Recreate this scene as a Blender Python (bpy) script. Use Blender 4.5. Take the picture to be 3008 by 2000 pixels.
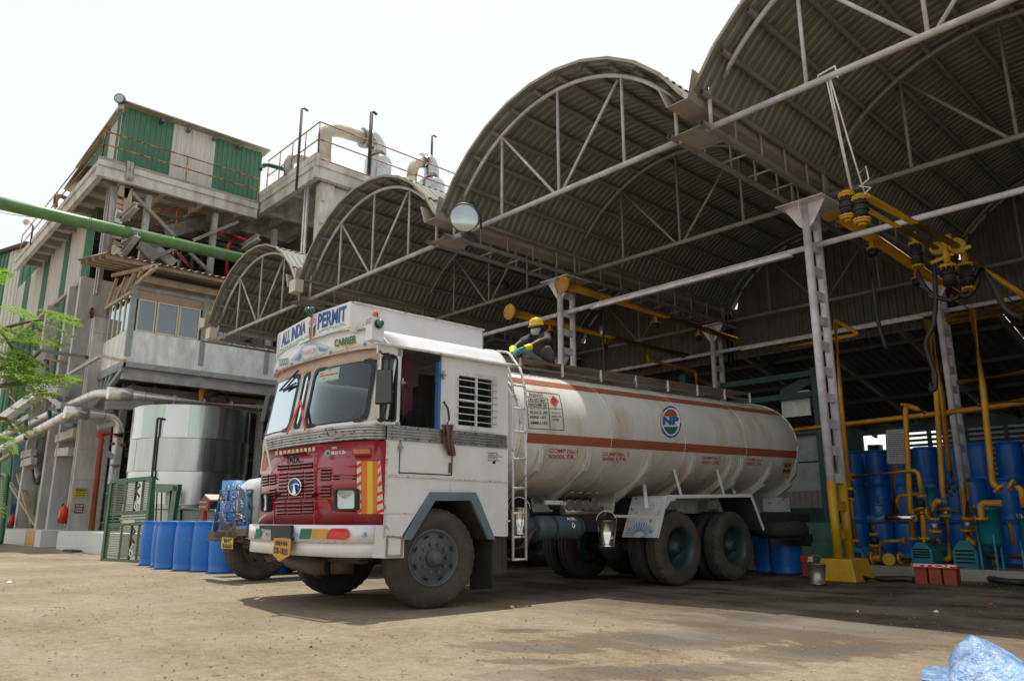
import bpy, bmesh, math, random
import numpy as np
from mathutils import Vector, Matrix, noise
random.seed(7)
for _o in list(bpy.data.objects): bpy.data.objects.remove(_o)
SC = bpy.context.scene
COL = SC.collection
PI = math.pi
R = math.radians
# ------------------------------------------------------------------ camera
CH, CYAW, CPIT, CF = 0.9205, 47.255, 13.3275, 2214.093
cd = bpy.data.cameras.new('camera'); cam = bpy.data.objects.new('camera', cd); COL.objects.link(cam)
cam.location = (0, 0, CH); cam.rotation_euler = (R(90 + CPIT), 0, R(CYAW))
cd.sensor_width = 36; cd.lens = 36 * CF / 3008; cd.clip_end = 600; cd.clip_start = .05
SC.camera = cam
# ------------------------------------------------------------------ sky, sun, exposure
SUNV = Vector((-.165, .13, 1)).normalized()          # towards the sun
w = bpy.data.worlds.new('World'); SC.world = w; w.use_nodes = True
nt = w.node_tree; nt.nodes.clear()
sky = nt.nodes.new('ShaderNodeTexSky'); sky.sky_type = 'NISHITA'; sky.sun_disc = False
sky.sun_elevation = math.asin(SUNV.z); sky.sun_rotation = math.atan2(SUNV.x, SUNV.y)
sky.air_density = 2.4; sky.dust_density = .5; sky.ozone_density = 1
hs = nt.nodes.new('ShaderNodeHueSaturation'); hs.inputs['Saturation'].default_value = .16; hs.inputs['Value'].default_value = 1.0
bg = nt.nodes.new('ShaderNodeBackground'); bg.inputs['Strength'].default_value = .15
ow = nt.nodes.new('ShaderNodeOutputWorld')
nt.links.new(sky.outputs[0], hs.inputs['Color']); nt.links.new(hs.outputs[0], bg.inputs['Color']); nt.links.new(bg.outputs[0], ow.inputs['Surface'])
sl = bpy.data.lights.new('sun', 'SUN'); sl.energy = 4.3; sl.angle = R(.6); sl.color = (1, .95, .86)
so = bpy.data.objects.new('sun', sl); COL.objects.link(so); so.rotation_euler = SUNV.to_track_quat('Z', 'Y').to_euler(); so.location = (0, 0, 40)
SC.view_settings.view_transform = 'Standard'; SC.view_settings.look = 'None'; SC.view_settings.gamma = 1
SC.view_settings.use_curve_mapping = False; SC.view_settings.exposure = 0.09
SC.render.engine = 'CYCLES'
try: SC.cycles.max_bounces = 6; SC.cycles.diffuse_bounces = 4; SC.cycles.transparent_max_bounces = 12
except Exception: pass
# ------------------------------------------------------------------ measuring helpers (survey of the place: sight lines cut with real planes)
_y, _p = R(-CYAW), R(CPIT)
FWD = Vector((math.sin(_y) * math.cos(_p), math.cos(_y) * math.cos(_p), math.sin(_p)))
RGT = Vector((math.cos(_y), -math.sin(_y), 0)); UPV = RGT.cross(FWD)
EYE = Vector((0, 0, CH))
def ray(X, Y): return FWD + RGT * ((X * 1.2757 - 1504) / CF) + UPV * ((1000 - Y * 1.2757) / CF)
def onz(X, Y, z=0.):
    d = ray(X, Y); return EYE + d * ((z - CH) / d.z)
def onx(X, Y, c): d = ray(X, Y); return EYE + d * (c / d.x)
def ony(X, Y, c): d = ray(X, Y); return EYE + d * (c / d.y)
def V(*a): return Vector(a)
# ------------------------------------------------------------------ materials
def mat(name, col, rough=.6, metal=0., var=.25, scale=3., bump=0., bscale=40., dirt=None, dirt_amt=.3, dscale=2., spec=.5, coat=0., stretch=(1, 1, 1), dirt_edge=(.45, .7), rvar=.1):
    m = bpy.data.materials.new(name); m.use_nodes = True; n = m.node_tree.nodes; L = m.node_tree.links
    b = n['Principled BSDF']; b.inputs['Metallic'].default_value = metal
    b.inputs['Specular IOR Level'].default_value = spec; b.inputs['Coat Weight'].default_value = coat
    tc = n.new('ShaderNodeTexCoord'); mp = n.new('ShaderNodeMapping'); mp.inputs['Scale'].default_value = stretch
    L.new(tc.outputs['Object'], mp.inputs[0])
    nz = n.new('ShaderNodeTexNoise'); nz.inputs['Scale'].default_value = scale; nz.inputs['Detail'].default_value = 6; nz.inputs['Roughness'].default_value = .62
    L.new(mp.outputs[0], nz.inputs['Vector'])
    rp = n.new('ShaderNodeValToRGB'); e = rp.color_ramp.elements
    c = Vector(col[:3])
    e[0].position = .3; e[0].color = (*(c * (1 - var)), 1); e[1].position = .7; e[1].color = (*[min(1, x * (1 + var * .5)) for x in c], 1)
    L.new(nz.outputs['Fac'], rp.inputs[0]); out = rp.outputs[0]
    if dirt is not None:
        n2 = n.new('ShaderNodeTexNoise'); n2.inputs['Scale'].default_value = dscale; n2.inputs['Detail'].default_value = 8; n2.inputs['Roughness'].default_value = .7
        L.new(mp.outputs[0], n2.inputs['Vector'])
        r2 = n.new('ShaderNodeValToRGB'); r2.color_ramp.elements[0].position = dirt_edge[0]; r2.color_ramp.elements[1].position = dirt_edge[1]
        r2.color_ramp.elements[0].color = (0, 0, 0, 1); r2.color_ramp.elements[1].color = (dirt_amt,) * 3 + (1,)
        L.new(n2.outputs['Fac'], r2.inputs[0])
        mx = n.new('ShaderNodeMix'); mx.data_type = 'RGBA'; L.new(r2.outputs[0], mx.inputs[0]); L.new(out, mx.inputs[6]); mx.inputs[7].default_value = (*dirt, 1)
        out = mx.outputs[2]
    L.new(out, b.inputs['Base Color'])
    mr = n.new('ShaderNodeMapRange'); mr.inputs['To Min'].default_value = max(.03, rough - rvar); mr.inputs['To Max'].default_value = min(1, rough + rvar)
    L.new(nz.outputs['Fac'], mr.inputs[0]); L.new(mr.outputs[0], b.inputs['Roughness'])
    if bump:
        n3 = n.new('ShaderNodeTexNoise'); n3.inputs['Scale'].default_value = bscale; n3.inputs['Detail'].default_value = 5
        L.new(mp.outputs[0], n3.inputs['Vector'])
        bp = n.new('ShaderNodeBump'); bp.inputs['Strength'].default_value = bump; bp.inputs['Distance'].default_value = .02
        L.new(n3.outputs['Fac'], bp.inputs['Height']); L.new(bp.outputs[0], b.inputs['Normal'])
    return m
RUST = (.13, .06, .03); GRIME = (.09, .075, .055); OIL = (.03, .026, .022)
M = {}
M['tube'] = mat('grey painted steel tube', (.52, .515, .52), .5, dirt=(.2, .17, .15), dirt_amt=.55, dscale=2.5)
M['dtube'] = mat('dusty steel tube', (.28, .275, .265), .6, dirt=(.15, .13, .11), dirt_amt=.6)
M['colwhite'] = mat('white column paint', (.78, .76, .82), .45, dirt=(.34, .3, .28), dirt_amt=.4, dscale=5)
M['yellow'] = mat('yellow enamel', (.62, .36, .015), .42, dirt=(.16, .09, .02), dirt_amt=.6, dscale=3)
M['pipeyel'] = mat('ochre pipe paint', (.60, .29, .012), .38, dirt=(.2, .09, .02), dirt_amt=.45, dscale=2)
M['roofin'] = mat('fibre roof sheet', (.225, .235, .205), .75, dirt=(.25, .20, .135), dirt_amt=.5, dscale=1.2, stretch=(.5, 3.2, .5), var=.35, dirt_edge=(.5, .62))
M['roofout'] = mat('weathered roof sheet', (.36, .33, .27), .7, dirt=(.2, .17, .13), dirt_amt=.6, dscale=2)
M['gutter'] = mat('gutter sheet', (.40, .36, .30), .6, dirt=(.18, .14, .1), dirt_amt=.7, dscale=3)
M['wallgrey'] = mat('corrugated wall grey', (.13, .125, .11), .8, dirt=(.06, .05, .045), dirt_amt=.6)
M['white'] = mat('white truck paint', (.75, .755, .79), .38, coat=.2, var=.06, dirt=(.52, .48, .42), dirt_amt=.3, dscale=2.5)
M['whiteworn'] = mat('worn white paint', (.66, .66, .68), .5, dirt=(.2, .15, .12), dirt_amt=.8, dscale=9, dirt_edge=(.56, .60))
M['red'] = mat('red cab enamel', (.34, .008, .022), .3, coat=.5, var=.22, dirt=(.2, .06, .05), dirt_amt=.4, dscale=4)
M['black'] = mat('black rubber', (.018, .018, .019), .55)
M['dark'] = mat('dark chassis', (.035, .032, .03), .7, dirt=(.09, .07, .05), dirt_amt=.6)
M['dusty'] = mat('dusty brown steel', (.16, .115, .085), .8, dirt=(.05, .04, .03), dirt_amt=.6)
M['tyre'] = mat('dusty tyre', (.055, .048, .041), .85, dirt=(.13, .11, .085), dirt_amt=.6, dscale=3, bump=.3)
M['tyredark'] = mat('dark tyre', (.03, .028, .026), .85, dirt=(.06, .05, .04), dirt_amt=.5, bump=.3)
M['hub'] = mat('blue grey wheel paint', (.075, .095, .11), .55, dirt=(.10, .085, .065), dirt_amt=.8, dscale=6)
M['hubteal'] = mat('teal wheel paint', (.02, .06, .068), .5, dirt=(.05, .045, .035), dirt_amt=.8, dscale=6)
M['trim'] = mat('blue grey arch trim', (.13, .19, .24), .5, dirt=(.16, .13, .1), dirt_amt=.5)
M['alu'] = mat('ribbed aluminium belt', (.45, .47, .48), .35, metal=.75, dirt=(.14, .12, .1), dirt_amt=.6, dscale=9)
M['chrome'] = mat('bright steel', (.75, .74, .72), .2, metal=1, var=.1)
M['steel'] = mat('dull steel', (.42, .40, .37), .4, metal=.8, dirt=(.1, .07, .05), dirt_amt=.6, dscale=6)
M['cladd'] = mat('aluminium cladding', (.50, .53, .53), .22, metal=.97, var=.22, scale=1.6, stretch=(1.6, 1.6, .12), dirt=(.30, .31, .30), dirt_amt=.4, dscale=1.2, rvar=.08, bump=.25, bscale=3)
M['pipeclad'] = mat('pipe cladding', (.72, .71, .70), .33, metal=.7, dirt=(.45, .42, .38), dirt_amt=.4, dscale=3)
M['bpurple'] = mat('pale steel paint', (.42, .41, .42), .5, dirt=(.2, .17, .15), dirt_amt=.5)
M['tankpaint'] = mat('cream tank paint', (.66, .65, .62), .42, coat=.1, var=.1, dirt=(.40, .28, .10), dirt_amt=.7, dscale=1.3, stretch=(1, 1.6, .4), dirt_edge=(.5, .70))
M['stripe'] = mat('brick red stripe', (.33, .095, .045), .45, var=.1, dirt=(.3, .17, .1), dirt_amt=.4)
M['bluepaint'] = mat('blue lettering', (.02, .09, .33), .6, var=.1)
M['greenpaint'] = mat('green lettering', (.01, .16, .10), .6, var=.1)
M['tealpaint'] = mat('pale teal flourish', (.25, .58, .50), .6, var=.2)
M['redpaint'] = mat('red lettering', (.55, .05, .04), .6, var=.2)
M['pinkpaint'] = mat('faded pink paint', (.60, .22, .22), .6, var=.2)
M['skyblue'] = mat('light blue paint', (.08, .28, .52), .6, var=.2)
M['blackpaint'] = mat('black lettering', (.03, .03, .035), .6, var=.2)
M['whitepaint'] = mat('white lettering', (.75, .75, .73), .6, var=.1)
M['ochrepaint'] = mat('ochre plate', (.62, .31, .03), .5, var=.12, dirt=(.2, .12, .05), dirt_amt=.4)
M['orange'] = mat('orange sticker', (.62, .16, .015), .4, var=.1)
M['limeyel'] = mat('yellow sticker', (.62, .46, .03), .4, var=.1)
M['redsheet'] = mat('bright red', (.62, .035, .02), .4, var=.15)
M['amber'] = mat('amber lens', (.42, .09, .008), .15, coat=.8)
M['greenlens'] = mat('green lens', (.0, .13, .08), .12, coat=.8)
M['bluedrum'] = mat('blue plastic drum', (.003, .165, .62), .38, var=.18, dirt=(.03, .14, .36), dirt_amt=.45, bump=.1, bscale=8)
M['cabin_blue'] = mat('blue metal frame', (.03, .2, .48), .4, dirt=(.2, .12, .05), dirt_amt=.7, dscale=8)
M['airblue'] = mat('slate blue tank', (.06, .095, .12), .5, dirt=(.06, .05, .045), dirt_amt=.6)
M['cloth'] = mat('brown rag', (.16, .085, .08), .9, bump=.4, bscale=20)
M['curtain'] = mat('maroon curtain', (.09, .015, .03), .9)
M['green'] = mat('green cladding', (.065, .19, .12), .55, var=.12, dirt=(.12, .24, .17), dirt_amt=.3, stretch=(1, 1, .2))
M['offwhite'] = mat('off white cladding', (.62, .61, .58), .6, var=.1, dirt=(.42, .38, .32), dirt_amt=.5, stretch=(2, 2, .15))
M['concrete'] = mat('painted concrete', (.62, .61, .57), .8, dirt=(.22, .19, .16), dirt_amt=.7, dscale=1.4, bump=.15, stretch=(1, 1, .4))
M['concdark'] = mat('stained concrete', (.38, .35, .31), .85, dirt=(.15, .12, .1), dirt_amt=.7, dscale=1.5, bump=.15)
M['cladsheet'] = mat('grey column sheet', (.54, .53, .52), .65, dirt=(.30, .27, .24), dirt_amt=.6, dscale=1.2, stretch=(1, 1, .3))
M['paleplaster'] = mat('pale plaster', (.84, .86, .86), .8, dirt=(.42, .40, .37), dirt_amt=.5, dscale=1.8, bump=.15, stretch=(1, 1, .5))
M['mint'] = mat('mint plaster', (.72, .76, .73), .85, dirt=(.42, .38, .33), dirt_amt=.6, dscale=3, bump=.2)
M['buff'] = mat('buff panel', (.40, .30, .22), .75, var=.1)
M['frame'] = mat('pale blue grey frame', (.33, .38, .38), .6, dirt=(.16, .13, .1), dirt_amt=.4)
M['cream'] = mat('cream window frame', (.62, .58, .48), .6, var=.1)
M['tan'] = mat('tan steel', (.42, .34, .24), .65, dirt=(.2, .12, .07), dirt_amt=.6)
M['greenpipe'] = mat('leaf green pipe', (.075, .19, .055), .42, dirt=(.30, .31, .2), dirt_amt=.45, dscale=1.3, var=.2)
M['dkgreen'] = mat('dark green metal', (.012, .105, .045), .4, dirt=(.1, .12, .07), dirt_amt=.35)
M['cagegreen'] = mat('bottle green steel', (.03, .12, .06), .4, dirt=(.12, .12, .06), dirt_amt=.4)
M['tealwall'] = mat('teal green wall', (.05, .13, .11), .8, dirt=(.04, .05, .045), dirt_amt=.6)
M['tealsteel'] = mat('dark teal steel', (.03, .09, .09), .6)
M['equip'] = mat('turquoise machine paint', (.015, .22, .30), .42, dirt=(.04, .1, .1), dirt_amt=.5)
M['redsteel'] = mat('red oxide steel', (.34, .055, .03), .55, dirt=(.2, .08, .04), dirt_amt=.4)
M['handrail'] = mat('rusty yellow rail', (.46, .26, .05), .6, dirt=(.22, .05, .03), dirt_amt=1, dscale=5, dirt_edge=(.48, .52))
M['redpipe'] = mat('red fire pipe', (.36, .02, .02), .4)
M['hose'] = mat('black hose', (.025, .028, .027), .5, dirt=(.08, .08, .07), dirt_amt=.4)
M['greenhose'] = mat('sea green hose', (.14, .24, .20), .35)
M['skin'] = mat('brown skin', (.10, .045, .03), .55, var=.12)
M['shirt'] = mat('mauve grey work clothes', (.085, .07, .08), .9, bump=.3, bscale=14, var=.2)
M['helmet'] = mat('yellow hard hat', (.62, .44, .005), .3, coat=.3, var=.1)
M['mask'] = mat('pale dust mask', (.50, .54, .50), .9, bump=.2)
M['glovey'] = mat('yellow glove cuff', (.68, .70, .03), .6)
M['gloveb'] = mat('blue rubber glove', (.02, .32, .52), .45, bump=.3, bscale=30)
M['white2'] = mat('white board', (.52, .54, .52), .6, var=.1, dirt=(.3, .3, .28), dirt_amt=.4)
M['signyel'] = mat('yellow sign plate', (.60, .50, .04), .5, var=.1)
M['signred'] = mat('maroon sign plate', (.22, .02, .05), .5, var=.1)
M['winrail'] = mat('white window bar paint', (.72, .72, .74), .45, dirt=(.3, .25, .2), dirt_amt=.4, dscale=9, dirt_edge=(.55, .62))
M['duct'] = mat('pale duct paint', (.60, .57, .50), .6, dirt=(.34, .3, .24), dirt_amt=.5)
M['cladd2'] = mat('greenish aluminium sheet', (.46, .52, .49), .2, metal=.97, var=.2, scale=1.6, stretch=(1.6, 1.6, .12), bump=.25, bscale=3)
M['cladd3'] = mat('darker aluminium sheet', (.41, .42, .43), .22, metal=.97, var=.25, scale=1.6, stretch=(1.6, 1.6, .12), bump=.25, bscale=3)
M['cladd4'] = mat('bright aluminium sheet', (.58, .60, .62), .2, metal=.97, var=.15, scale=1.6, stretch=(1.6, 1.6, .12), bump=.25, bscale=3)
M['slatgreen'] = mat('pale green slat', (.17, .20, .11), .5)
M['tarp'] = mat('blue plastic sheet', (.16, .33, .62), .28, coat=.4, var=.45, scale=5, dirt=(.46, .54, .68), dirt_amt=.75, dscale=14, bump=.8, bscale=45, dirt_edge=(.42, .62))
M['bark'] = mat('twig bark', (.14, .10, .07), .9)
M['debris'] = mat('pale litter', (.7, .7, .7), .6)
M['lampgrey'] = mat('lamp housing', (.10, .11, .11), .45)
M['coral'] = mat('pink beige underside', (.62, .50, .44), .7)
M['rooftopbrown'] = mat('rusty awning sheet', (.30, .25, .18), .8, dirt=(.17, .11, .07), dirt_amt=.8, dscale=2, stretch=(1, 1, 1))
M['slot'] = mat('black grille recess', (.012, .01, .01), .9)

def glass(name, tint, refl=.3, rough=.03, trans=.5):
    m = bpy.data.materials.new(name); m.use_nodes = True; n = m.node_tree.nodes; L = m.node_tree.links
    n.remove(n['Principled BSDF']); o = n['Material Output']
    t = n.new('ShaderNodeBsdfTransparent'); t.inputs[0].default_value = (*[x * trans for x in tint], 1)
    g = n.new('ShaderNodeBsdfGlossy'); g.inputs['Roughness'].default_value = rough; g.inputs[0].default_value = (*tint, 1)
    f = n.new('ShaderNodeLayerWeight'); f.inputs[0].default_value = .12
    ad = n.new('ShaderNodeMath'); ad.operation = 'ADD'; ad.inputs[1].default_value = refl; ad.use_clamp = True; L.new(f.outputs[0], ad.inputs[0])
    x = n.new('ShaderNodeMixShader'); L.new(ad.outputs[0], x.inputs[0]); L.new(t.outputs[0], x.inputs[1]); L.new(g.outputs[0], x.inputs[2]); L.new(x.outputs[0], o.inputs[0])
    return m
M['windscreen'] = glass('tinted windscreen', (.66, .76, .82), .09, .02, .6)
M['window'] = glass('office window glass', (.55, .62, .68), .30, .03, .35)
M['lens'] = glass('lamp lens glass', (.8, .9, .92), .45, .08, .6)

def leafmat():
    m = mat('fresh leaf green', (.20, .33, .035), .5, var=.35, scale=2.0)
    n = m.node_tree.nodes; L = m.node_tree.links; b = n['Principled BSDF']
    tr = n.new('ShaderNodeBsdfTranslucent'); tr.inputs[0].default_value = (.30, .48, .05, 1)
    x = n.new('ShaderNodeMixShader'); x.inputs[0].default_value = .4
    L.new(b.outputs[0], x.inputs[1]); L.new(tr.outputs[0], x.inputs[2]); L.new(x.outputs[0], n['Material Output'].inputs[0])
    return m
M['leaf'] = leafmat()

def groundmat():
    m = bpy.data.materials.new('worn concrete yard'); m.use_nodes = True; n = m.node_tree.nodes; L = m.node_tree.links
    b = n['Principled BSDF']; tc = n.new('ShaderNodeNewGeometry')
    def nz(s, d, r, st=(1, 1, 1)):
        mp = n.new('ShaderNodeMapping'); mp.inputs['Scale'].default_value = st; L.new(tc.outputs['Position'], mp.inputs[0])
        q = n.new('ShaderNodeTexNoise'); q.inputs['Scale'].default_value = s; q.inputs['Detail'].default_value = d; q.inputs['Roughness'].default_value = r; L.new(mp.outputs[0], q.inputs[0]); return q.outputs['Fac']
    def ramp(f, p0, c0, p1, c1):
        r = n.new('ShaderNodeValToRGB'); r.color_ramp.elements[0].position = p0; r.color_ramp.elements[1].position = p1
        r.color_ramp.elements[0].color = (*c0, 1); r.color_ramp.elements[1].color = (*c1, 1); L.new(f, r.inputs[0]); return r.outputs[0]
    def mixc(f, a, bb, blend='MIX'):
        x = n.new('ShaderNodeMix'); x.data_type = 'RGBA'; x.blend_type = blend
        if isinstance(f, float): x.inputs[0].default_value = f
        else: L.new(f, x.inputs[0])
        for i, v in ((6, a), (7, bb)):
            if isinstance(v, tuple): x.inputs[i].default_value = (*v, 1)
            else: L.new(v, x.inputs[i])
        return x.outputs[2]
    base = ramp(nz(.7, 6, .6), .3, (.24, .185, .122), .7, (.345, .28, .19))
    fine = ramp(nz(9, 8, .75), .3, (.62, .6, .58), .72, (1.25, 1.25, 1.25))
    c = mixc(1.0, base, fine, 'MULTIPLY')
    fine2 = ramp(nz(45, 6, .8), .3, (.5, .48, .45), .6, (1.12, 1.12, 1.12))
    c = mixc(1.0, c, fine2, 'MULTIPLY')
    sp = ramp(nz(26, 5, .6), .28, (.22, .2, .18), .34, (1, 1, 1)); c = mixc(1.0, c, sp, 'MULTIPLY')
    # damp patches: ellipses around surveyed spots, broken up by noise
    def blob(cx, cy, rx, ry, ang):
        mp = n.new('ShaderNodeMapping'); mp.vector_type = 'TEXTURE'; mp.inputs['Location'].default_value = (cx, cy, 0); mp.inputs['Rotation'].default_value = (0, 0, ang); mp.inputs['Scale'].default_value = (rx, ry, 1)
        L.new(tc.outputs['Position'], mp.inputs[0])
        ln = n.new('ShaderNodeVectorMath'); ln.operation = 'LENGTH'; L.new(mp.outputs[0], ln.inputs[0])
        a = n.new('ShaderNodeMath'); a.operation = 'SUBTRACT'; a.inputs[0].default_value = 1; L.new(ln.outputs['Value'], a.inputs[1]); return a.outputs[0]
    def mx(a, bb):
        q = n.new('ShaderNodeMath'); q.operation = 'MAXIMUM'; L.new(a, q.inputs[0]); L.new(bb, q.inputs[1]); return q.outputs[0]
    bl = None
    for s in DAMP:
        q = blob(*s); bl = q if bl is None else mx(bl, q)
    wv = nz(3.0, 9, .74, (1, 1.5, 1)); ad = n.new('ShaderNodeMath'); ad.operation = 'MULTIPLY_ADD'; L.new(wv, ad.inputs[0]); ad.inputs[1].default_value = 2.6; L.new(bl, ad.inputs[2])
    wet = ramp(ad.outputs[0], .0, (0, 0, 0), 1., (1, 1, 1))
    mr = n.new('ShaderNodeMapRange'); mr.inputs['From Min'].default_value = 1.06; mr.inputs['From Max'].default_value = 1.26; L.new(ad.outputs[0], mr.inputs[0])
    c = mixc(mr.outputs[0], c, mixc(1.0, (.17, .118, .078), fine2, 'MULTIPLY'))
    mr2 = n.new('ShaderNodeMapRange'); mr2.inputs['From Min'].default_value = 1.64; mr2.inputs['From Max'].default_value = 1.78; L.new(ad.outputs[0], mr2.inputs[0])
    c = mixc(mr2.outputs[0], c, mixc(1.0, (.135, .112, .092), fine2, 'MULTIPLY'))
    # oily bay floor, its colour darkened to stand in for roof shade
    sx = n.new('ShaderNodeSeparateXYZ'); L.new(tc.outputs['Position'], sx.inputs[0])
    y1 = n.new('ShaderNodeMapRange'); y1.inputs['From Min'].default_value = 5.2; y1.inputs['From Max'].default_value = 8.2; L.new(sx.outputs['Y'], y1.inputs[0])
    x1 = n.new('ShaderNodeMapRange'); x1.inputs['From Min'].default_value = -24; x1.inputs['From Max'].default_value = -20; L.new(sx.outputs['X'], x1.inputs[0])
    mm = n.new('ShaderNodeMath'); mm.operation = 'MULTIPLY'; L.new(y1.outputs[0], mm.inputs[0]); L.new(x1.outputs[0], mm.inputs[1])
    oil_shade = ramp(nz(1.3, 7, .7, (1, .6, 1)), .38, (.036, .029, .021), .66, (.14, .108, .074))
    c = mixc(mm.outputs[0], c, oil_shade)
    # tyre tracks: soft darker lanes along the drive-in direction, scattered oil drips, rusty trails
    def lane(x0, wd):
        s1 = n.new('ShaderNodeMath'); s1.operation = 'MULTIPLY_ADD'; L.new(nz(.25, 3, .5), s1.inputs[0]); s1.inputs[1].default_value = 1.4; L.new(sx.outputs['X'], s1.inputs[2])
        s2 = n.new('ShaderNodeMath'); s2.operation = 'SUBTRACT'; L.new(s1.outputs[0], s2.inputs[0]); s2.inputs[1].default_value = x0 + .7
        s3 = n.new('ShaderNodeMath'); s3.operation = 'ABSOLUTE'; L.new(s2.outputs[0], s3.inputs[0])
        s4 = n.new('ShaderNodeMapRange'); s4.inputs['From Min'].default_value = wd; s4.inputs['From Max'].default_value = wd * .3; L.new(s3.outputs[0], s4.inputs[0]); return s4.outputs[0]
    brk = ramp(nz(2.5, 6, .7, (1, .3, 1)), .42, (0, 0, 0), .62, (1, 1, 1))
    for x0 in (-6.9, -8.9, -3.6, -1.7, -11.6, -14):
        q = n.new('ShaderNodeMath'); q.operation = 'MULTIPLY'; L.new(lane(x0, .28), q.inputs[0]); L.new(brk, q.inputs[1])
        q2_ = n.new('ShaderNodeMath'); q2_.operation = 'MULTIPLY'; L.new(q.outputs[0], q2_.inputs[0]); q2_.inputs[1].default_value = .38; c = mixc(q2_.outputs[0], c, (.15, .115, .085))
    drip = ramp(nz(3.6, 3, .5), .70, (0, 0, 0), .74, (.75, .75, .75)); c = mixc(drip, c, (.10, .08, .065))
    band = ramp(nz(.45, 5, .6, (1, 2.6, 1)), .45, (0, 0, 0), .6, (.3, .3, .3)); c = mixc(band, c, (.37, .325, .26))
    L.new(c, b.inputs['Base Color'])
    rr = ramp(nz(3, 6, .7), .3, (.6, .6, .6), .7, (.92, .92, .92)); L.new(rr, b.inputs['Roughness']); b.inputs['Specular IOR Level'].default_value = .25
    h1 = nz(18, 8, .75); h2 = nz(120, 4, .7); a2 = n.new('ShaderNodeMath'); a2.operation = 'ADD'; L.new(h1, a2.inputs[0]); L.new(h2, a2.inputs[1])
    bp = n.new('ShaderNodeBump'); bp.inputs['Strength'].default_value = .7; bp.inputs['Distance'].default_value = .015; L.new(a2.outputs[0], bp.inputs['Height']); L.new(bp.outputs[0], b.inputs['Normal'])
    return m
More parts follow.
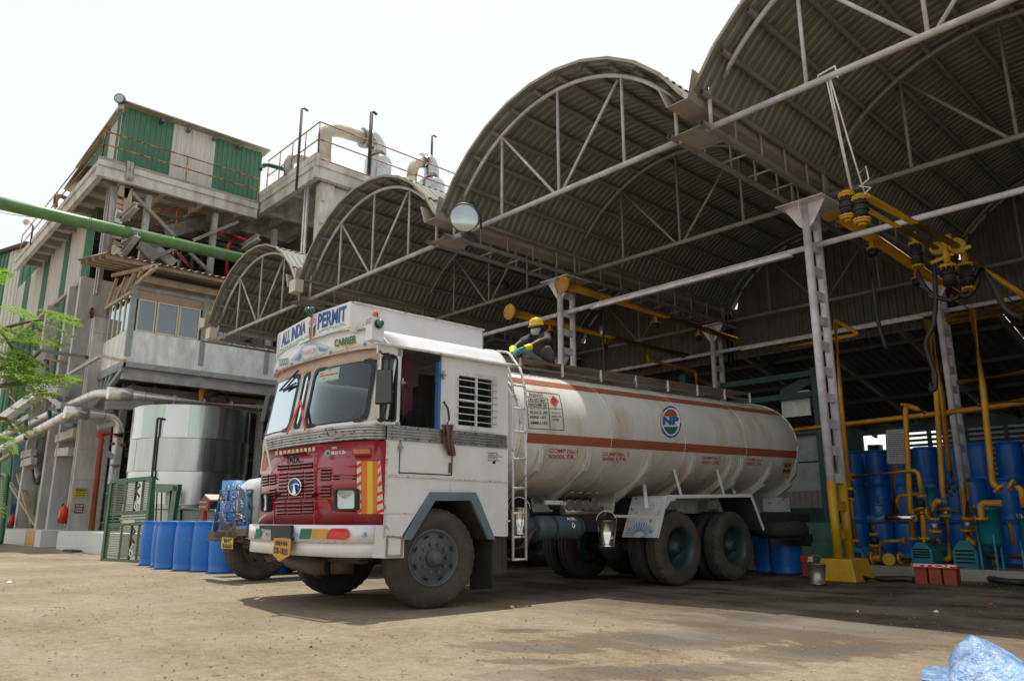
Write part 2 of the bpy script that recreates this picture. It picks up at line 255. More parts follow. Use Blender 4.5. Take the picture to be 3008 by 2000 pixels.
# ------------------------------------------------------------------ mesh builder
ORG = {}
def tag(o, label=None, cat=None, group=None, kind=None):
    if label: o['label'] = label
    if cat: o['category'] = cat
    if group: o['group'] = group
    if kind: o['kind'] = kind
    elif label and cat: o['kind'] = 'thing'
    return o
def thing(name, loc, label, cat, group=None, kind=None):
    o = bpy.data.objects.new(name, None); COL.objects.link(o); o.location = loc; o.empty_display_size = .2
    ORG[o] = Vector(loc); return tag(o, label, cat, group, kind)
def frame_of(d):
    d = Vector(d).normalized(); a = Vector((0, 0, 1)) if abs(d.z) < .95 else Vector((1, 0, 0))
    u = d.cross(a).normalized(); v = u.cross(d).normalized(); return d, u, v
class MB:
    def __init__(s): s.v = []; s.f = []; s.sm = []
    def quad(s, a, b, c, d, sm=False):
        i = len(s.v); s.v += [Vector(a), Vector(b), Vector(c), Vector(d)]; s.f.append((i, i + 1, i + 2, i + 3)); s.sm.append(sm); return s
    def face(s, pts, sm=False):
        i = len(s.v); s.v += [Vector(p) for p in pts]; s.f.append(tuple(range(i, i + len(pts)))); s.sm.append(sm); return s
    def hexa(s, p):      # 8 corners: bottom 4 (ccw), top 4
        i = len(s.v); s.v += [Vector(q) for q in p]
        for f in ((3, 2, 1, 0), (4, 5, 6, 7), (0, 1, 5, 4), (1, 2, 6, 5), (2, 3, 7, 6), (3, 0, 4, 7)): s.f.append(tuple(i + k for k in f)); s.sm.append(False)
        return s
    def box(s, a, b):
        x0, y0, z0 = [min(a[k], b[k]) for k in range(3)]; x1, y1, z1 = [max(a[k], b[k]) for k in range(3)]
        return s.hexa([(x0, y0, z0), (x1, y0, z0), (x1, y1, z0), (x0, y1, z0), (x0, y0, z1), (x1, y0, z1), (x1, y1, z1), (x0, y1, z1)])
    def bar(s, a, b, w, h=None, up=None):
        h = h or w; a = Vector(a); b = Vector(b); d, u, v = frame_of(b - a)
        if up is not None:
            up = Vector(up); u = d.cross(up).normalized(); v = u.cross(d).normalized()
        u = u * w / 2; v = v * h / 2
        return s.hexa([a - u - v, a + u - v, a + u + v, a - u + v, b - u - v, b + u - v, b + u + v, b - u + v])
    def ibeam(s, a, b, w, h, t=.012, up=(0, 0, 1)):
        a = Vector(a); b = Vector(b); d = (b - a).normalized(); u = d.cross(Vector(up)).normalized(); v = u.cross(d).normalized()
        for k in (-1, 1): s.bar(a + v * k * (h / 2 - t / 2), b + v * k * (h / 2 - t / 2), w, t, up)
        s.bar(a, b, t, h - 2 * t, up); return s
    def tube(s, a, b, r, n=10, r2=None, caps=True, sm=True):
        r2 = r if r2 is None else r2; a = Vector(a); b = Vector(b); d, u, v = frame_of(b - a); i = len(s.v)
        for k in range(n):
            t = 2 * PI * k / n; s.v.append(a + (u * math.cos(t) + v * math.sin(t)) * r)
        for k in range(n):
            t = 2 * PI * k / n; s.v.append(b + (u * math.cos(t) + v * math.sin(t)) * r2)
        for k in range(n):
            j = (k + 1) % n; s.f.append((i + k, i + j, i + n + j, i + n + k)); s.sm.append(sm)
        if caps:
            s.f.append(tuple(i + k for k in range(n))[::-1]); s.sm.append(False); s.f.append(tuple(i + n + k for k in range(n))); s.sm.append(False)
        return s
    def path(s, pts, r, n=10, bend=0., caps=True):
        pts = [Vector(p) for p in pts]
        if bend > 0 and len(pts) > 2:
            q = [pts[0]]
            for k in range(1, len(pts) - 1):
                A, B, Cc = pts[k - 1], pts[k], pts[k + 1]; d1 = (A - B); d2 = (Cc - B); e = min(bend, d1.length * .45, d2.length * .45)
                p1 = B + d1.normalized() * e; p2 = B + d2.normalized() * e
                for t in (0, .25, .5, .75, 1): q.append(p1 * (1 - t) ** 2 + B * 2 * t * (1 - t) + p2 * t * t)
            q.append(pts[-1]); pts = q
        rs = r if hasattr(r, '__len__') else [r] * len(pts)
        rings = []; pu = None
        for k, p in enumerate(pts):
            d = (pts[min(k + 1, len(pts) - 1)] - pts[max(k - 1, 0)])
            if d.length < 1e-6: d = Vector((0, 0, 1))
            d.normalize()
            if pu is None: _, u, v = frame_of(d)
            else:
                u = (pu - d * pu.dot(d))
                u = u.normalized() if u.length > 1e-5 else frame_of(d)[1]
                v = d.cross(u)
            pu = u; i = len(s.v); rings.append(i)
            for m in range(n):
                t = 2 * PI * m / n; s.v.append(p + (u * math.cos(t) + v * math.sin(t)) * rs[k])
        for a, b in zip(rings, rings[1:]):
            for m in range(n):
                j = (m + 1) % n; s.f.append((a + m, a + j, b + j, b + m)); s.sm.append(True)
        if caps:
            s.f.append(tuple(rings[0] + k for k in range(n))[::-1]); s.sm.append(False); s.f.append(tuple(rings[-1] + k for k in range(n))); s.sm.append(False)
        return s
    def lathe(s, c, ax, prof, n=24, sm=True, ang0=0, full=True):
        # prof: list of (radius, height along axis)
        c = Vector(c); d, u, v = frame_of(ax); i = len(s.v); m = len(prof)
        for k in range(n):
            t = 2 * PI * k / n + ang0
            for (r, hh) in prof: s.v.append(c + d * hh + (u * math.cos(t) + v * math.sin(t)) * r)
        for k in range(n):
            j = (k + 1) % n
            for q in range(m - 1): s.f.append((i + k * m + q, i + j * m + q, i + j * m + q + 1, i + k * m + q + 1)); s.sm.append(sm)
        return s
    def prism(s, pts, off):
        pts = [Vector(p) for p in pts]; off = Vector(off); i = len(s.v); m = len(pts)
        s.v += pts + [p + off for p in pts]
        s.f.append(tuple(range(i, i + m))[::-1]); s.sm.append(False); s.f.append(tuple(range(i + m, i + 2 * m))); s.sm.append(False)
        for k in range(m):
            j = (k + 1) % m; s.f.append((i + k, i + j, i + m + j, i + m + k)); s.sm.append(False)
        return s
    def ringprism(s, outer, inner, off):   # frame between two loops with the same count
        outer = [Vector(p) for p in outer]; inner = [Vector(p) for p in inner]; off = Vector(off); m = len(outer); i = len(s.v)
        s.v += outer + inner + [p + off for p in outer] + [p + off for p in inner]
        for k in range(m):
            j = (k + 1) % m; o, n_, O, N_ = i, i + m, i + 2 * m, i + 3 * m
            for f in ((o + k, o + j, n_ + j, n_ + k), (O + k, N_ + k, N_ + j, O + j), (o + k, O + k, O + j, o + j), (n_ + k, n_ + j, N_ + j, N_ + k)): s.f.append(f); s.sm.append(False)
        return s
    def sphere(s, c, r, n=12, m=8, sc=(1, 1, 1)):
        c = Vector(c); i = len(s.v)
        for a in range(m + 1):
            th = PI * a / m
            for b in range(n):
                ph = 2 * PI * b / n; s.v.append(c + Vector((math.sin(th) * math.cos(ph) * sc[0], math.sin(th) * math.sin(ph) * sc[1], math.cos(th) * sc[2])) * r)
        for a in range(m):
            for b in range(n):
                j = (b + 1) % n; s.f.append((i + a * n + b, i + (a + 1) * n + b, i + (a + 1) * n + j, i + a * n + j)); s.sm.append(True)
        return s
    def grid(s, P, sm=True):     # P[i][j]
        i0 = len(s.v); m = len(P[0])
        for row in P: s.v += [Vector(p) for p in row]
        for a in range(len(P) - 1):
            for b in range(m - 1): s.f.append((i0 + a * m + b, i0 + a * m + b + 1, i0 + (a + 1) * m + b + 1, i0 + (a + 1) * m + b)); s.sm.append(sm)
        return s
    def build(s, name, m, parent=None, clean=True, bevel=0, solid=0):
        me = bpy.data.meshes.new(name); o0 = ORG[parent] if parent is not None else Vector((0, 0, 0))
        if parent is None and s.v:
            xs = [p.x for p in s.v]; ys = [p.y for p in s.v]; zs = [p.z for p in s.v]
            o0 = Vector(((min(xs) + max(xs)) / 2, (min(ys) + max(ys)) / 2, min(zs)))
        me.from_pydata([tuple(p - o0) for p in s.v], [], s.f); me.polygons.foreach_set('use_smooth', s.sm); 
        bm = bmesh.new(); bm.from_mesh(me); bmesh.ops.remove_doubles(bm, verts=bm.verts, dist=1e-5)
        if clean: bmesh.ops.recalc_face_normals(bm, faces=bm.faces)
        bm.to_mesh(me); bm.free(); me.update()
        me.materials.append(M[m] if isinstance(m, str) else m)
        o = bpy.data.objects.new(name, me); COL.objects.link(o)
        if parent is None: o.location = o0
        else: o.parent = parent
        ORG[o] = Vector(o0)
        if solid:
            md = o.modifiers.new('thick', 'SOLIDIFY'); md.thickness = solid
        if bevel:
            md = o.modifiers.new('bevel', 'BEVEL'); md.width = bevel; md.segments = 2; md.limit_method = 'ANGLE'
        return o
def copy_tree(o, parent=None, loc=None, rotz=None, **tags):
    c = o.copy(); COL.objects.link(c)
    if parent is not None: c.parent = parent; c.matrix_parent_inverse = o.matrix_parent_inverse.copy()
    if loc is not None: c.location = loc
    if rotz is not None: c.rotation_euler = (0, 0, rotz)
    for k, v in tags.items(): c['category' if k == 'cat' else k] = v
    for ch in list(o.children): copy_tree(ch, c)
    return c
_tc = {}
def textmesh(txt, bold=0., shear=0.):
    key = (txt, bold, shear)
    if key in _tc: return _tc[key]
    cu = bpy.data.curves.new('t', 'FONT'); cu.body = txt; cu.size = 1; cu.offset = bold; cu.resolution_u = 3; cu.shear = shear; cu.align_x = 'LEFT'
    ob = bpy.data.objects.new('t', cu); COL.objects.link(ob); dg = bpy.context.evaluated_depsgraph_get(); dg.update()
    me = bpy.data.meshes.new_from_object(ob.evaluated_get(dg)); vs = [v.co.copy() for v in me.vertices]; fs = [tuple(p.vertices) for p in me.polygons]
    bpy.data.objects.remove(ob); bpy.data.curves.remove(cu); bpy.data.meshes.remove(me)
    xs = [v.x for v in vs]; ys = [v.y for v in vs]; x0, x1, y0, y1 = min(xs), max(xs), min(ys), max(ys)
    vs = [((v.x - x0) / (x1 - x0), (v.y - y0) / (y1 - y0)) for v in vs]
    _tc[key] = (vs, fs); return _tc[key]
def lettering(name, txt, m, parent, fn, bold=.02, shear=0., label=None):
    # fn maps (u,v) in 0..1 to a world point on the surface
    vs, fs = textmesh(txt, bold, shear); b = MB(); b.v = [Vector(fn(u, v)) for u, v in vs]; b.f = list(fs); b.sm = [False] * len(fs)
    o = b.build(name, m, parent, clean=False)
    if label: o['label'] = label
    return o
def quadfn(bl, br, tr, tl, off=(0, 0, 0)):
    bl, br, tr, tl, off = [Vector(q) for q in (bl, br, tr, tl, off)]
    return lambda u, v: (bl * (1 - u) + br * u) * (1 - v) + (tl * (1 - u) + tr * u) * v + off
# ------------------------------------------------------------------ ground
DAMP = [(-4.25, 4.15, .55, .22, .7), (-3.85, 3.72, .3, .1, .8), (-3.75, 5.4, 1.15, .45, 1.15), (-3.1, 7.1, 1.35, .62, 1.45), (-3.15, 4.0, .95, .2, 1.0), (-4.9, 4.7, .28, .12, .9), (-2.7, 5.6, .8, .3, 1.2), (-3.6, 6.9, 1.2, .6, .9)]
g = MB(); n1, n2 = 90, 70
GX = list(np.linspace(-60, -28, 8)) + list(np.linspace(-27, 2, 80)) + [6, 20, 60]; GY = [-60, -20, -6, 0] + list(np.linspace(1, 16, 60)) + [20, 26, 40, 90]
P = [[(x, y, .012 * noise.noise(Vector((x * .35, y * .35, 3))) if -27 < x < 2 and 1 < y < 16 and not (-12 < x < -6 and y > 3) else 0.) for y in GY] for x in GX]
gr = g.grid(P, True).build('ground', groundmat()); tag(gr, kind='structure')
far = MB().quad((-400, -400, -.05), (400, -400, -.05), (400, 400, -.05), (-400, 400, -.05)).build('far_ground', mat('far yard', (.3, .25, .19), .9)); tag(far, kind='structure')

# ------------------------------------------------------------------ loading shed
Y0, Y1, Y2 = 8.6025, 12.092, 18.249
H, PIT = 6.285, 5.808
XL3 = -10.998; SPAN = 5.274; YE0, YE1 = 8.32, 18.9
def vault_x(k): return XL3 + PIT * k
RA = 3.095; ZC = 6.95 - math.sqrt(RA ** 2 - 2.5 ** 2)
def arc(xl, r, a): return (xl + 2.76 + r * math.sin(a), ZC + r * math.cos(a))
A0 = math.asin(2.5 / RA)
def corr_strip(b, p0, p1, ya, yb, nrm, pitch=.165, dep=.024):
    # a sheet between two eave lines p0,p1 (x,z), running ya..yb, ribs across it
    ys = []; y = ya
    while y < yb:
        for dy, dz in ((0, 0), (.35, 0), (.5, 1), (.85, 1)):
            if y + dy * pitch <= yb: ys.append((y + dy * pitch, dz * dep))
        y += pitch
    ys.append((yb, 0))
    P = [[(p[0] + nrm[0] * d, yy, p[1] + nrm[1] * d) for yy, d in ys] for p in (p0, p1)]
    b.grid(P, False)
vault_lbl = {-2: 'farthest and smallest-looking vault roof, left of the tanker cab', -1: 'vault roof directly above the tanker cab, second from the left', 0: 'vault roof above the middle of the tanker, third from the left', 1: 'nearest vault roof, cut off by the upper right corner'}
for k in (-2, -1, 0, 1):
    xl = vault_x(k); t = thing('vault_roof', (xl + SPAN / 2, Y0, H), 'grey corrugated ' + vault_lbl[k], 'vaulted roof', 'barrel vault roofs of the loading shed')
    # purlins and sheets
    NP = 12; angs = [(-A0 - .095) + (2 * A0 + .19) * i / (NP - 1) for i in range(NP)]
    for i, a in enumerate(angs):
        x, z = arc(xl, RA + .085, a)
        b = MB().tube((x, YE0 + .06, z), (x, YE1, z), .042, 10, caps=False).tube((x, YE0 + .06, z), (x, YE0 + .5, z), .036, 10, caps=False)
        b.face([(x + .036 * math.cos(q), YE0 + .5, z + .036 * math.sin(q)) for q in np.linspace(0, 2 * PI, 10, endpoint=False)])
        b.build('purlin', 'dtube', t)
    for i in range(NP - 1):
        a0, a1 = angs[i], angs[i + 1]; am = (a0 + a1) / 2
        p0 = arc(xl, RA + .15 + .012 * (i % 2), a0 - .02); p1 = arc(xl, RA + .15 + .012 * (i % 2), a1 + .02)
        b = MB(); nr = (math.sin(am), math.cos(am)); corr_strip(b, p0, p1, YE0, YE1, nr); q = .008
        corr_strip(b, (p0[0] + nr[0] * q, p0[1] + nr[1] * q), (p1[0] + nr[0] * q, p1[1] + nr[1] * q), YE0, YE1, nr)
        b.build('roof_sheet', 'roofin', t, clean=False)
        # flashing strip along the front rim
        f0, f1 = arc(xl, RA + .17, a0), arc(xl, RA + .17, a1); MB().bar(V(f0[0], YE0 - .014, f0[1]).lerp(V(f1[0], YE0 - .014, f1[1]), .004), V(f0[0], YE0 - .014, f0[1]).lerp(V(f1[0], YE0 - .014, f1[1]), .996), .02, .05, up=(nr[0], 0, nr[1])).build('rim_flashing', 'roofout', t)
    # trusses
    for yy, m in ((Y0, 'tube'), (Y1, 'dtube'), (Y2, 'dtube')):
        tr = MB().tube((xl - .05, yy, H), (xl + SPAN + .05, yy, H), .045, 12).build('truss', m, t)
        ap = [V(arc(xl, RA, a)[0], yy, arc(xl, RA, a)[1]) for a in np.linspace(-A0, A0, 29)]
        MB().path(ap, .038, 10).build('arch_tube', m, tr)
        def web(xa, za, xb, zb, r=.027): MB().tube((xa, yy, za), (xb, yy, zb), r, 8).build('web_member', m, tr)
        def atop(x): dx = x - (xl + 2.76); return ZC + math.sqrt(RA ** 2 - dx * dx) - .03
        v1, v2, v3 = xl + 1.42, xl + 2.86, xl + 4.27
        for v in (v1, v2, v3): web(v, H, v, atop(v))
        web(v1 + .02, atop(v1) - .03, v2 - .1, H + .02); web(v2 + .1, H + .02, v3 - .08, atop(v3) - .02)
        web(xl + .02, H, xl + .02, 6.95, .03); web(xl + SPAN - .02, H, xl + SPAN - .02, 6.98, .03)
    # gable closing sheet at the back, hung under the sheets
    b = MB(); xs = []; x = xl - .27
    while x < xl + SPAN + .27: xs += [(x, 0), (x + .07, 0), (x + .1, .03), (x + .17, .03)]; x += .2
    P = [[], []]
    for x, d in xs:
        dx = x - (xl + 2.76); zt = ZC + math.sqrt(max(.01, (RA + .12) ** 2 - dx * dx)) if abs(dx) < 2.62 else 6.75
        P[0].append((x, 18.8 + d, 5.3)); P[1].append((x, 18.8 + d, zt))
    b.grid(P, False).build('gable_sheet', 'wallgrey', t)
# valley gutters with lattice girders
gl = {-2: 'box gutter and lattice girder along the outer left edge of the shed', -1: 'box gutter and lattice girder in the valley left of the tanker', 0: 'box gutter and lattice girder in the valley above the tanker cab', 1: 'box gutter and lattice girder in the valley over the tall front column'}
for k in (-2, -1, 0, 1):
    xr = vault_x(k); xa, xb = xr - (PIT - SPAN), xr; t = thing('valley_girder', (xa, Y0, H), 'beige ' + gl[k], 'gutter girder', 'valley girders of the loading shed')
    za = 6.62
    for (p, q) in (((xa - .05, 7.0), (xa + .1, za)), ((xa + .1, za), (xb - .08, za)), ((xb - .08, za), (xb + .02, 7.02))):
        MB().prism([(p[0], YE0 - .12, p[1]), (q[0], YE0 - .12, q[1]), (q[0], YE0 - .12, q[1] + .012), (p[0], YE0 - .12, p[1] + .012)], (0, YE1 - YE0, 0)).build('gutter_sheet', 'gutter', t)
    for x in (xa, xb):
        MB().tube((x, YE0 + .05, H), (x, YE1, H), .045, 10, caps=False).build('girder_tube', 'dtube', t)
        MB().tube((x, YE0 + .25, 6.93), (x, YE1, 6.93), .03, 8).build('girder_tube', 'dtube', t)
        y = Y0 + .7
        while y < YE1: MB().tube((x, y, H), (x, y, 6.93), .018, 6).build('girder_post', 'dtube', t); y += .74
    y = Y0 + .35
    while y < YE1: MB().tube((xa, y, H), (xb, y, H), .018, 6).build('cross_bar', 'dtube', t); y += .74
    MB().box((xa + .03, YE0 + .1, H - .012), (xb - .03, YE0 + .75, H - .004)).build('soffit_plate', 'gutter', t)
# columns
def column(x, y, label, plinth=True):
    t = thing('steel_column', (x, y, 0), label, 'steel column', 'twin tube columns carrying the shed')
    for s in (-1, 1):
        yy = y + s * .2
        MB().tube((x, yy, 1.504), (x, yy, 6.18), .068, 16).build('pole', 'colwhite', t)
        MB().tube((x, yy, .30), (x, yy, 1.504), .069, 16).build('painted_pole_base', 'yellow', t)
    z = .62
    while z < 5.8:
        MB().box((x - .012, y - .15, z), (x + .05, y + .15, z + .15)).build('batten_plate', 'yellow' if z < 1.4 else 'colwhite', t); z += .43
    MB().box((x - .42, y - .42, 6.18), (x + .42, y + .42, 6.2)).build('cap_plate', 'colwhite', t)
    for s in (-1, 1):
        MB().prism([(x + s * .06, y - .21, 6.18), (x + s * .06, y - .21, 5.75), (x + s * .13, y - .21, 5.82), (x + s * .36, y - .21, 6.18)], (0, .012, 0)).build('gusset', 'colwhite', t)
        MB().prism([(x - .02, y + s * .26, 6.18), (x - .02, y + s * .26, 5.8), (x - .02, y + s * .4, 6.1), (x - .02, y + s * .4, 6.18)], (.012, 0, 0)).build('gusset', 'colwhite', t)
    b = MB(); a, c = .31, .24
    b.hexa([(x - a, y - a * 1.15, 0), (x + a, y - a * 1.15, 0), (x + a, y + a * 1.15, 0), (x - a, y + a * 1.15, 0), (x - c, y - c * 1.25, .33), (x + c, y - c * 1.25, .33), (x + c, y + c * 1.25, .33), (x - c, y + c * 1.25, .33)])
    b.build('plinth', 'yellow', t, bevel=.015)
    return t
xg = [vault_x(k) - (PIT - SPAN) / 2 for k in (-2, -1, 0, 1)]
column(xg[3], Y1, 'tall white twin tube column with yellow foot, right of the tanker')
column(xg[3], Y2, 'white twin tube column with yellow foot among the pumps')
column(xg[2], Y1, 'white twin tube column rising behind the man on the tanker')
column(xg[2], Y2, 'white twin tube column rising above the rear half of the tanker')
column(xg[1], Y1, 'white twin tube column hidden by the tanker cab')
column(xg[1], Y2, 'white twin tube column deep in the shed behind the cab')
column(xg[0], Y1 + 1.5, 'white twin tube column at the outer left edge of the shed')
# tie beams
for yy, lb in ((Y1, 'front row'), (Y2, 'second row')):
    t = thing('tie_beam', (xg[2], yy, 5.47), 'long white tie beam joining the %s of shed columns' % lb, 'tie beam')
    MB().tube((xg[3] - .45, yy, 5.476), (0.5, yy, 5.476), .05, 12).build('beam_tube', 'colwhite', t)
    MB().ibeam((xg[2] + .75, yy, 5.45), (xg[3] - .4, yy, 5.45), .1, .11, .012).build('beam_section', 'colwhite', t)
    MB().tube((xg[1], yy, 5.476), (xg[2] + .8, yy, 5.476), .05, 12).build('beam_tube', 'colwhite', t)
# ------------------------------------------------------------------ lean-to and back wall
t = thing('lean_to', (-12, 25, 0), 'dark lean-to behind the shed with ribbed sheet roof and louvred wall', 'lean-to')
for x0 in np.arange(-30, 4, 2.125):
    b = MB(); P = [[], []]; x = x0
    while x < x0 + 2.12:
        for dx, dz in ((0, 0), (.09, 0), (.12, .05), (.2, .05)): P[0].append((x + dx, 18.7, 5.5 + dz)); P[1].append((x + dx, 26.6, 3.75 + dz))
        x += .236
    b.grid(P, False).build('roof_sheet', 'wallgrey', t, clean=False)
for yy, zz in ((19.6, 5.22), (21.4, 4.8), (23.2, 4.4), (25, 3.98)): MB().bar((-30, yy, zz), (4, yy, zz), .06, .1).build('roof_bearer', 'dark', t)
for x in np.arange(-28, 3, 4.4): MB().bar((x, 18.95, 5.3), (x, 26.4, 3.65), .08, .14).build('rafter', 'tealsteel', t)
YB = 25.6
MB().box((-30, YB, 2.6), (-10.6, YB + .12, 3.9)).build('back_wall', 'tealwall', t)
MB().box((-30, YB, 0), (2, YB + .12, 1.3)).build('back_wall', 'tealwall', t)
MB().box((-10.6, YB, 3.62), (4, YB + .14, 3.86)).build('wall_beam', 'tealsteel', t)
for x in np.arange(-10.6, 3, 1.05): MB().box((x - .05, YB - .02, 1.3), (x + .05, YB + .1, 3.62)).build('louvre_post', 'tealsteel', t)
for x in np.arange(-10.6, 2, 1.05):
    if x < -9.6: continue
    for z in np.arange(1.5, 3.6, .15):
        MB().hexa([(x + .05, YB, z), (x + 1.0, YB, z), (x + 1.0, YB + .07, z + .075), (x + .05, YB + .07, z + .075), (x + .05, YB, z + .012), (x + 1.0, YB, z + .012), (x + 1.0, YB + .07, z + .09), (x + .05, YB + .07, z + .09)]).build('louvre_slat', 'tealwall', t)
# plain shed body far behind (closes the view under the lean-to on the left)
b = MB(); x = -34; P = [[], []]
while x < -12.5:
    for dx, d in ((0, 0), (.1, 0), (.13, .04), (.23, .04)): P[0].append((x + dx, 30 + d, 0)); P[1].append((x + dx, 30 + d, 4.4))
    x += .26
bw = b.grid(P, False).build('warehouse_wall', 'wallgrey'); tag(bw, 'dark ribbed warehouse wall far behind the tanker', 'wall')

sw = MB().box((1.0, 8.7, 0), (1.15, 26, 6.3)).build('added_sky_blocker', 'wallgrey'); tag(sw, 'dark unseen wall added to keep sky light out of the loading shed', 'wall')  # added out of view to block sky light and darken the shed

bw2 = MB().box((-12.4, 29, 0), (-9.2, 29.1, 3.05)).box((-9.2, 29, 0), (4, 29.1, 4.0)).build('warehouse_wall', 'wallgrey'); tag(bw2, 'dark backdrop added beyond the louvres to dim the openings behind the blue drums', 'wall')  # added backdrop, hides the bright sky so the openings look dark
b = MB(); rdd = random.Random(2)
for k in range(9): x = -10.9 + k * .22; b.box((x, 26.8, 0), (x + .18, 27.1, 3.0 + rdd.uniform(-.3, .45)))
o = b.build('scrap_pile', 'dark'); tag(o, 'dark jumble of scrap outside the opening beside the notice board', 'scrap')

# slab joints and loose grit in the yard
for pts in (((-6, 365), (800, 380)), ((-6, 408), (260, 400), (760, 398))):
    P_ = [onz((x / 2.621) / 1.2757, (1500 + y / 2.621) / 1.2757) for x, y in pts]; b = MB()
    for a, c in zip(P_, P_[1:]):
        n_ = 14
        for k in range(n_):
            p, q = a.lerp(c, k / n_), a.lerp(c, (k + 1) / n_); wv = .02 + .015 * (k % 3); b.quad(p + V(0, -wv, .016), q + V(0, -wv, .016), q + V(0, wv, .016), p + V(0, wv, .016))
    o = b.build('slab_joint', 'dark'); tag(o, kind='structure')
b = MB(); rdd = random.Random(12)
for k in range(2600):
    r_ = 1 + 14 * rdd.random() ** 1.3; a = R(rdd.uniform(100, 178)); x, y = r_ * math.cos(a), r_ * math.sin(a)
    if y < .6 or (x > -9.6 and x < -5.5 and y > 3.4) : continue
    s_ = rdd.uniform(.003, .009) * (1 + r_ * .06); z0 = .005; t0 = rdd.uniform(0, 6)
    q = [V(x + s_ * math.cos(t0 + j * 1.57) * rdd.uniform(.7, 1.3), y + s_ * math.sin(t0 + j * 1.57) * rdd.uniform(.7, 1.3), z0) for j in range(4)]; tp_0 = V(x, y, z0 + s_ * .9)
    for j in range(4): b.face([q[j], q[(j + 1) % 4], tp_0])
o = b.build('loose_gravel', mat('grit stones', (.2, .165, .125), .9, var=.6, scale=.8)); tag(o, 'loose grit scattered on the concrete yard', None, None, 'stuff')
# ------------------------------------------------------------------ tanker truck
TH = R(1.77); TD = V(math.sin(TH), math.cos(TH), 0); TN = V(math.cos(TH), -math.sin(TH), 0); T0 = V(-6.69, 5.07, 0)
def W(s, n, z): return T0 + TD * s + TN * n + V(0, 0, z)
def sidept(X, Y, n=0.):     # point of the truck's near flank seen along a sight line
    d = ray(X, Y); t = ((T0 + TN * n - EYE).dot(TN)) / d.dot(TN); return EYE + d * t
def sidesz(X, Y, n=0.): q = sidept(X, Y, n) - T0; return q.dot(TD), q.z
WD = 2.6
def cf(n, off=0.):          # plan curve of the cab front
    u = min(1.04, abs(n + WD / 2) / (WD / 2)); return -.98 + .12 * u ** 2 + .06 * u ** 4 + .14 * u ** 16 + .05 * n - off
def rake(z): return .13 * max(0, z - 1.9)
def tum(z): return 1 - .04 * max(0, z - 1.9)
def frontnz(X, Y, off=0.):
    n = -1.3; zl = 1.9
    d = ray(X, Y)
    for _ in range(25):
        s = cf(n, off) + rake(zl); t = ((T0 + TD * s - EYE).dot(TD)) / d.dot(TD); P = EYE + d * t; zl = P.z; nn = (P - T0).dot(TN) / tum(zl); n = n * .5 + max(-WD - .02, min(.02, nn)) * .5
    return n, P.z
def F(n, z, off=0.): return W(cf(n, off) + rake(z), n * tum(z), z)
def fp(X, Y, off=0.): n, z = frontnz(X, Y, off); return F(n, z, off)
truck = thing('tanker_truck', T0, 'large cream tanker truck with red grille and hand-painted white cab, half under the shed', 'tanker truck')
TK = truck
ZB, ZT = 1.745, 2.73
def curved(name, m, z0, z1, n0=-WD, n1=0., off=0., off2=None, steps=28, parent=None, thick=.02, ztop=None):
    off2 = off if off2 is None else off2; ns = [n0 + (n1 - n0) * i / steps for i in range(steps + 1)]
    zz = [z0, z1]
    P = [[F(n, z0, off), F(n, (ztop(n) if ztop else z1), off2)] for n in ns]
    return MB().grid(P, True).build(name, m, parent or TK, solid=thick)
# lower red front
zr0, zr1 = .862, 1.72
curved('red_front_panel', 'red', zr0, zr1)
# ribbed metal belt: front and flank
for i in range(5):
    z0 = 1.735 + i * .031
    curved('belt_rib', 'alu', z0, z0 + .026, off=.012)
    MB().prism([W(-.66, 0, z0), W(1.0, 0, z0), W(1.0, 0, z0 + .026), W(-.66, 0, z0 + .026)], TN * .014).build('belt_rib', 'alu', TK)
b = MB()
for X, Y in [(626, 1019), (648, 1017), (668, 1015), (690, 1011), (712, 1008), (735, 1004), (755, 1000), (790, 996), (815, 994), (840, 992), (862, 996)]:
    for dy in (0, 18):
        p = fp(X, Y + dy, .02); b.sphere(p, .008, 6, 4)
for s in np.arange(-.6, 1., .16):
    for z in (1.75, 1.87): b.sphere(W(s, .018, z), .008, 6, 4)
b.build('belt_rivets', 'dark', TK)
# red panel pressed seams, louvres (each slot a lip over a black strip that paints its recess dark)
def slotpx(x0, x1, y, hpx=3.4, tilt=0.):
    # x,y in the close-up of the grille (740..1200 x 1250..1750 over 1443 px), turned into display pixels
    return x0, x1, y
def gp(x, y, off=0.): return fp((740 + x / 3.137) / 1.2757, (1250 + y / 3.137) / 1.2757, off)
slots = []
for y, s in ((376, -18), (405, -18)): slots += [(235, 335, y - 0, y - 8), (350, 450, y - 9, y - 17), (465, 555, y - 20, y - 28)]
for y in (450, 483, 516, 549, 582, 615, 648, 678): slots += [(247, 325, y, y - 5), (342, 470, y - 7, y - 15), (487, 575, y - 15, y - 21)]
for y in (716, 752, 786, 816): slots += [(228, 310, y, y - 4), (325, 452, y - 4, y - 8), (467, 562, y - 9, y - 12)]
for y in (410, 441, 470, 500): slots += [(632, 722, y, y - 2)]
for y in (560, 591, 620, 652): slots += [(632, 722, y, y - 2)]
for y in (462, 491): slots += [(750, 965, y, y - 3)]
for y in (473, 500, 526, 552): slots += [(95, 150, y, y - 8), (163, 217, y - 10, y - 17)]
for y in (598, 625, 652, 678): slots += [(158, 212, y, y - 6)]
slots += [(285, 490, 272, 246)]
slots.sort()
for (x0, x1, ya, yb) in slots:
    h2 = 8.0
    a, c, d, e = gp(x0, ya + h2, .006), gp(x1, yb + h2, .006), gp(x1, yb - h2, .006), gp(x0, ya - h2, .006)
    MB().prism([a, c, d, e], -TD * -.01).build('grille_slot', 'slot', TK)
    MB().bar(gp(x0 - 3, ya - h2 - 3, .016), gp(x1 + 3, yb - h2 - 3, .016), .014, .011).build('louvre_lip', 'red', TK)
b = MB()
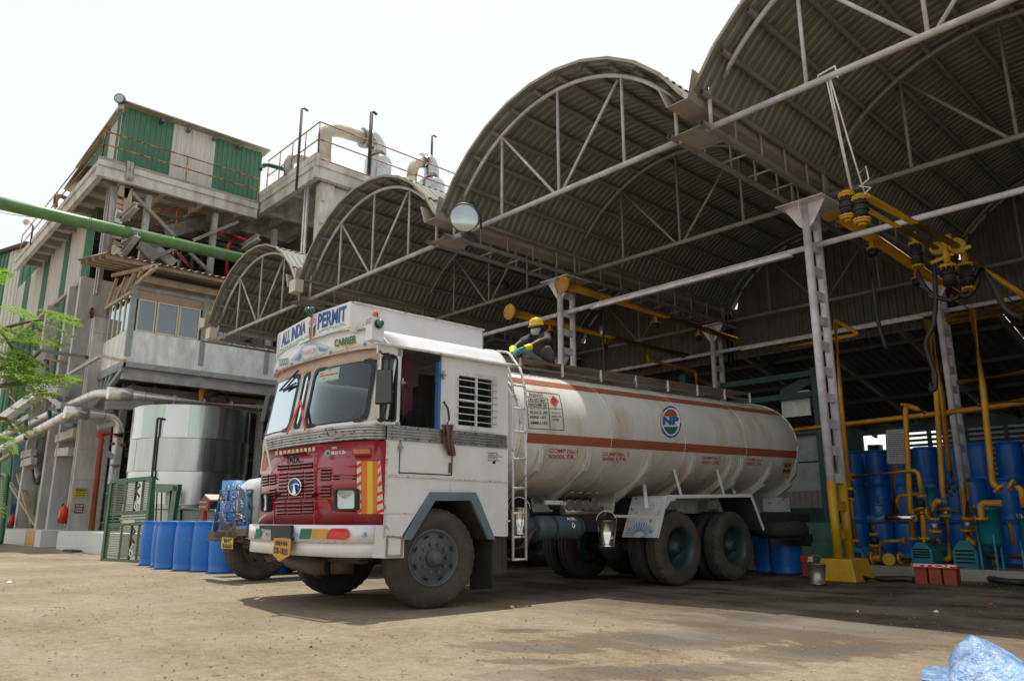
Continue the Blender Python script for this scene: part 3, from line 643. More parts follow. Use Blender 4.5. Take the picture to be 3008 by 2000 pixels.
for (x0, y0, x1, y1) in ((578, 180, 578, 905), (205, 735, 205, 905), (0, 830, 1205, 820), (578, 690, 700, 688), (700, 688, 735, 790), (735, 790, 960, 800), (578, 390, 960, 365), (130, 720, 205, 705), (205, 705, 578, 690), (600, 190, 1200, 130)):
    b.bar(gp(x0, y0, .013), gp(x1, y1, .013), .012, .008)
b.build('pressed_seams', 'red', TK)
# red/yellow reflective patch row over the grille
x = 218
while x < 570:
    y = 252 - (x - 218) * .115; MB().prism([gp(x, y + 20, .015), gp(x + 22, y + 18, .015), gp(x + 22, y - 16, .015), gp(x, y - 14, .015)], -TD * .003).build('warning_strip_patch', 'limeyel' if int(x / 38) % 2 else 'cream', TK); x += 38
# wing sticker: yellow and orange bands with red hatching
def gq(x0, x1, y0, y1, m, off=.02, nm='reflective_band'): return MB().prism([gp(x0, y1, off), gp(x1, y1, off), gp(x1, y0, off), gp(x0, y0, off)], -TD * .003).build(nm, m, TK)
gq(1008, 1066, 328, 812, 'orange'); gq(1114, 1166, 328, 812, 'orange'); gq(1066, 1114, 328, 812, 'limeyel')
for x0, x1 in ((970, 1008), (1166, 1204)):
    gq(x0, x1, 328, 812, 'cream', .018, 'hatched_band'); y = 345
    while y < 800:
        MB().prism([gp(x0, y + 48, .024), gp(x1, y + 22, .024), gp(x1, y - 8, .024), gp(x0, y + 18, .024)], -TD * .003).build('red_hatch', 'redsheet', TK); y += 85
# badges and lettering
lettering('badge_word', 'TATA', 'slot', TK, quadfn(gp(318, 352, .02), gp(440, 340, .02), gp(440, 272, .02), gp(318, 286, .02)), .05)
b = MB(); c = gp(396, 562, .03); ring = [(c + (gp(396 + 58 * math.cos(a), 562 + 76 * math.sin(a), .03) - c)) for a in np.linspace(0, 2 * PI, 24, endpoint=False)]
b.path(ring + [ring[0]], .009, 8, caps=False); b.path([gp(358, 560, .04), gp(370, 548, .04), gp(396, 536, .04), gp(424, 540, .04), gp(436, 552, .04)], .008, 8)
b.prism([gp(380, 630, .035), gp(412, 628, .035), gp(398, 545, .035), gp(390, 545, .035)], -TD * .01); emb = b.build('round_emblem', 'chrome', TK)
MB().prism([c + (p - c) * .97 + TD * .006 for p in ring], TD * .004).build('emblem_backing', 'bluepaint', emb)
MB().prism([gp(698 + 24 * math.cos(a), 253 + 29 * math.sin(a), .016) for a in np.linspace(0, 2 * PI, 20, endpoint=False)], -TD * .003).build('round_sticker', 'tealpaint', TK)
MB().prism([gp(698 + 14 * math.cos(a), 253 + 17 * math.sin(a), .021) for a in np.linspace(0, 2 * PI, 16, endpoint=False)], -TD * .003).build('round_sticker', 'greenpaint', TK)
lettering('badge_word', 'TATA', 'whitepaint', TK, quadfn(gp(735, 218, .018), gp(782, 212, .018), gp(782, 192, .018), gp(735, 198, .018)), .03)
lettering('badge_word', '2515 C Ex', 'whitepaint', TK, quadfn(gp(730, 266, .018), gp(865, 255, .018), gp(865, 225, .018), gp(730, 236, .018)), .03)
# head lamps and indicator
def lamp(x0, x1, y0, y1, fr=14, off=.035):
    q = lambda f, o: [gp(x0 + f, y1 - f, o), gp(x1 - f, y1 - f, o), gp(x1 - f, y0 + f, o), gp(x0 + f, y0 + f, o)]
    def rr(f, o):
        r = 22; a = []
        for cx, cy, t0 in ((x1 - f - r, y1 - f - r, 0), (x0 + f + r, y1 - f - r, PI / 2), (x0 + f + r, y0 + f + r, PI), (x1 - f - r, y0 + f + r, 1.5 * PI)):
            for k in range(5): t = t0 + k * PI / 8; a.append(gp(cx + r * math.cos(t), cy + r * math.sin(t), o))
        return a
    h = MB().ringprism(rr(0, off + .03), rr(fr, off + .03), TD * .06).build('headlight', 'black', TK)
    MB().face(rr(fr, off - .02)).build('reflector', 'chrome', h)
    cc = gp((x0 + x1) / 2, (y0 + y1) / 2, off); P = []
    for k in range(7):
        rr_ = rr(fr, off + .015); P.append([p + (cc - p) * (k / 6 * .999) + (-TD) * .006 * math.sin(k / 6 * PI / 2) for p in rr_ + [rr_[0]]])
    MB().grid(P).build('lens', 'lens', h)
lamp(752, 960, 578, 780, 17)
lamp(75, 140, 620, 795, 10)
ind = MB().prism([gp(920, 278, .03), gp(1085, 270, .03), gp(1085, 198, .03), gp(920, 205, .03)], TD * .03).build('indicator', 'redsteel', TK, bevel=.006)
MB().prism([gp(934, 264, .055), gp(1070, 258, .055), gp(1070, 210, .055), gp(934, 216, .055)], TD * .03).build('lens', 'amber', ind, bevel=.006)
MB().prism([gp(50, 380, .03), gp(64, 378, .03), gp(64, 316, .03), gp(50, 320, .03)], TD * .03).build('side_indicator', 'redsheet', TK)
for x in (220, 568):
    MB().tube(gp(x, 645, 0), gp(x, 645, .05), .02, 10).bar(gp(x - 10, 640, .045), gp(x + 18, 612, .045), .012).build('bonnet_knob', 'slot', TK)
# bumper
nb = [-2.62, -2.3, -1.9, -1.3, -.7, -.35, -.12, 0.0]
def bump(nm, z0, z1, off, m, th_=.05, n0=-2.64, n1=.0):
    ns = [n0 + (n1 - n0) * i / 24 for i in range(25)]
    return MB().grid([[F(n, z0(n) if callable(z0) else z0, off), F(n, z1(n) if callable(z1) else z1, off)] for n in ns], True).build(nm, m, TK, solid=th_)
bump('bumper', .685, .862, .10, 'white'); bump('bumper_skirt', .545, .70, .075, 'white')
MB().prism([W(-.62, .0, .535), W(-.40, .0, .535), W(-.40, .0, .72), W(-.52, .0, .735), W(-.62, .0, .86), W(-.75, .0, .86), W(-.76, .0, .545)], -TN * .03).build('bumper_end_plate', 'white', TK)
MB().grid([[F(n, .862, .10), F(n, .864, 0.)] for n in np.linspace(-2.62, 0, 25)], True).build('bumper_top', 'white', TK, solid=.01)
def bp_(x, y, off=.125): return gp(x, y, off)
for (x0, x1, m) in ((434, 556, 'greenpaint'), (540, 705, 'ochrepaint'), (22, 90, 'greenpaint'), (0, 18, 'ochrepaint')):
    sl = 12
    MB().prism([bp_(x0, 1040), bp_(x1 - sl * 2, 1042), bp_(x1, 948), bp_(x0 + sl * 1.5, 948)], -TD * .002).build('painted_block', m, TK)
bl = [bp_(690, 1045), bp_(860, 1050), bp_(890, 1030), bp_(900, 990), bp_(888, 955), bp_(860, 945), bp_(740, 945), bp_(712, 965)]
MB().prism(bl, -TD * .002).build('painted_block', 'redsheet', TK)
for cx, n_, w_ in ((135, 7, 28), (392, 7, 32), (1048, 7, 48)):
    b = MB()
    for k in range(n_):
        a = R(20 + 140 * k / (n_ - 1)); L = 62 if abs(k - 3) < 2 else 46
        x1, y1 = cx + math.cos(a) * w_ * 1.0, 1030 - math.sin(a) * L; x0, y0 = cx + math.cos(a) * 6, 1030 - math.sin(a) * 8
        dx, dy = -(y1 - y0) * .09, (x1 - x0) * .09
        b.face([bp_(x0, y0, .128), bp_((x0 + x1) / 2 + dx, (y0 + y1) / 2 + dy, .128), bp_(x1, y1, .128), bp_((x0 + x1) / 2 - dx, (y0 + y1) / 2 - dy, .128)])
    b.build('painted_lotus', 'skyblue', TK)
brk = MB(); 
for q in ((68, 352, 915, 950), (172, 205, 950, 1055), (322, 355, 950, 1060), (205, 322, 950, 1025)):
    brk.prism([bp_(q[0], q[3], .15), bp_(q[1], q[3], .15), bp_(q[1], q[2], .15), bp_(q[0], q[2], .15)], TD * .04)
brk.build('plate_bracket', 'black', TK)
pl = MB().prism([bp_(193, 1150, .16), bp_(188, 1185, .16), bp_(250, 1250, .16), bp_(345, 1195, .16), bp_(357, 1060, .16), bp_(352, 1040, .16), bp_(205, 1030, .16)], TD * .006).build('number_plate', 'ochrepaint', TK)
lettering('plate_text', 'MH·04', 'blackpaint', pl, quadfn(bp_(216, 1100, .163), bp_(325, 1108, .163), bp_(325, 1062, .163), bp_(218, 1056, .163)), .03)
lettering('plate_text', 'DS-1835', 'blackpaint', pl, quadfn(bp_(203, 1172, .163), bp_(325, 1195, .163), bp_(328, 1135, .163), bp_(205, 1112, .163)), .03)
# upper cab front: posts around the glass
def up(X, Y, off=0.): n, z = frontnz(X, Y, off); return n, z
NS = np.linspace(-WD, 0, 53)
def skin(name, z0, z1, n0, n1, m='white', off=0., st=14):
    return MB().grid([[F(n, z0, off), F(n, (z0 + z1) / 2, off), F(n, z1, off)] for n in np.linspace(n0, n1, st)], True).build(name, m, TK, solid=.025)
ZW0, ZW1 = 1.93, 2.60
skin('sill_panel', 1.88, ZW0, -WD, 0, st=30); skin('header_panel', ZW1, 2.78, -WD, 0, 'coral', st=30)
wA = frontnz(712, 990)[0]; wB = frontnz(858, 900)[0]; wC = frontnz(688, 995)[0]; wD = frontnz(612, 1000)[0]
wB = -.13; wA = -1.16; wm0, wm1 = -1.40, -1.27; wC = -1.52; wD = -2.52
for n0, n1 in ((wB, 0.), (wm1, wA), (wC, wm0), (-WD, wD)): skin('windscreen_post', ZW0, ZW1, n0, n1, st=6)
def pane(nm, n0, n1, z0, z1, m='windscreen', gask=.03, r=.09):
    def loop(i, off, rr):
        L = []
        for cn, cz, t0 in ((n1 - i - rr, z1 - i - rr, 0), (n0 + i + rr, z1 - i - rr, PI / 2), (n0 + i + rr, z0 + i + rr, PI), (n1 - i - rr, z0 + i + rr, 1.5 * PI)):
            for k in range(5): t = t0 + k * PI / 8; n = cn + rr * math.cos(t); L.append(F(n, cz + rr * math.sin(t), off))
        return L
    g = MB(); A, Bq, Cq = loop(-.012, .014, r), loop(gask, .014, r - .01), loop(gask, 0., r - .01)
    m_ = len(A)
    for k in range(m_):
        j = (k + 1) % m_; g.quad(A[k], A[j], Bq[j], Bq[k]); g.quad(Bq[k], Bq[j], Cq[j], Cq[k])
    w_ = g.build(nm, 'black', TK)
    P = [[F(n, z, .004) for z in (z0 + gask * .5, z1 - gask * .5)] for n in np.linspace(n0 + gask * .5, n1 - gask * .5, 14)]
    MB().grid(P, True).build('glass', m, w_, clean=False)
    return w_
pane('windscreen', wA, wB, ZW0, ZW1); pane('windscreen', wD, wC, ZW0, ZW1)
pane('centre_vent', wm0 + .005, wm1 - .005, ZW0 + .02, ZW1 - .02, 'windscreen', .018, .055)
# paper sticker behind the glass
def zp(x, y, off=0.): return fp((780 + x / 3.919) / 1.2757, (880 + y / 3.919) / 1.2757, off)
st = MB().face([zp(592, 968, .008), zp(842, 915, .008), zp(860, 768, .008), zp(615, 830, .008)]).build('windscreen_notice', 'tealpaint', TK)
MB().face([zp(606, 950, .010), zp(832, 902, .010), zp(848, 785, .010), zp(627, 842, .010)]).build('notice_paper', 'white2', st)
b = MB(); b.face([zp(625, 890, .012), zp(828, 852, .012), zp(829, 838, .012), zp(626, 876, .012)]); b.face([zp(630, 860, .012), zp(662, 854, .012), zp(662, 843, .012), zp(630, 849, .012)]); b.face([zp(655, 918, .012), zp(690, 912, .012), zp(690, 904, .012), zp(655, 910, .012)])
b.build('notice_print', 'redpaint', st)
# cab interior
MB().prism([W(-.62, -2.45, 1.88), W(-.3, -2.45, 1.88), W(-.3, -2.45, 1.5), W(-.72, -2.45, 1.5)], TN * 2.3).build('dashboard', 'dark', TK)
b = MB()
for k in range(24): a = 2 * PI * k / 24; b.v.append(W(-.32 + .10 * math.sin(a), -1.85 + .21 * math.cos(a), 2.02 + .2 * math.sin(a)))
ring = b.v[:]; MB().path(ring + [ring[0]], .014, 6).tube(W(-.32, -1.85, 2.02), W(-.5, -1.85, 1.7), .02).build('steering_wheel', 'black', TK)
for n in (-.55, -1.85):
    MB().box((0, 0, 0), (1, 1, 1)); MB().prism([W(.0, n - .25, 1.5), W(.5, n - .25, 1.5), W(.62, n - .25, 2.25), W(.48, n - .25, 2.28), W(.38, n - .25, 1.66), W(.0, n - .25, 1.66)], TN * .5).build('seat', 'curtain', TK, bevel=.03)
MB().prism([W(-.6, -.02, 1.3), W(.98, -.02, 1.3), W(.98, -.02, 1.34), W(-.6, -.02, 1.34)], -TN * 2.5).build('cab_floor', 'dark', TK)
MB().prism([W(.94, -.02, 1.3), W(.96, -.02, 1.3), W(.96, -.02, 2.72), W(.94, -.02, 2.72)], -TN * 2.5).build('rear_bulkhead', 'airblue', TK)
P = [[W(-.45 + .05 * math.sin(i * 1.3), -.10 - .03 * (i % 2), z) for z in (2.66, 2.3, 2.0 + .06 * math.sin(i))] for i in range(12)]
P = [[W(-.44 + i * .022, -.14 - .03 * (i % 2), z) for z in (2.68, 2.35, 2.05 + .05 * math.sin(i * 1.1))] for i in range(10)]
MB().grid(P, True).build('curtain', 'curtain', TK)
MB().grid([[W(.05 + i * .03, -.5 - .04 * (i % 2), z) for z in (2.6, 2.25, 1.95 + .05 * math.sin(i * 2))] for i in range(9)], True).build('hanging_cloth', 'dark', TK)
# dashboard trinkets seen through the glass
MB().prism([W(-.60, -1.15, 1.885), W(-.55, -1.15, 2.0), W(-.55, -.5, 2.0), W(-.60, -.5, 1.885)], V(0, 0, .02)).build('dashboard_fringe', 'cream', TK)
MB().sphere(W(-.55, -.95, 2.12), .05).sphere(W(-.5, -.75, 2.08), .04).build('hanging_ornament', 'redpaint', TK)
# flank panels (drawn from the survey of the near side)
def sp(X, Y, n=0.): return sidept(X, Y, n)
def spz(x, y, n=0.): return sidept((700 + x / 1.6506) / 1.2757, (850 + y / 1.6506) / 1.2757, n)   # from the cab close-up
def flank(nm, pts, m='white', th_=.025, n=0.):
    return MB().prism([W(s, n, z) for s, z in pts], -TN * th_).build(nm, m, TK)
sA, sB = -.66, 1.0
dF, dR = sidesz(922, 985)[0], sidesz(1042, 990)[0]
print('door', dF, dR)
zs = 1.893
wf = sidesz(922, 900)[0]; wr = sidesz(1020, 900)[0]
flank('flank_panel', [(sA, .862), (-.50, .735), (-.44, .735), (-.10, 1.20), (.50, 1.20), (.50, 1.395), (dF, 1.395), (dF, 1.735), (sA, 1.735)])
flank('flank_panel', [(.50, 1.20), (.76, .735), (sB, .725), (sB, 1.735), (dR, 1.735), (dR, 1.395), (.50, 1.395)])
flank('door_lower', [(dF + .008, 1.403), (dR - .008, 1.403), (dR - .008, 1.735), (dF + .008, 1.735)], n=-.004)
flank('door_belt', [(dF + .008, 1.735), (dR - .008, 1.735), (dR - .008, 1.893), (dF + .008, 1.893)], 'alu', n=-.006)
flank('front_pillar', [(-.76, 1.893), (wf - .22, 1.893), (wf - .22, 2.73), (-.76, 2.73)], th_=.02, n=-.012)
flank('door_front_post', [(wf - .05, 1.893), (wf, 1.893), (wf, 2.73), (wf - .05, 2.73)])
# quarter light in the curved corner
q0, q1 = wf - .24, wf - .04
o_ = []; i_ = []
for cs, cz, t0 in ((q1 - .07, 2.58, 0), (q0 + .07, 2.58, PI / 2), (q0 + .05, 1.97, PI), (q1 - .05, 1.97, 1.5 * PI)):
    r_ = .07 if cz > 2.2 else .05
    for k in range(5): t = t0 + k * PI / 8; o_.append(W(cs + (r_ + .0) * math.cos(t), .004, cz + r_ * math.sin(t))); i_.append(W(cs + (r_ - .022) * math.cos(t), .004, cz + (r_ - .022) * math.sin(t)))
ql = MB().ringprism(o_, i_, -TN * .03).build('quarter_light', 'black', TK)
MB().face([p - TN * .015 for p in i_]).build('glass', 'windscreen', ql)
flank('quarter_surround', [(q0 - .06, 1.893), (q1 + .05, 1.893), (q1 + .05, 1.925), (q0 - .06, 1.925)]); flank('quarter_surround', [(q0 - .06, 2.64), (q1 + .05, 2.64), (q1 + .05, 2.73), (q0 - .06, 2.73)])
flank('rear_post', [(wr - .015, 1.893), (dR + .0, 1.893), (dR, 2.73), (wr - .015, 2.73)], n=-.01)
flank('door_blue_edge', [(wr - .05, 1.893), (wr - .015, 1.893), (wr - .015, 2.66), (wr - .05, 2.66)], 'cabin_blue', th_=.06, n=-.02)
# rear window with bars
r0, r1 = spz(1070, 560)[0:1], 0
rs0 = (spz(1065, 560) - T0).dot(TD); rs1 = (spz(1232, 560) - T0).dot(TD); rz0, rz1 = 1.96, 2.53
print('rear win', rs0, rs1)
flank('rear_panel', [(dR, 1.893), (rs0, 1.893), (rs0, 2.73), (dR, 2.73)]); flank('rear_panel', [(rs1, 1.893), (sB, 1.893), (sB, 2.73), (rs1, 2.73)])
flank('rear_panel', [(rs0, 1.893), (rs1, 1.893), (rs1, rz0), (rs0, rz0)]); flank('rear_panel', [(rs0, rz1), (rs1, rz1), (rs1, 2.73), (rs0, 2.73)])
rw = MB().prism([W(rs0, -.03, rz0), W(rs1, -.03, rz0), W(rs1, -.03, rz1), W(rs0, -.03, rz1)], -TN * .004).build('rear_window', 'windscreen', TK)
MB().ringprism([W(rs0 - .05, 0, rz0 - .05), W(rs1 + .05, 0, rz0 - .05), W(rs1 + .05, 0, rz1 + .05), W(rs0 - .05, 0, rz1 + .05)], [W(rs0, 0, rz0), W(rs1, 0, rz0), W(rs1, 0, rz1), W(rs0, 0, rz1)], TN * .012).build('window_frame', 'winrail', rw)
MB().bar(W((rs0 + rs1) / 2, .01, rz0 - .05), W((rs0 + rs1) / 2, .01, rz1 + .02), .024).build('window_post', 'winrail', rw)
MB().bar(W(rs0, .01, (rz0 + rz1) / 2), W(rs1, .01, (rz0 + rz1) / 2), .024).build('window_post', 'winrail', rw)
for k in range(7): z = rz0 + .05 + k * (rz1 - rz0 - .1) / 6; MB().tube(W(rs0 - .03, .022, z), W(rs1 + .05, .022, z), .006, 6).build('window_bar', 'winrail', rw)
# seams and rivets
b = MB(); b.bar(W(sA, .004, 1.375), W(dF, .004, 1.375), .012, .01); b.bar(W(sA, .006, 1.36), W(sB, .006, 1.345), .014, .012); b.bar(W(.17, .004, 1.35), W(.17, .004, 1.2), .008); b.bar(W(sA, .004, .98), W(-.3, .004, .98), .008, .008); b.bar(W(sA + .01, .006, .74), W(sA + .01, .006, 1.72), .02, .01)
b.build('panel_seam', 'whiteworn', TK)
b = MB()
for s in np.arange(sA + .05, sB, .075): b.sphere(W(s, .012, 1.352), .0055, 5, 3)
for z in np.arange(.76, 1.72, .07): b.sphere(W(sA + .01, .014, z), .0055, 5, 3)
for z in np.arange(.76, 1.3, .09): b.sphere(W(sB - .02, .003, z), .0055, 5, 3)
for n in np.arange(-2.5, -.1, .11): b.sphere(F(n, .70, .13), .006, 5, 3)
b.build('rivets', 'steel', TK)
b = MB()
b.bar(W(dF, .002, 1.395), W(dR, .002, 1.395), .008, .008); b.bar(W(dF, .002, 1.395), W(dF, .002, 1.893), .008, .008); b.bar(W(dR, .002, 1.395), W(dR, .002, 1.893), .008, .008)
b.build('door_gap', 'slot', TK)
for (s, z) in ((dF - .01, 1.66), (dF - .01, 2.35), (wr - .02, 2.5)):
    MB().box((0, 0, 0), (0, 0, 0)); MB().bar(W(s - .02, .02, z), W(s + .03, .02, z), .05, .02).tube(W(s, .03, z - .05), W(s, .03, z + .05), .012, 8).build('hinge', 'steel', TK)
MB().bar(W(dR - .03, .012, 1.42), W(dR - .03, .012, 1.53), .035, .02).build('door_lock', 'dusty', TK)
MB().path([W(wr + .03, .05, 1.95), W(wr + .05, .06, 2.0), W(wr + .03, .06, 2.12), W(wr - .01, .03, 2.2)], .012, 8).build('grab_handle', 'black', TK)
MB().path([W(wf + .01, .03, 1.93), W(wf + .02, .06, 1.98), W(wf + .02, .06, 2.25), W(wf, .03, 2.32)], .013, 8).build('grab_handle', 'black', TK)
# red rag over the sill
P = []
for i in range(9):
    u = i / 8; row = []
    for j in range(9):
        v = j / 8; x = 985 + u * (55 - 22 * v) + v * (14 + 16 * v) + 5 * math.sin(v * 7 + i); y = 655 + v * 150
        row.append(spz(x, y, .03 + .03 * math.sin(i * 1.7 + v * 3)))
    P.append(row)
rag = MB().grid(P, True).build('hanging_rag', 'cloth', None, solid=.008); tag(rag, 'dirty reddish rag hanging over the cab door sill', 'rag')
# small lettering on the rear flank panel
for i, tx in enumerate(('No. BHNDARI', 'FNO. 2A1', 'MUMBAI-72', 'BHANDUP(W) 400', 'MOB. TRK42')):
    a = spz(1208 + i % 2 * 4, 795 + i * 9); c = spz(1255 + (i % 3) * 12, 797 + i * 9); h_ = spz(1208, 788 + i * 9) - spz(1208, 794 + i * 9)
    lettering('flank_lettering', tx, 'blackpaint', TK, quadfn(a, c, c + h_, a + h_, TN * .003), .02, .2)
MB().prism([spz(1240 + 8 * math.cos(a), 838 + 8 * math.sin(a), .002) for a in np.linspace(0, 2 * PI, 12, endpoint=False)], TN * .002).build('small_emblem', 'blackpaint', TK)
# wheel arch trim
oa = [(-.435, .715), (-.10, 1.205), (.515, 1.215), (.80, .700)]; ia = [(-.335, .715), (-.045, 1.115), (.445, 1.125), (.70, .700)]
for k in range(3):
    MB().prism([W(oa[k][0], .004, oa[k][1]), W(oa[k + 1][0], .004, oa[k + 1][1]), W(ia[k + 1][0], .004, ia[k + 1][1]), W(ia[k][0], .004, ia[k][1])], TN * .035).build('arch_trim', 'trim', TK)
for k in range(3): MB().prism([W(ia[k][0], .0, ia[k][1] - .0), W(ia[k + 1][0], .0, ia[k + 1][1]), W(ia[k + 1][0] * .98, .0, ia[k + 1][1] + .02), W(ia[k][0] * .98, .0, ia[k][1] + .02)], -TN * .5).build('wheel_well', 'dark', TK)
# roof
zc = 2.745
def roofz(n):
    e = min(-n, WD + n)
    return zc + (.20 * math.sin(min(1, e / .24) * PI / 2)) + .03 * math.sin(PI * min(1, max(0, -n / WD)))
NN = list(np.linspace(0, -.24, 8)) + list(np.linspace(-.4, -WD + .4, 10)) + list(np.linspace(-WD + .24, -WD, 8))
P = [[W(max(s, cf(n, .02) + rake(2.75)), n * tum(2.75) + (.025 if n > -.02 else 0), roofz(n) - (.004 if n == 0 else 0)) for s in (-1.2, -.75, -.3, .3, .98, 1.02)] for n in NN]
MB().grid(P, True).build('cab_roof', 'white', TK, solid=.02)
MB().bar(W(-.86, .03, 2.735), W(1.02, .03, 2.735), .035, .02).build('rain_gutter', 'whiteworn', TK)
b = MB(); b.prism([W(1.0, n, roofz(n)) for n in NN] + [W(1.0, -WD, .73), W(1.0, 0, .73)], TD * .02); b.build('cab_rear_wall', 'white', TK)
b = MB(); b.prism([W(-.7, -WD, .75), W(1.0, -WD, .75), W(1.0, -WD, 2.74), W(-.7, -WD, 2.74)], TN * .02); b.build('far_flank', 'white', TK)
# visor with hand lettering
def vtop(n):
    e = min(-n, WD + n); return 2.925 + .075 * math.sin(PI * (-n / WD)) - .24 * (1 - min(1, e / .2)) ** 2
VO = .075
vz0 = 2.715
ns = np.linspace(-WD + .02, -.02, 40)
MB().grid([[F(n, vz0, VO + .015), F(n, (vz0 + vtop(n)) / 2, VO + .01), F(n, vtop(n), VO)] for n in ns], True).build('visor', 'white', TK, solid=.02)
MB().path([F(n, vtop(n) + .005, VO) for n in ns], .014, 6).build('visor_rim', 'cream', TK)
MB().grid([[F(n, vz0, VO), F(n, 2.745, -.02)] for n in ns], True).build('visor_soffit', 'coral', TK)
MB().grid([[F(n, vtop(n) - .0, VO), W(cf(n) + .35, n, roofz(n) - .01)] for n in ns], True).build('visor_top', 'white', TK)
def vq(x, y, o=.022): return fp((780 + x / 3.919) / 1.2757, (880 + y / 3.919) / 1.2757, VO + o)
def vfn(x0, y0, x1, y1, hh, hh2=None):   # baseline from (x0,y0) to (x1,y1), letter height hh px
    hh2 = hh2 or hh
    return lambda u, v: vq(x0 + (x1 - x0) * u, y0 + (y1 - y0) * u - (hh + (hh2 - hh) * u) * v)
lettering('visor_word', 'CARRIER', 'limeyel', TK, (lambda f: (lambda u, v: f(u, v) + V(0, 0, -.012) - TD * .0))(vfn(794, 548, 1042, 506, 84, 92)), .04)
lettering('visor_word', 'CARRIER', 'greenpaint', TK, vfn(792, 545, 1040, 498, 84, 92), .035)
lettering('visor_word', 'GOODS', 'greenpaint', TK, vfn(150, 768, 256, 748, 82), .015)
for o in (): pass
b = MB()
def vl(b, pts, w_=5, o=.024):
    for (a, c) in zip(pts, pts[1:]): 
        dx, dy = c[0] - a[0], c[1] - a[1]; L = math.hypot(dx, dy); nx, ny = -dy / L * w_ / 2, dx / L * w_ / 2
        b.face([vq(a[0] + nx, a[1] + ny, o), vq(c[0] + nx, c[1] + ny, o), vq(c[0] - nx, c[1] - ny, o), vq(a[0] - nx, a[1] - ny, o)])
vl(b, [(290, 695), (345, 632), (400, 585), (450, 525), (545, 500), (640, 515), (735, 548), (670, 620), (600, 665), (520, 690), (420, 712), (290, 695)], 4)
vl(b, [(395, 580), (400, 690)], 4); vl(b, [(405, 560), (470, 515), (560, 500), (585, 520), (590, 640), (560, 665), (440, 695), (410, 670), (405, 560)], 4)
for k in range(9):
    vl(b, [(600 + k * 12, 530 + k * 4), (606 + k * 6, 570 + k * 3), (630 + k * 10, 600 - k * 5)], 5); vl(b, [(320 + k * 9, 680 - k * 9), (345 + k * 6, 695 - k * 3), (390, 700 - k * 10)], 5)
b.build('visor_diamond', 'skyblue', TK)
lettering('visor_word', 'THAKUR', 'pinkpaint', TK, vfn(408, 655, 575, 610, 62), -.005)
b = MB()
def leafb(cx, cy, s, ang):
    for k in range(5):
        a = ang + R(-60 + 30 * k); x1, y1 = cx + math.cos(a) * 30 * s, cy - math.sin(a) * 30 * s
        vl(b, [(cx - 6 * s, cy), ((cx + x1) / 2 + 3, (cy + y1) / 2 - 2), (x1, y1)], 9 * s)
leafb(755, 610, 1., R(170)); leafb(1130, 515, 1., R(10)); leafb(125, 820, .7, R(170)); leafb(285, 750, .8, R(20))
b.build('painted_leaf', 'skyblue', TK)
b = MB(); vl(b, [(740, 625), (905, 580)], 3); vl(b, [(955, 565), (1140, 520)], 3); vl(b, [(120, 828), (275, 765)], 3); b.build('painted_line', 'airblue', TK)
b = MB(); vl(b, [(925, 545), (940, 605)], 9); vl(b, [(915, 540), (930, 560), (948, 540)], 8); vl(b, [(190, 780), (195, 835)], 7); b.build('painted_flower', 'pinkpaint', TK)
# roof board: ALL INDIA PERMIT (two leaves folded forward in the middle)
def bpt(X, Y, s): 
    d = ray(X, Y); t = ((T0 + TD * s - EYE).dot(TD)) / d.dot(TD); return EYE + d * t
bn0, bn1 = -.36, -2.24
pr = bpt(808, 699, -.965); nR = (pr - T0).dot(TN); pl_ = bpt(644, 762, -.93); nL = (pl_ - T0).dot(TN)
print('board', nR, pr.z, nL, pl_.z)
pk_ = bpt(721, 716, -1.03); kn = (pk_ - T0).dot(TN); zb1 = (pr.z + pl_.z) / 2; print('kink', kn, pk_.z)
def board(n, z, o=0.):
    if n > kn: s = -.965 + (-.065) * (nR - n) / (nR - kn)
    else: s = -.93 + (-.10) * (n - nL) / (kn - nL)
    return W(s - o, n, z)
ztop_ = lambda n: zb1 + .02 * (1 if abs(n - kn) < .5 else 0)
zb0 = 2.965
for (a, c) in ((nL, kn), (kn, nR)):
    MB().prism([board(a + 1e-4, zb0), board(c - 1e-4, zb0), board(c - 1e-4, zb1), board(a + 1e-4, zb1)], TD * .02).build('permit_board', 'white', TK)
def bw_(n0, n1, z0, z1, z0b=None, z1b=None):
    return lambda u, v: board(n0 + (n1 - n0) * u, (z0 + (z1 - z0) * v) * (1 - u) + ((z0b or z0) + ((z1b or z1) - (z0b or z0)) * v) * u, .004)
wl = kn - nL; wr_ = nR - kn
lettering('board_word', 'ALL INDIA', 'bluepaint', TK, bw_(nL + .10 * wl, kn - .18 * wl, 3.045, 3.225, 3.07, 3.235), .035)
lettering('board_word', 'PERMIT', 'bluepaint', TK, bw_(kn + .16 * wr_, nR - .10 * wr_, 3.05, 3.235, 3.05, 3.225), .035)
b = MB()
def bl2(n0, z0, n1, z1, w_=.006): b.face([board(n0, z0 - w_, .005), board(n1, z1 - w_, .005), board(n1, z1 + w_, .005), board(n0, z0 + w_, .005)])
rnd = random.Random(3)
for k in range(42):
    n = nL + .06 + (nR - nL - .14) * k / 42
    if abs(n - kn) > .14: bl2(n, 3.015 + rnd.uniform(-.012, .012), n + .05, 3.012 + rnd.uniform(-.018, .02), .008)
b.build('board_flourish', 'tealpaint', TK)
b = MB(); b.bar(board(kn, 2.95, .012), board(kn, 3.26, .012), .02, .006)
for sx in (-1, 1):
    for k in range(10): a = 2 * PI * k / 10; b.bar(board(kn + sx * .06 + .028 * math.cos(a), 3.165 + .028 * math.sin(a), .006), board(kn + sx * .06 + .028 * math.cos(a + .63), 3.165 + .028 * math.sin(a + .63), .006), .008, .004)
b.build('board_motif', 'pinkpaint', TK)
b = MB()
for sx in (-1, 1):
    for k in range(5): b.bar(board(kn + sx * .04, 2.98 + k * .022, .006), board(kn + sx * (.085 + .0 * k), 3.0 + k * .03, .006), .012, .004)
b.build('board_leaf', 'greenpaint', TK)
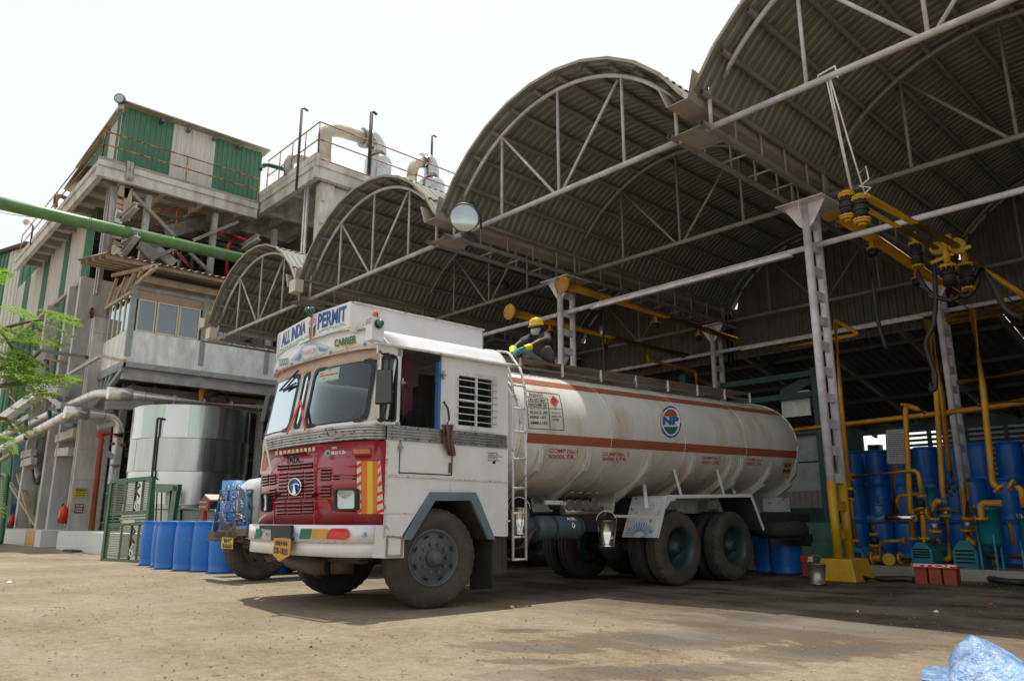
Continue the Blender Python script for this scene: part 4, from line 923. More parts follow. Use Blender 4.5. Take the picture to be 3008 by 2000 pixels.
# roof box side walls
bs1 = (sidept(1113, 762, nR) - T0).dot(TD); zbr = sidept(1113, 762, nR).z
print('box', bs1, zbr)
for nn, o in ((nR, -1), (nL, 1)):
    MB().prism([W(-.95, nn, 2.92), W(bs1, nn, 2.92), W(bs1, nn, zbr), W(-.95, nn, zb1 - .02)], TN * o * .02).build('roof_rack_side', 'white', TK)
    MB().bar(W(-.93, nn - o * .01, zb1 - .01), W(bs1, nn - o * .01, zbr + .01), .03, .02).build('rack_edge', 'whiteworn', TK)
MB().prism([W(bs1, nL, 2.92), W(bs1, nR, 2.92), W(bs1, nR, zbr), W(bs1, nL, zbr)], -TD * .02).build('roof_rack_end', 'white', TK)
# marker lamps on the roof
p = board(kn, 3.28, .03)
lm = MB().sphere(p + V(0, 0, .02) - TD * .03, .04, 12, 8, (1, 1.2, .8)).build('marker_lamp', 'greenlens', TK); MB().tube(p - V(0, 0, .06), p + V(0, 0, .05), .016).sphere(p + V(0, 0, .03) + TD * .02, .034).build('lamp_base', 'tealsteel', lm)
cs = spz(672, 230, -.02); s_ = (cs - T0).dot(TD)
MB().prism([W(s_ - .07, -.14, 2.78), W(s_ + .08, -.14, 2.78), W(s_ + .08, -.14, 3.03), W(s_ - .07, -.14, 3.03)], TN * .13).build('lamp_bracket', 'white', TK)
MB().prism([W(s_ - .07, -.45, 2.93), W(s_ - .07, -.02, 2.96), W(s_ - .07, -.02, 3.03), W(s_ - .07, -.45, 2.98)], TD * .012).build('lamp_bracket', 'whiteworn', TK)
p = W(s_, .03, 2.955); lm = MB().sphere(p + TN * .01, .042, 12, 8).build('marker_lamp', 'greenlens', TK); MB().tube(p - TN * .03, p - TN * .005, .05, 14).build('lamp_base', 'black', lm)
p = W(s_, -.07, 3.04); lm = MB().lathe(p, (0, 0, 1), [(.034, 0), (.033, .04), (.022, .07), (.0, .08)], 14).build('marker_lamp', 'amber', TK); MB().tube(p - V(0, 0, .01), p, .04, 14).build('lamp_base', 'black', lm)
# mirror arm and mirror
mn = .12
def mz(x, y, n=mn): return spz(x, y, n)
mir = MB().path([W(-.78, .0, 2.66), mz(700, 312), mz(728, 310), mz(733, 330), mz(726, 440), mz(720, 500), mz(712, 570), mz(700, 610), W(-.74, .0, 1.93)], .012, 8).build('mirror_arm', 'black', TK)
mc = [mz(676, 392), mz(752, 385), mz(752, 556), mz(668, 560)]
MB().prism([q_ for q_ in (mc[3], mc[2], mc[1], mc[0])], TD * -.03 + TN * .02).build('mirror_housing', 'black', mir, bevel=.012)
ccm = (mc[0] + mc[1] + mc[2] + mc[3]) / 4
MB().face([q_ + (ccm - q_) * .08 + TN * .024 - TD * .035 for q_ in (mc[3], mc[2], mc[1], mc[0])]).build('mirror_back', 'lampgrey', mir)
MB().sphere(W(-.74, .0, 1.93), .04, 10, 6, (1, 1, .6)).build('mirror_foot', 'black', mir)
m2 = MB().path([F(-WD, 2.62, 0), F(-WD, 2.60, .12), F(-WD - .0, 2.3, .14), F(-WD, 1.95, .05)], .011, 8).build('mirror_arm', 'black', TK)
MB().prism([F(-WD, 2.5, .13), F(-WD, 2.5, .16), F(-WD, 2.15, .16), F(-WD, 2.15, .13)], -TN * .16).build('mirror_housing', 'black', m2, bevel=.01)
MB().path([F(-WD + .02, 2.6, .03), F(-WD + .02, 2.3, .06), F(-WD + .02, 1.8, .05), F(-WD + .06, 1.5, .03)], .010, 8).build('front_grab_bar', 'chrome', TK)
# wiper
MB().bar(zp(375, 815, .03), zp(165, 1045, .03), .018, .012).bar(zp(210, 1040, .035), zp(350, 960, .035), .016, .02).bar(zp(160, 1052, .03), zp(355, 960, .03), .012, .012).build('wiper', 'black', TK)
# red inverted V and white triangle
def bars(nm, pts, m, off, w_=.03, close=False, par=None):
    b = MB(); q = pts + ([pts[0]] if close else [])
    for a, c in zip(q, q[1:]): b.bar(zp(*a, off), zp(*c, off), w_, .008, up=-TD)
    return b.build(nm, m, par)
rt = bars('warning_triangle', [(245, 1545), (402, 1165), (455, 1495)], 'redsheet', .05, .036); tag(rt, 'open red warning triangle propped against the windscreen', 'warning triangle')
wt_ = MB()
pts = [gp(120, 135, .06), gp(82, 435, .06), gp(180, 425, .06)]
for a, c in zip(pts, pts[1:] + pts[:1]): wt_.bar(a, c, .04, .008, up=-TD)
wt_ = wt_.build('reflector_triangle', 'cream', None); tag(wt_, 'tall cream coloured triangle hung on the far front corner of the cab', 'warning triangle')
MB().path([zp(690, 1500, .03), zp(705, 1478, .045), zp(760, 1470, .045), zp(775, 1490, .03)], .008, 6).build('screen_handle', 'steel', TK)
# worn patch on the belt
b = MB()
for k in range(26):
    x = rnd.uniform(650, 885); y = 40 + rnd.uniform(0, 90) + (885 - x) * .03; b.face([gp(x, y + 6, .03), gp(x + rnd.uniform(20, 60), y + 3, .03), gp(x + 30, y - 8, .03), gp(x, y - 6, .03)])
b.build('torn_sticker', 'concdark', TK)
# ---------------- wheels
def tyre_mesh(b, c, ax, r=.52, w=.27, n=72):
    c = Vector(c); d, u, v = frame_of(ax)
    prof = [(.285, -.035), (.30, -.012), (.35, .004), (.42, .008), (.475, -.008), (.505, -.03), (r, -.045), (r, -.085), (r - .014, -.09), (r - .014, -.10), (r, -.105), (r, -.16), (r - .014, -.165), (r - .014, -.175), (r, -.18), (r, -w + .045), (.505, -w + .03), (.46, -w), (.36, -w), (.285, -w + .03)]
    prof = [(q[0] * r / .52, q[1]) for q in prof]; i = len(b.v); m = len(prof)
    for k in range(n):
        t = 2 * PI * k / n
        for q, (rr, hh) in enumerate(prof):
            if q in (5, 6, 15, 16) and k % 2: rr -= .010
            b.v.append(c + d * hh + (u * math.cos(t) + v * math.sin(t)) * rr)
    for k in range(n):
        j = (k + 1) % n
        for q in range(m - 1): b.f.append((i + k * m + q, i + j * m + q, i + j * m + q + 1, i + k * m + q + 1)); b.sm.append(q < 5 or q > 16)
    return b
def wheel(c, ax, parent, style='front', m='hub', tm='tyre'):
    c = Vector(c); ax = Vector(ax).normalized(); d, u, v = frame_of(ax)
    b = MB(); 
    if style == 'front':
        b.lathe(c, ax, [(.285, -.2), (.285, -.035), (.30, -.02), (.30, -.005), (.275, -.01), (.262, -.045), (.25, -.05), (.205, -.02), (.195, -.012), (.10, -.012), (.085, .0)], 48)
        w_ = b.build('wheel', m, parent)
        h = MB().lathe(c, ax, [(.10, -.01), (.095, .03), (.075, .04), (.07, .085), (.05, .10), (0, .10)], 20).build('hub_cap', m, w_)
        nb_ = MB()
        for k in range(10):
            a = 2 * PI * k / 10; p = c + (u * math.cos(a) + v * math.sin(a)) * .15 - d * .015; nb_.tube(p, p + d * .035, .018, 6, sm=False)
        nb_.build('wheel_nuts', m, w_)
        hb = MB()
        for k in range(8):
            a = 2 * PI * (k + .5) / 8; p = c + (u * math.cos(a) + v * math.sin(a)) * .232 - d * .038; tt = (-u * math.sin(a) + v * math.cos(a))
            rr_ = (u * math.cos(a) + v * math.sin(a)); hb.face([p + tt * .035 * math.cos(q) + rr_ * .012 * math.sin(q) + d * (.02 - rr_.dot(rr_) * 0) for q in np.linspace(0, 2 * PI, 10, endpoint=False)])
        hb.build('hand_holes', 'slot', w_)
    else:
        b.lathe(c, ax, [(.30, -.005), (.285, -.02), (.27, -.04), (.262, -.12), (.25, -.22), (.20, -.24), (.10, -.24)], 48)
        w_ = b.build('wheel', m, parent)
        MB().lathe(c, ax, [(.12, -.24), (.11, -.10), (.085, -.085), (.08, -.04), (0, -.04)], 20).build('hub_cap', m, w_)
        nb_ = MB()
        for k in range(10):
            a = 2 * PI * k / 10; p = c + (u * math.cos(a) + v * math.sin(a)) * .165 - d * .24; nb_.tube(p, p + d * .04, .018, 6, sm=False)
        nb_.build('wheel_nuts', m, w_)
    tyre_mesh(MB(), c, ax).build('tyre', tm, w_)
    return w_
sn = R(9); axf = (TN * math.cos(sn) - TD * math.sin(sn))
wheel(W(0, -.02, .52), axf, TK, 'front')
wheel(W(0, -2.28, .52) , axf * -1, TK, 'front', 'hub', 'tyredark')
MB().lathe(W(0, -2.0, .52), axf, [(.0, -.05), (.27, -.05), (.285, -.0)], 24).build('brake_drum', 'dark', TK)
MB().lathe(W(0, -.4, .52), axf, [(.0, .05), (.27, .05), (.285, 0)], 24).build('brake_drum', 'dark', TK)
for s in (4.33, 5.71):
    wheel(W(s, -.03, .52), TN, TK, 'rear', 'hubteal'); wheel(W(s, -.36, .52), TN, TK, 'rear', 'hubteal', 'tyredark')
    wheel(W(s, -2.42, .52), -TN, TK, 'rear', 'hubteal', 'tyredark'); wheel(W(s, -2.08, .52), -TN, TK, 'rear', 'hubteal', 'tyredark')
    b = MB().tube(W(s, -.5, .52), W(s, -2.0, .52), .09, 12).sphere(W(s, -1.3, .52), .24, 14, 10)
    b.build('axle', 'dark', TK)
b = MB().bar(W(0, -.35, .47), W(0, -2.1, .47), .10, .12).bar(W(-.05, -.75, .36), W(0, -.75, .5), .1).build('axle', 'dark', TK)
for n in (-.85, -1.75):
    MB().ibeam(W(-.72, n, .88), W(8.35, n, .88), .09, .26, .014).build('chassis_rail', 'dark', TK)
    for k in range(5): MB().bar(W(-.55 + k * .04, n, .60 + k * .012), W(.6 - k * .04, n, .60 + k * .012), .08, .011).build('leaf_spring', 'dark', TK)
for s in (1.4, 2.6, 3.4, 5.0, 6.6, 8.2): MB().bar(W(s, -.85, .88), W(s, -1.75, .88), .08, .2).build('cross_member', 'dark', TK)
# front underside: exhaust/sump, steering links
MB().path([W(-.80, -2.35, .50), W(-.80, -1.75, .46), W(-.72, -1.35, .40), W(-.62, -1.22, .40)], [.085, .095, .095, .09], 14).build('front_silencer', 'dusty', TK)
MB().tube(W(-.7, -1.5, .47), W(-.6, -1.34, .38), .13, 14).tube(W(-.55, -1.25, .42), W(-.35, -1.1, .42), .11).build('towing_drum', 'dusty', TK)
MB().bar(W(-.6, -2.2, .5), W(-.6, -.45, .5), .09, .08).bar(W(-.3, -.8, .5), W(.5, -.8, .45), .07).bar(W(-.3, -1.2, .55), W(1.0, -1.3, .6), .3, .3).build('steering_linkage', 'dark', TK)
MB().prism([W(-.25, -1.7, .65), W(1.2, -1.7, .65), W(1.2, -1.7, 1.15), W(-.25, -1.7, 1.15)], TN * .8).build('engine_block', 'dark', TK)
# mud flap and battery plate behind the front wheel
MB().prism([W(.80, -.02, .16), W(.80, -.02, .86), W(.82, -.45, .86), W(.82, -.45, .12)], TD * .02).build('mud_flap', 'tyredark', TK)
MB().prism([W(.97, -.03, .32), W(1.03, -.03, .32), W(1.03, -.03, .74), W(.97, -.03, .74)], -TN * .45).build('mud_flap', 'dark', TK)
MB().prism([W(.80, -.04, .32), W(1.0, -.04, .32), W(1.0, -.04, .72), W(.80, -.04, .72)], -TN * .02).build('step_plate', 'dark', TK)
# step box at the bumper end
MB().ringprism([W(-.62, .002, .545), W(-.42, .002, .545), W(-.42, .002, .745), W(-.62, .002, .76)], [W(-.60, .002, .565), W(-.44, .002, .565), W(-.44, .002, .73), W(-.60, .002, .742)], TN * .012).build('step_box', 'steel', TK)
# ---------------- tank barrel
TA, TBB, TP = 1.2, .86, 2.15
def tzc(s): return 2.045 + .022 * (s - 1.2)
def TQ(s, t, off=0., k=1.):     # t in radians from the near flank upward
    c, si = math.cos(t), math.sin(t); e = 2 / TP
    n = -TA - .02 + (TA * k + off) * math.copysign(abs(c) ** e, c); z = tzc(s) + (TBB * k + off) * math.copysign(abs(si) ** e, si)
    return W(s, n, z)
TS0, TS1 = 1.2, 7.82
ang = [2 * PI * k / 72 for k in range(73)]
P = []
for s, k in [(TS0 - .10, .02), (TS0 - .10, .5), (TS0 - .085, .8), (TS0 - .05, .93), (TS0, .985)] + [(x, 1.) for x in np.linspace(TS0 + .03, TS1, 14)] + [(TS1 + .06, .985), (TS1 + .15, .93), (TS1 + .22, .8), (TS1 + .25, .5), (TS1 + .26, .02)]:
    P.append([TQ(s, t, 0, k) for t in ang])
tankp = MB().grid(P, True).build('tank_barrel', 'tankpaint', TK)
MB().path([TQ(TS0 + .03, t, .012) for t in ang], .016, 6).build('end_rim', 'whiteworn', TK); MB().path([TQ(TS1, t, .008) for t in ang], .012, 6).build('end_rim', 'whiteworn', TK)
for s in (2.9, 4.55, 6.2): MB().path([TQ(s, t, .001) for t in ang], .005, 5).build('weld_seam', 'tankpaint', TK)
def tz2t(z_off): return math.asin(max(-1, min(1, math.copysign((abs(z_off) / TBB) ** (TP / 2), z_off))))
def tankpatch(nm, m, sa, sb, za, zb, off=.003, n=30):
    ta, tb = tz2t(za), tz2t(zb); return MB().grid([[TQ(s, ta + (tb - ta) * j / 6, off) for j in range(7)] for s in np.linspace(sa, sb, n)], True).build(nm, m, tankp)
tankpatch('stripe', 'stripe', TS0 + .16, TS1, -.215, -.095); tankpatch('stripe', 'stripe', TS0 + .02, TS1, .56, .655)
def tp_(X, Y, off=.004):      # sight line onto the barrel
    n = -.05; d = ray(X, Y)
    for _ in range(40):
        P_ = sidept(X, Y, n); q = P_ - T0; s = q.dot(TD); dz = (P_.z - tzc(s)) / TBB
        c = (max(0, 1 - abs(dz) ** TP)) ** (1 / TP); n = n * .6 + .4 * (-TA - .02 + TA * c)
    return s, math.atan2(math.copysign(abs(dz) ** (TP / 2), dz), c ** (TP / 2))
def TZ(x, y, off=.005):      # close-up 1350..1900 x 1000..1350 at 4.289 px
    s, t = tp_((1350 + x / 4.289) / 1.2757, (1000 + y / 4.289) / 1.2757); return TQ(s, t, off)
def TC(x, y, off=.005):      # close-up 1400..2450 x 850..1800 at 1.6505 px
    s, t = tp_((1400 + x / 1.6505) / 1.2757, (850 + y / 1.6505) / 1.2757); return TQ(s, t, off)
# hazard panel
def ln(b, pts, w_=3.5, T_=TZ, off=.005):
    for a, c in zip(pts, pts[1:]):
        N_ = max(1, int(math.hypot(c[0] - a[0], c[1] - a[1]) / 60)); dx, dy = c[0] - a[0], c[1] - a[1]; L = math.hypot(dx, dy); nx, ny = -dy / L * w_, dx / L * w_
        for k in range(N_):
            p, q = (a[0] + dx * k / N_, a[1] + dy * k / N_), (a[0] + dx * (k + 1) / N_, a[1] + dy * (k + 1) / N_)
            b.face([T_(p[0] + nx, p[1] + ny, off), T_(q[0] + nx, q[1] + ny, off), T_(q[0] - nx, q[1] - ny, off), T_(p[0] - nx, p[1] - ny, off)])
b = MB(); ln(b, [(812, 628), (1250, 680), (1292, 868), (1315, 1130), (870, 1105), (850, 830), (812, 628)]); ln(b, [(836, 705), (1105, 735), (1122, 850), (1140, 1112)]); ln(b, [(842, 768), (1112, 792)]); ln(b, [(852, 832), (1292, 870)])
b.build('hazard_panel_lines', 'blackpaint', tankp)
def tword(txt, x0, y0, x1, y1, hh, m='blackpaint', bold=.02, T_=TZ, skx=0):
    lettering('hand_lettering', txt, m, tankp, lambda u, v: T_(x0 + (x1 - x0) * u + skx * v, y0 + (y1 - y0) * u - hh * v, .006), bold)
tword('PHENOL', 872, 700, 1052, 712, 34); tword('UN.NO.2821', 862, 762, 1075, 775, 34, bold=.04); tword('HAZCHEM 2X', 862, 822, 1095, 838, 34, bold=.04)
tword('LIQUID POISON', 862, 658, 1045, 672, 14, bold=0.); tword('IN EMERGENCY DIAL', 888, 866, 1078, 876, 16, bold=0.)
tword('POLICE.100', 888, 920, 1104, 926, 34); tword('FIRE.101', 890, 982, 1085, 984, 34); tword('AMBU.102', 888, 1052, 1105, 1060, 36)
tword('SPLASHES', 1158, 918, 1265, 922, 20, bold=0.); tword('WASH WITH', 1162, 966, 1275, 968, 20, bold=.01); tword('WATER', 1166, 1008, 1255, 1010, 24, bold=.01)
MB().face([TZ(1172, 692, .006), TZ(1246, 762, .006), TZ(1208, 835, .006), TZ(1136, 768, .006)]).build('hazard_diamond', 'redpaint', tankp)
b = MB(); rd = random.Random(5)
for k in range(14): x, y = 1190 + rd.uniform(-24, 24), 762 + rd.uniform(-26, 26); ln(b, [(x, y), (x + rd.uniform(-14, 14), y - rd.uniform(8, 24))], 2.5, TZ, .009)
b.build('flame_symbol', 'blackpaint', tankp)
for tx, x0, x1, y0, y1, h_ in (('COMP.No.1', 352, 490, 790, 795, 20), ('5000LTR.', 350, 478, 818, 822, 20), ('COMP.No. 2', 610, 738, 805, 808, 18), ('5000 LTR', 608, 725, 828, 831, 17), ('COMP.No.3', 1092, 1180, 822, 825, 15), ('5000 LTR', 1090, 1174, 844, 847, 16), ('COMP.No.4', 1310, 1385, 830, 833, 14), ('5000LTR', 1308, 1378, 850, 853, 15)):
    tword(tx, x0, y0, x1, y1, h_, 'redpaint', .01, TC)
# round company mark
ce = (940, 642)
def ell(rx, ry, off, a0=0, a1=360, n=40): return [TC(ce[0] + rx * math.cos(R(a)) + 6 * math.sin(R(a)) * -.2, ce[1] - ry * math.sin(R(a)), off) for a in np.linspace(a0, a1, n, endpoint=(a1 - a0 < 360))]
MB().face(ell(51, 77, .004)).build('round_mark', 'bluepaint', tankp); MB().face(ell(44, 68, .0065)).build('round_mark', 'white', tankp)
MB().face(ell(38, 60, .009, 28, 152, 20)).build('round_mark', 'stripe', tankp); MB().face(ell(38, 60, .009, 204, 336, 20)).build('round_mark', 'greenpaint', tankp)
tword('NP', 902, 656, 978, 656, 40, 'bluepaint', .05, TC)
MB().face([TC(1490, 838), TC(1530, 838), TC(1524, 890), TC(1482, 890)]).build('rear_number_patch', 'ochrepaint', tankp)
tword('MH·04', 1492, 862, 1524, 862, 18, 'blackpaint', .04, TC); tword('DS-1835', 1486, 884, 1522, 884, 16, 'blackpaint', .04, TC)
# stains running down
stn = mat('ochre run stain', (.45, .33, .13), .5, var=.3)
# saddle ribs
for i, (x, y) in enumerate([(225, 760), (310, 765), (540, 770), (835, 785), (1048, 795), (1232, 805), (1282, 815), (1422, 840), (1550, 835)]):
    s, t = tp_((1400 + x / 1.6505) / 1.2757, (850 + y / 1.6505) / 1.2757)
    if i == 0: continue
    t0 = t; ts = [t0 + (R(-86) - t0) * k / 12 for k in range(13)]
    outer = []; inner = []
    for k, tt in enumerate(ts):
        o = min(.085, .015 + .03 * k); q = TQ(s, tt, o) - T0; nn = q.dot(TN); zz = q.z
        if zz < 1.50: nn = max(-1.0, -.20 - (1.50 - zz) * 1.55) if nn > -1.0 else nn
        outer.append(W(s, nn, zz)); inner.append(TQ(s, tt, -.01))
    outer2 = [W(s, -.85, 1.03), W(s, -1.05, 1.03)]
    b = MB(); 
    for k in range(12): b.prism([outer[k], outer[k + 1], inner[k + 1], inner[k]], TD * .012)
    for k in range(12): b.prism([outer[k] - TD * .03, outer[k + 1] - TD * .03, outer[k + 1] - TD * .03 - (outer[k + 1] - inner[k + 1]).normalized() * .012, outer[k] - TD * .03 - (outer[k] - inner[k]).normalized() * .012], TD * .075)
    b.prism([W(s, -.72, 1.34), W(s, -.80, 1.02), W(s, -1.15, 1.02), W(s, -1.2, 1.3)], TD * .05)
    b.build('saddle_rib', 'tankpaint', TK)
# catwalk
cz = lambda s: tzc(s) + TBB + .10
for n in (-.62, -1.85):
    MB().bar(W(1.2, n, cz(1.2)), W(7.4, n, cz(7.4)), .025, .035).build('catwalk_rail', 'dusty', TK)
    MB().bar(W(1.2, n, cz(1.2) - .1), W(7.4, n, cz(7.4) - .1), .025, .025).build('catwalk_rail', 'steel', TK)
    for s in np.arange(1.75, 7.4, .8): MB().bar(W(s, n + (.02 if n > -1 else -.02), cz(s) - .16), W(s, n + (.02 if n > -1 else -.02), cz(s) + .02), .02, .03).build('catwalk_post', 'whiteworn', TK)
s = 1.24
while s < 7.4: MB().bar(W(s, -.60, cz(s) + .018), W(s + .03, -1.87, cz(s) + .018), .035, .015).build('catwalk_slat', 'dusty', TK); s += .085
for s in (2.2, 4.0, 5.6, 7.0): MB().lathe(W(s, -1.3, cz(s) - .14), (0, 0, 1), [(.26, 0), (.26, .12), (.28, .12), (.28, .17), (.0, .2)], 24).build('manhole', 'steel', TK)
# ladder
def rail(s): return [W(s, .05, .48), W(s, .05, 2.5)]
l0, l1 = 1.045, 1.245
MB().path([W(l0, .06, .46), W(l0, .06, 2.45), W(l0, -.02, 2.72), W(l0, -.25, 2.96), W(l0, -.5, 3.03), W(l0, -.62, 3.0)], .016, 8, .06).build('ladder_rail', 'whiteworn', TK)
MB().path([W(l1, .06, .46), W(l1, .06, 2.45), W(l1, -.02, 2.72), W(l1, -.25, 2.98), W(l1, -.5, 3.04), W(l1, -.62, 3.0)], .016, 8, .06).build('ladder_rail', 'whiteworn', TK)
for z in (.47, .72, .99, 1.28, 1.62, 1.94, 2.22, 2.5): MB().tube(W(l0, .06, z), W(l1, .06, z), .013, 8).build('ladder_rung', 'whiteworn', TK)
MB().tube(W(l0, -.06, 2.78), W(l1, -.06, 2.78), .013, 8).tube(W(l0, -.4, 3.0), W(l1, -.4, 3.0), .013, 8).build('ladder_rung', 'whiteworn', TK)
MB().bar(W(1.0, -.1, .9), W(1.0, .05, .9), .02).bar(W(1.24, .06, 1.7), W(1.26, -.05, 1.7), .02).build('ladder_bracket', 'whiteworn', TK)
# air receivers, valves
for (a, c, n, r_) in ((1.70, 2.52, -.30, .15), (1.30, 1.78, -.42, .14)):
    MB().lathe(W(a, n, .815), TD, [(0, 0), (.09, .008), (r_ - .02, .03), (r_, .07), (r_, c - a - .07), (r_ - .02, c - a - .03), (.09, c - a - .008), (0, c - a)], 24).build('air_receiver', 'airblue', TK)
lettering('tank_word', 'AIR', 'whitepaint', TK, lambda u, v: W(2.18 + .17 * u, -.30 + .152 * math.cos(R(38) + v * .35), .815 + .152 * math.sin(R(38) + v * .35)), .03)
b = MB(); q = [(0, -.05), (.035, 0), (0, .06), (-.035, 0)]
b.face([W(2.26 + s, -.30 + .153 * math.cos(R(10) + z * 5), .815 + .153 * math.sin(R(10) + z * 5)) for s, z in q]).build('small_emblem', 'whitepaint', TK)
for k, (s0, s1) in enumerate(((1.95, 1.99), (2.4, 2.44))): MB().tube(W(s0, -.3, .815), W(s1, -.3, .815), .156, 24).build('receiver_strap', 'dark', TK)
for k in range(3): MB().path([W(1.72 + .03 * k, -.22, .84), W(1.55, -.15, .78), W(1.5 - .05 * k, -.2, .60), W(1.35, -.4, .55)], .008, 6).build('air_line', 'dusty', TK)
for k, s in enumerate((2.25, 2.4, 2.55, 2.7)):
    MB().tube(W(s, -.2, 1.10), W(s, -.55, 1.10), .055, 14).tube(W(s, -.19, 1.10), W(s, -.21, 1.10), .07, 14).path([W(s, -.3, 1.16), W(s, -.25, 1.24), W(s - .04, -.1, 1.26)], .01, 6).build('outlet_valve', 'steel', TK)
MB().tube(W(2.2, -.28, 1.02), W(2.95, -.28, 1.02), .05, 14).tube(W(2.93, -.28, 1.02), W(2.97, -.28, 1.02), .075, 14).build('manifold', 'steel', TK)
MB().bar(W(1.9, -.3, 1.13), W(2.2, -.3, 1.13), .04, .05).build('white_brace', 'whiteworn', TK)
MB().bar(W(2.95, -.05, .96), W(3.75, -.05, .96), .03, .035).build('white_brace', 'whiteworn', TK)
# mudguard over the twin axles
f0, f1, f2, f3 = (3.72, .672), (3.97, 1.232), (6.15, 1.292), (6.45, .755)
for (p, q, m) in ((f0, f1, 'whiteworn'), (f1, f2, 'dark'), (f2, f3, 'dark')):
    MB().prism([W(p[0], .02, p[1]), W(q[0], .02, q[1]), W(q[0] + .0, .02, q[1] + .014), W(p[0] - .014, .02, p[1])], -TN * .62).build('mudguard_sheet', m, TK)
    MB().bar(W(p[0], .028, p[1]), W(q[0], .028, q[1]), .012, .05).build('mudguard_edge', 'white', TK)
MB().prism([W(f1[0], .03, f1[1] - .02), W(f1[0] + .22, .03, f1[1] - .015), W(f1[0] + .18, .03, f1[1] - .05), W(f1[0] + .08, .03, f1[1] - .06), W(f1[0] - .02, .03, f1[1] - .16), W(f1[0] - .06, .03, f1[1] - .16)], -TN * .008).build('mudguard_gusset', 'white', TK)
MB().bar(W(3.845, -.0, .955), W(3.845, -.62, .955), .03, .03).build('mudguard_bar', 'white', TK)
b = MB()       # painted sunburst on the slanted front sheet
def fs(a, v): return W(f0[0] + (f1[0] - f0[0]) * v - .018, .02 - .62 * a, f0[1] + (f1[1] - f0[1]) * v)
for k in range(15):
    a = R(5 + 170 * k / 14); c_, s_ = math.cos(a), math.sin(a)
    p0 = (.5 + .16 * c_, .02 + .13 * s_); p1 = (.5 + .40 * c_, .02 + .34 * s_); w2 = .016
    b.face([fs(p0[0] - s_ * w2, p0[1] + c_ * w2 * .5), fs(p1[0] - s_ * w2, p1[1] + c_ * w2 * .5), fs(p1[0] + s_ * w2, p1[1] - c_ * w2 * .5), fs(p0[0] + s_ * w2, p0[1] - c_ * w2 * .5)])
b.build('painted_sunburst', 'skyblue', TK)
for x0, y0, x1, y1 in ((812, 945, 825, 1060), (955, 870, 992, 998), (1163, 870, 1200, 996), (1238, 962, 1250, 985)):
    s, t = tp_((1400 + x0 / 1.6505) / 1.2757, (850 + y0 / 1.6505) / 1.2757); p = TQ(s, t, .01)
    q = sidept((1400 + x1 / 1.6505) / 1.2757, (850 + y1 / 1.6505) / 1.2757, -.08); MB().bar(p, q, .05, .012).build('mudguard_strut', 'white', TK)
# tail
MB().lathe(W(7.35, -.25, .62), (0, 0, 1), [(.20, 0), (.30, .0), (.46, .02), (.50, .08), (.50, .17), (.46, .24), (.3, .26), (.2, .26)], 40).build('spare_tyre', 'tyredark', TK)
MB().bar(W(6.9, -.1, .56), W(8.1, -.1, .50), .09, .09).bar(W(8.2, -.1, .60), W(8.2, -2.4, .60), .1, .14).bar(W(6.8, -.3, .95), W(8.4, -.3, .95), .2, .16).build('tail_beam', 'dark', TK)
MB().prism([W(7.6, -.35, 1.05), W(8.0, -.35, 1.05), W(8.0, -.35, 1.3), W(7.6, -.35, 1.3)], -TN * .3).build('tail_box', 'whiteworn', TK)

# ---------------- buckets
def bucket(loc, label, r0=.105, r1=.145, h_=.32, m='chrome', hang=0., up=None):
    t = thing('bucket', loc, label, 'bucket', 'steel buckets'); c = V(*loc)
    MB().lathe(c, (0, 0, 1), [(0, .02), (r0, .02), (r0 + .004, 0), (r0 + .004, .035), (r0, .035), (r1, h_), (r1 + .008, h_ + .004), (r1 - .004, h_), (r0 - .004, .03), (0, .03)], 28).build('pail', m, t)
    hp = [c + V(0, 0, h_ - .02) + V(math.cos(CYAWr) * r1, math.sin(CYAWr) * r1, 0) * math.cos(a) + V(0, 0, 1) * (.15 * math.sin(a)) for a in np.linspace(0, PI, 13)]
    MB().path(hp, .005, 6).build('handle', m, t); return t
CYAWr = R(CYAW)
p = W(2.74, -.02, .56); bucket(tuple(p), 'shiny steel bucket hanging under the middle of the tanker', .095, .135, .34)
p = W(1.30, -.12, .73); bucket(tuple(p), 'steel bucket hanging behind the ladder of the tanker', .095, .135, .32)
p = onz(1884, 1347); bucket((p.x, p.y, 0), 'dark steel bucket standing on the floor beside the yellow plinth', .095, .13, .29, 'steel')

# ---------------- second truck
T2 = thing('parked_truck', (-11.9, 6.2, 0), 'grey bonneted truck with blue bull bar, mostly hidden behind the tanker cab', 'truck')
def B2(nm, a, c, m, **k): return MB().box(a, c).build(nm, m, T2, **k)
gy = mat('pale grey truck paint', (.52, .56, .57), .5, dirt=(.2, .18, .15), dirt_amt=.5)
b = MB(); prof = [(.72, 0), (1.35, 0), (1.50, .1), (1.58, .3), (1.62, 1.2)]
P = [[(x, 5.15 + d, z) for z, d in [(.72, .03)] + [(1.3, .0), (1.45, .05), (1.55, .18), (1.6, .45), (1.62, 1.9)]] for x in (-12.15, -12.1, -11.45, -11.38)]
P[0] = [(x, y + .05, z - .05) for x, y, z in P[0]]; P[-1] = [(x, y + .05, z - .06) for x, y, z in P[-1]]
MB().grid(P, True).build('bonnet', gy, T2)
MB().prism([(-11.38, 5.2, .72), (-11.38, 7.1, .72), (-11.38, 7.1, 1.56), (-11.38, 5.6, 1.54), (-11.38, 5.3, 1.44), (-11.38, 5.2, 1.25)], (.02, 0, 0)).build('bonnet_side', gy, T2)
MB().prism([(-12.12, 5.2, .72), (-12.12, 7.1, .72), (-12.12, 7.1, 1.56), (-12.12, 5.3, 1.4)], (-.02, 0, 0)).build('bonnet_side', gy, T2)
MB().box((-12.0, 5.135, .8), (-11.5, 5.15, 1.38)).build('radiator_panel', 'lampgrey', T2)
MB().sphere((-11.55, 5.12, 1.3), .045, 10, 8).build('lamp', 'greenlens', T2)
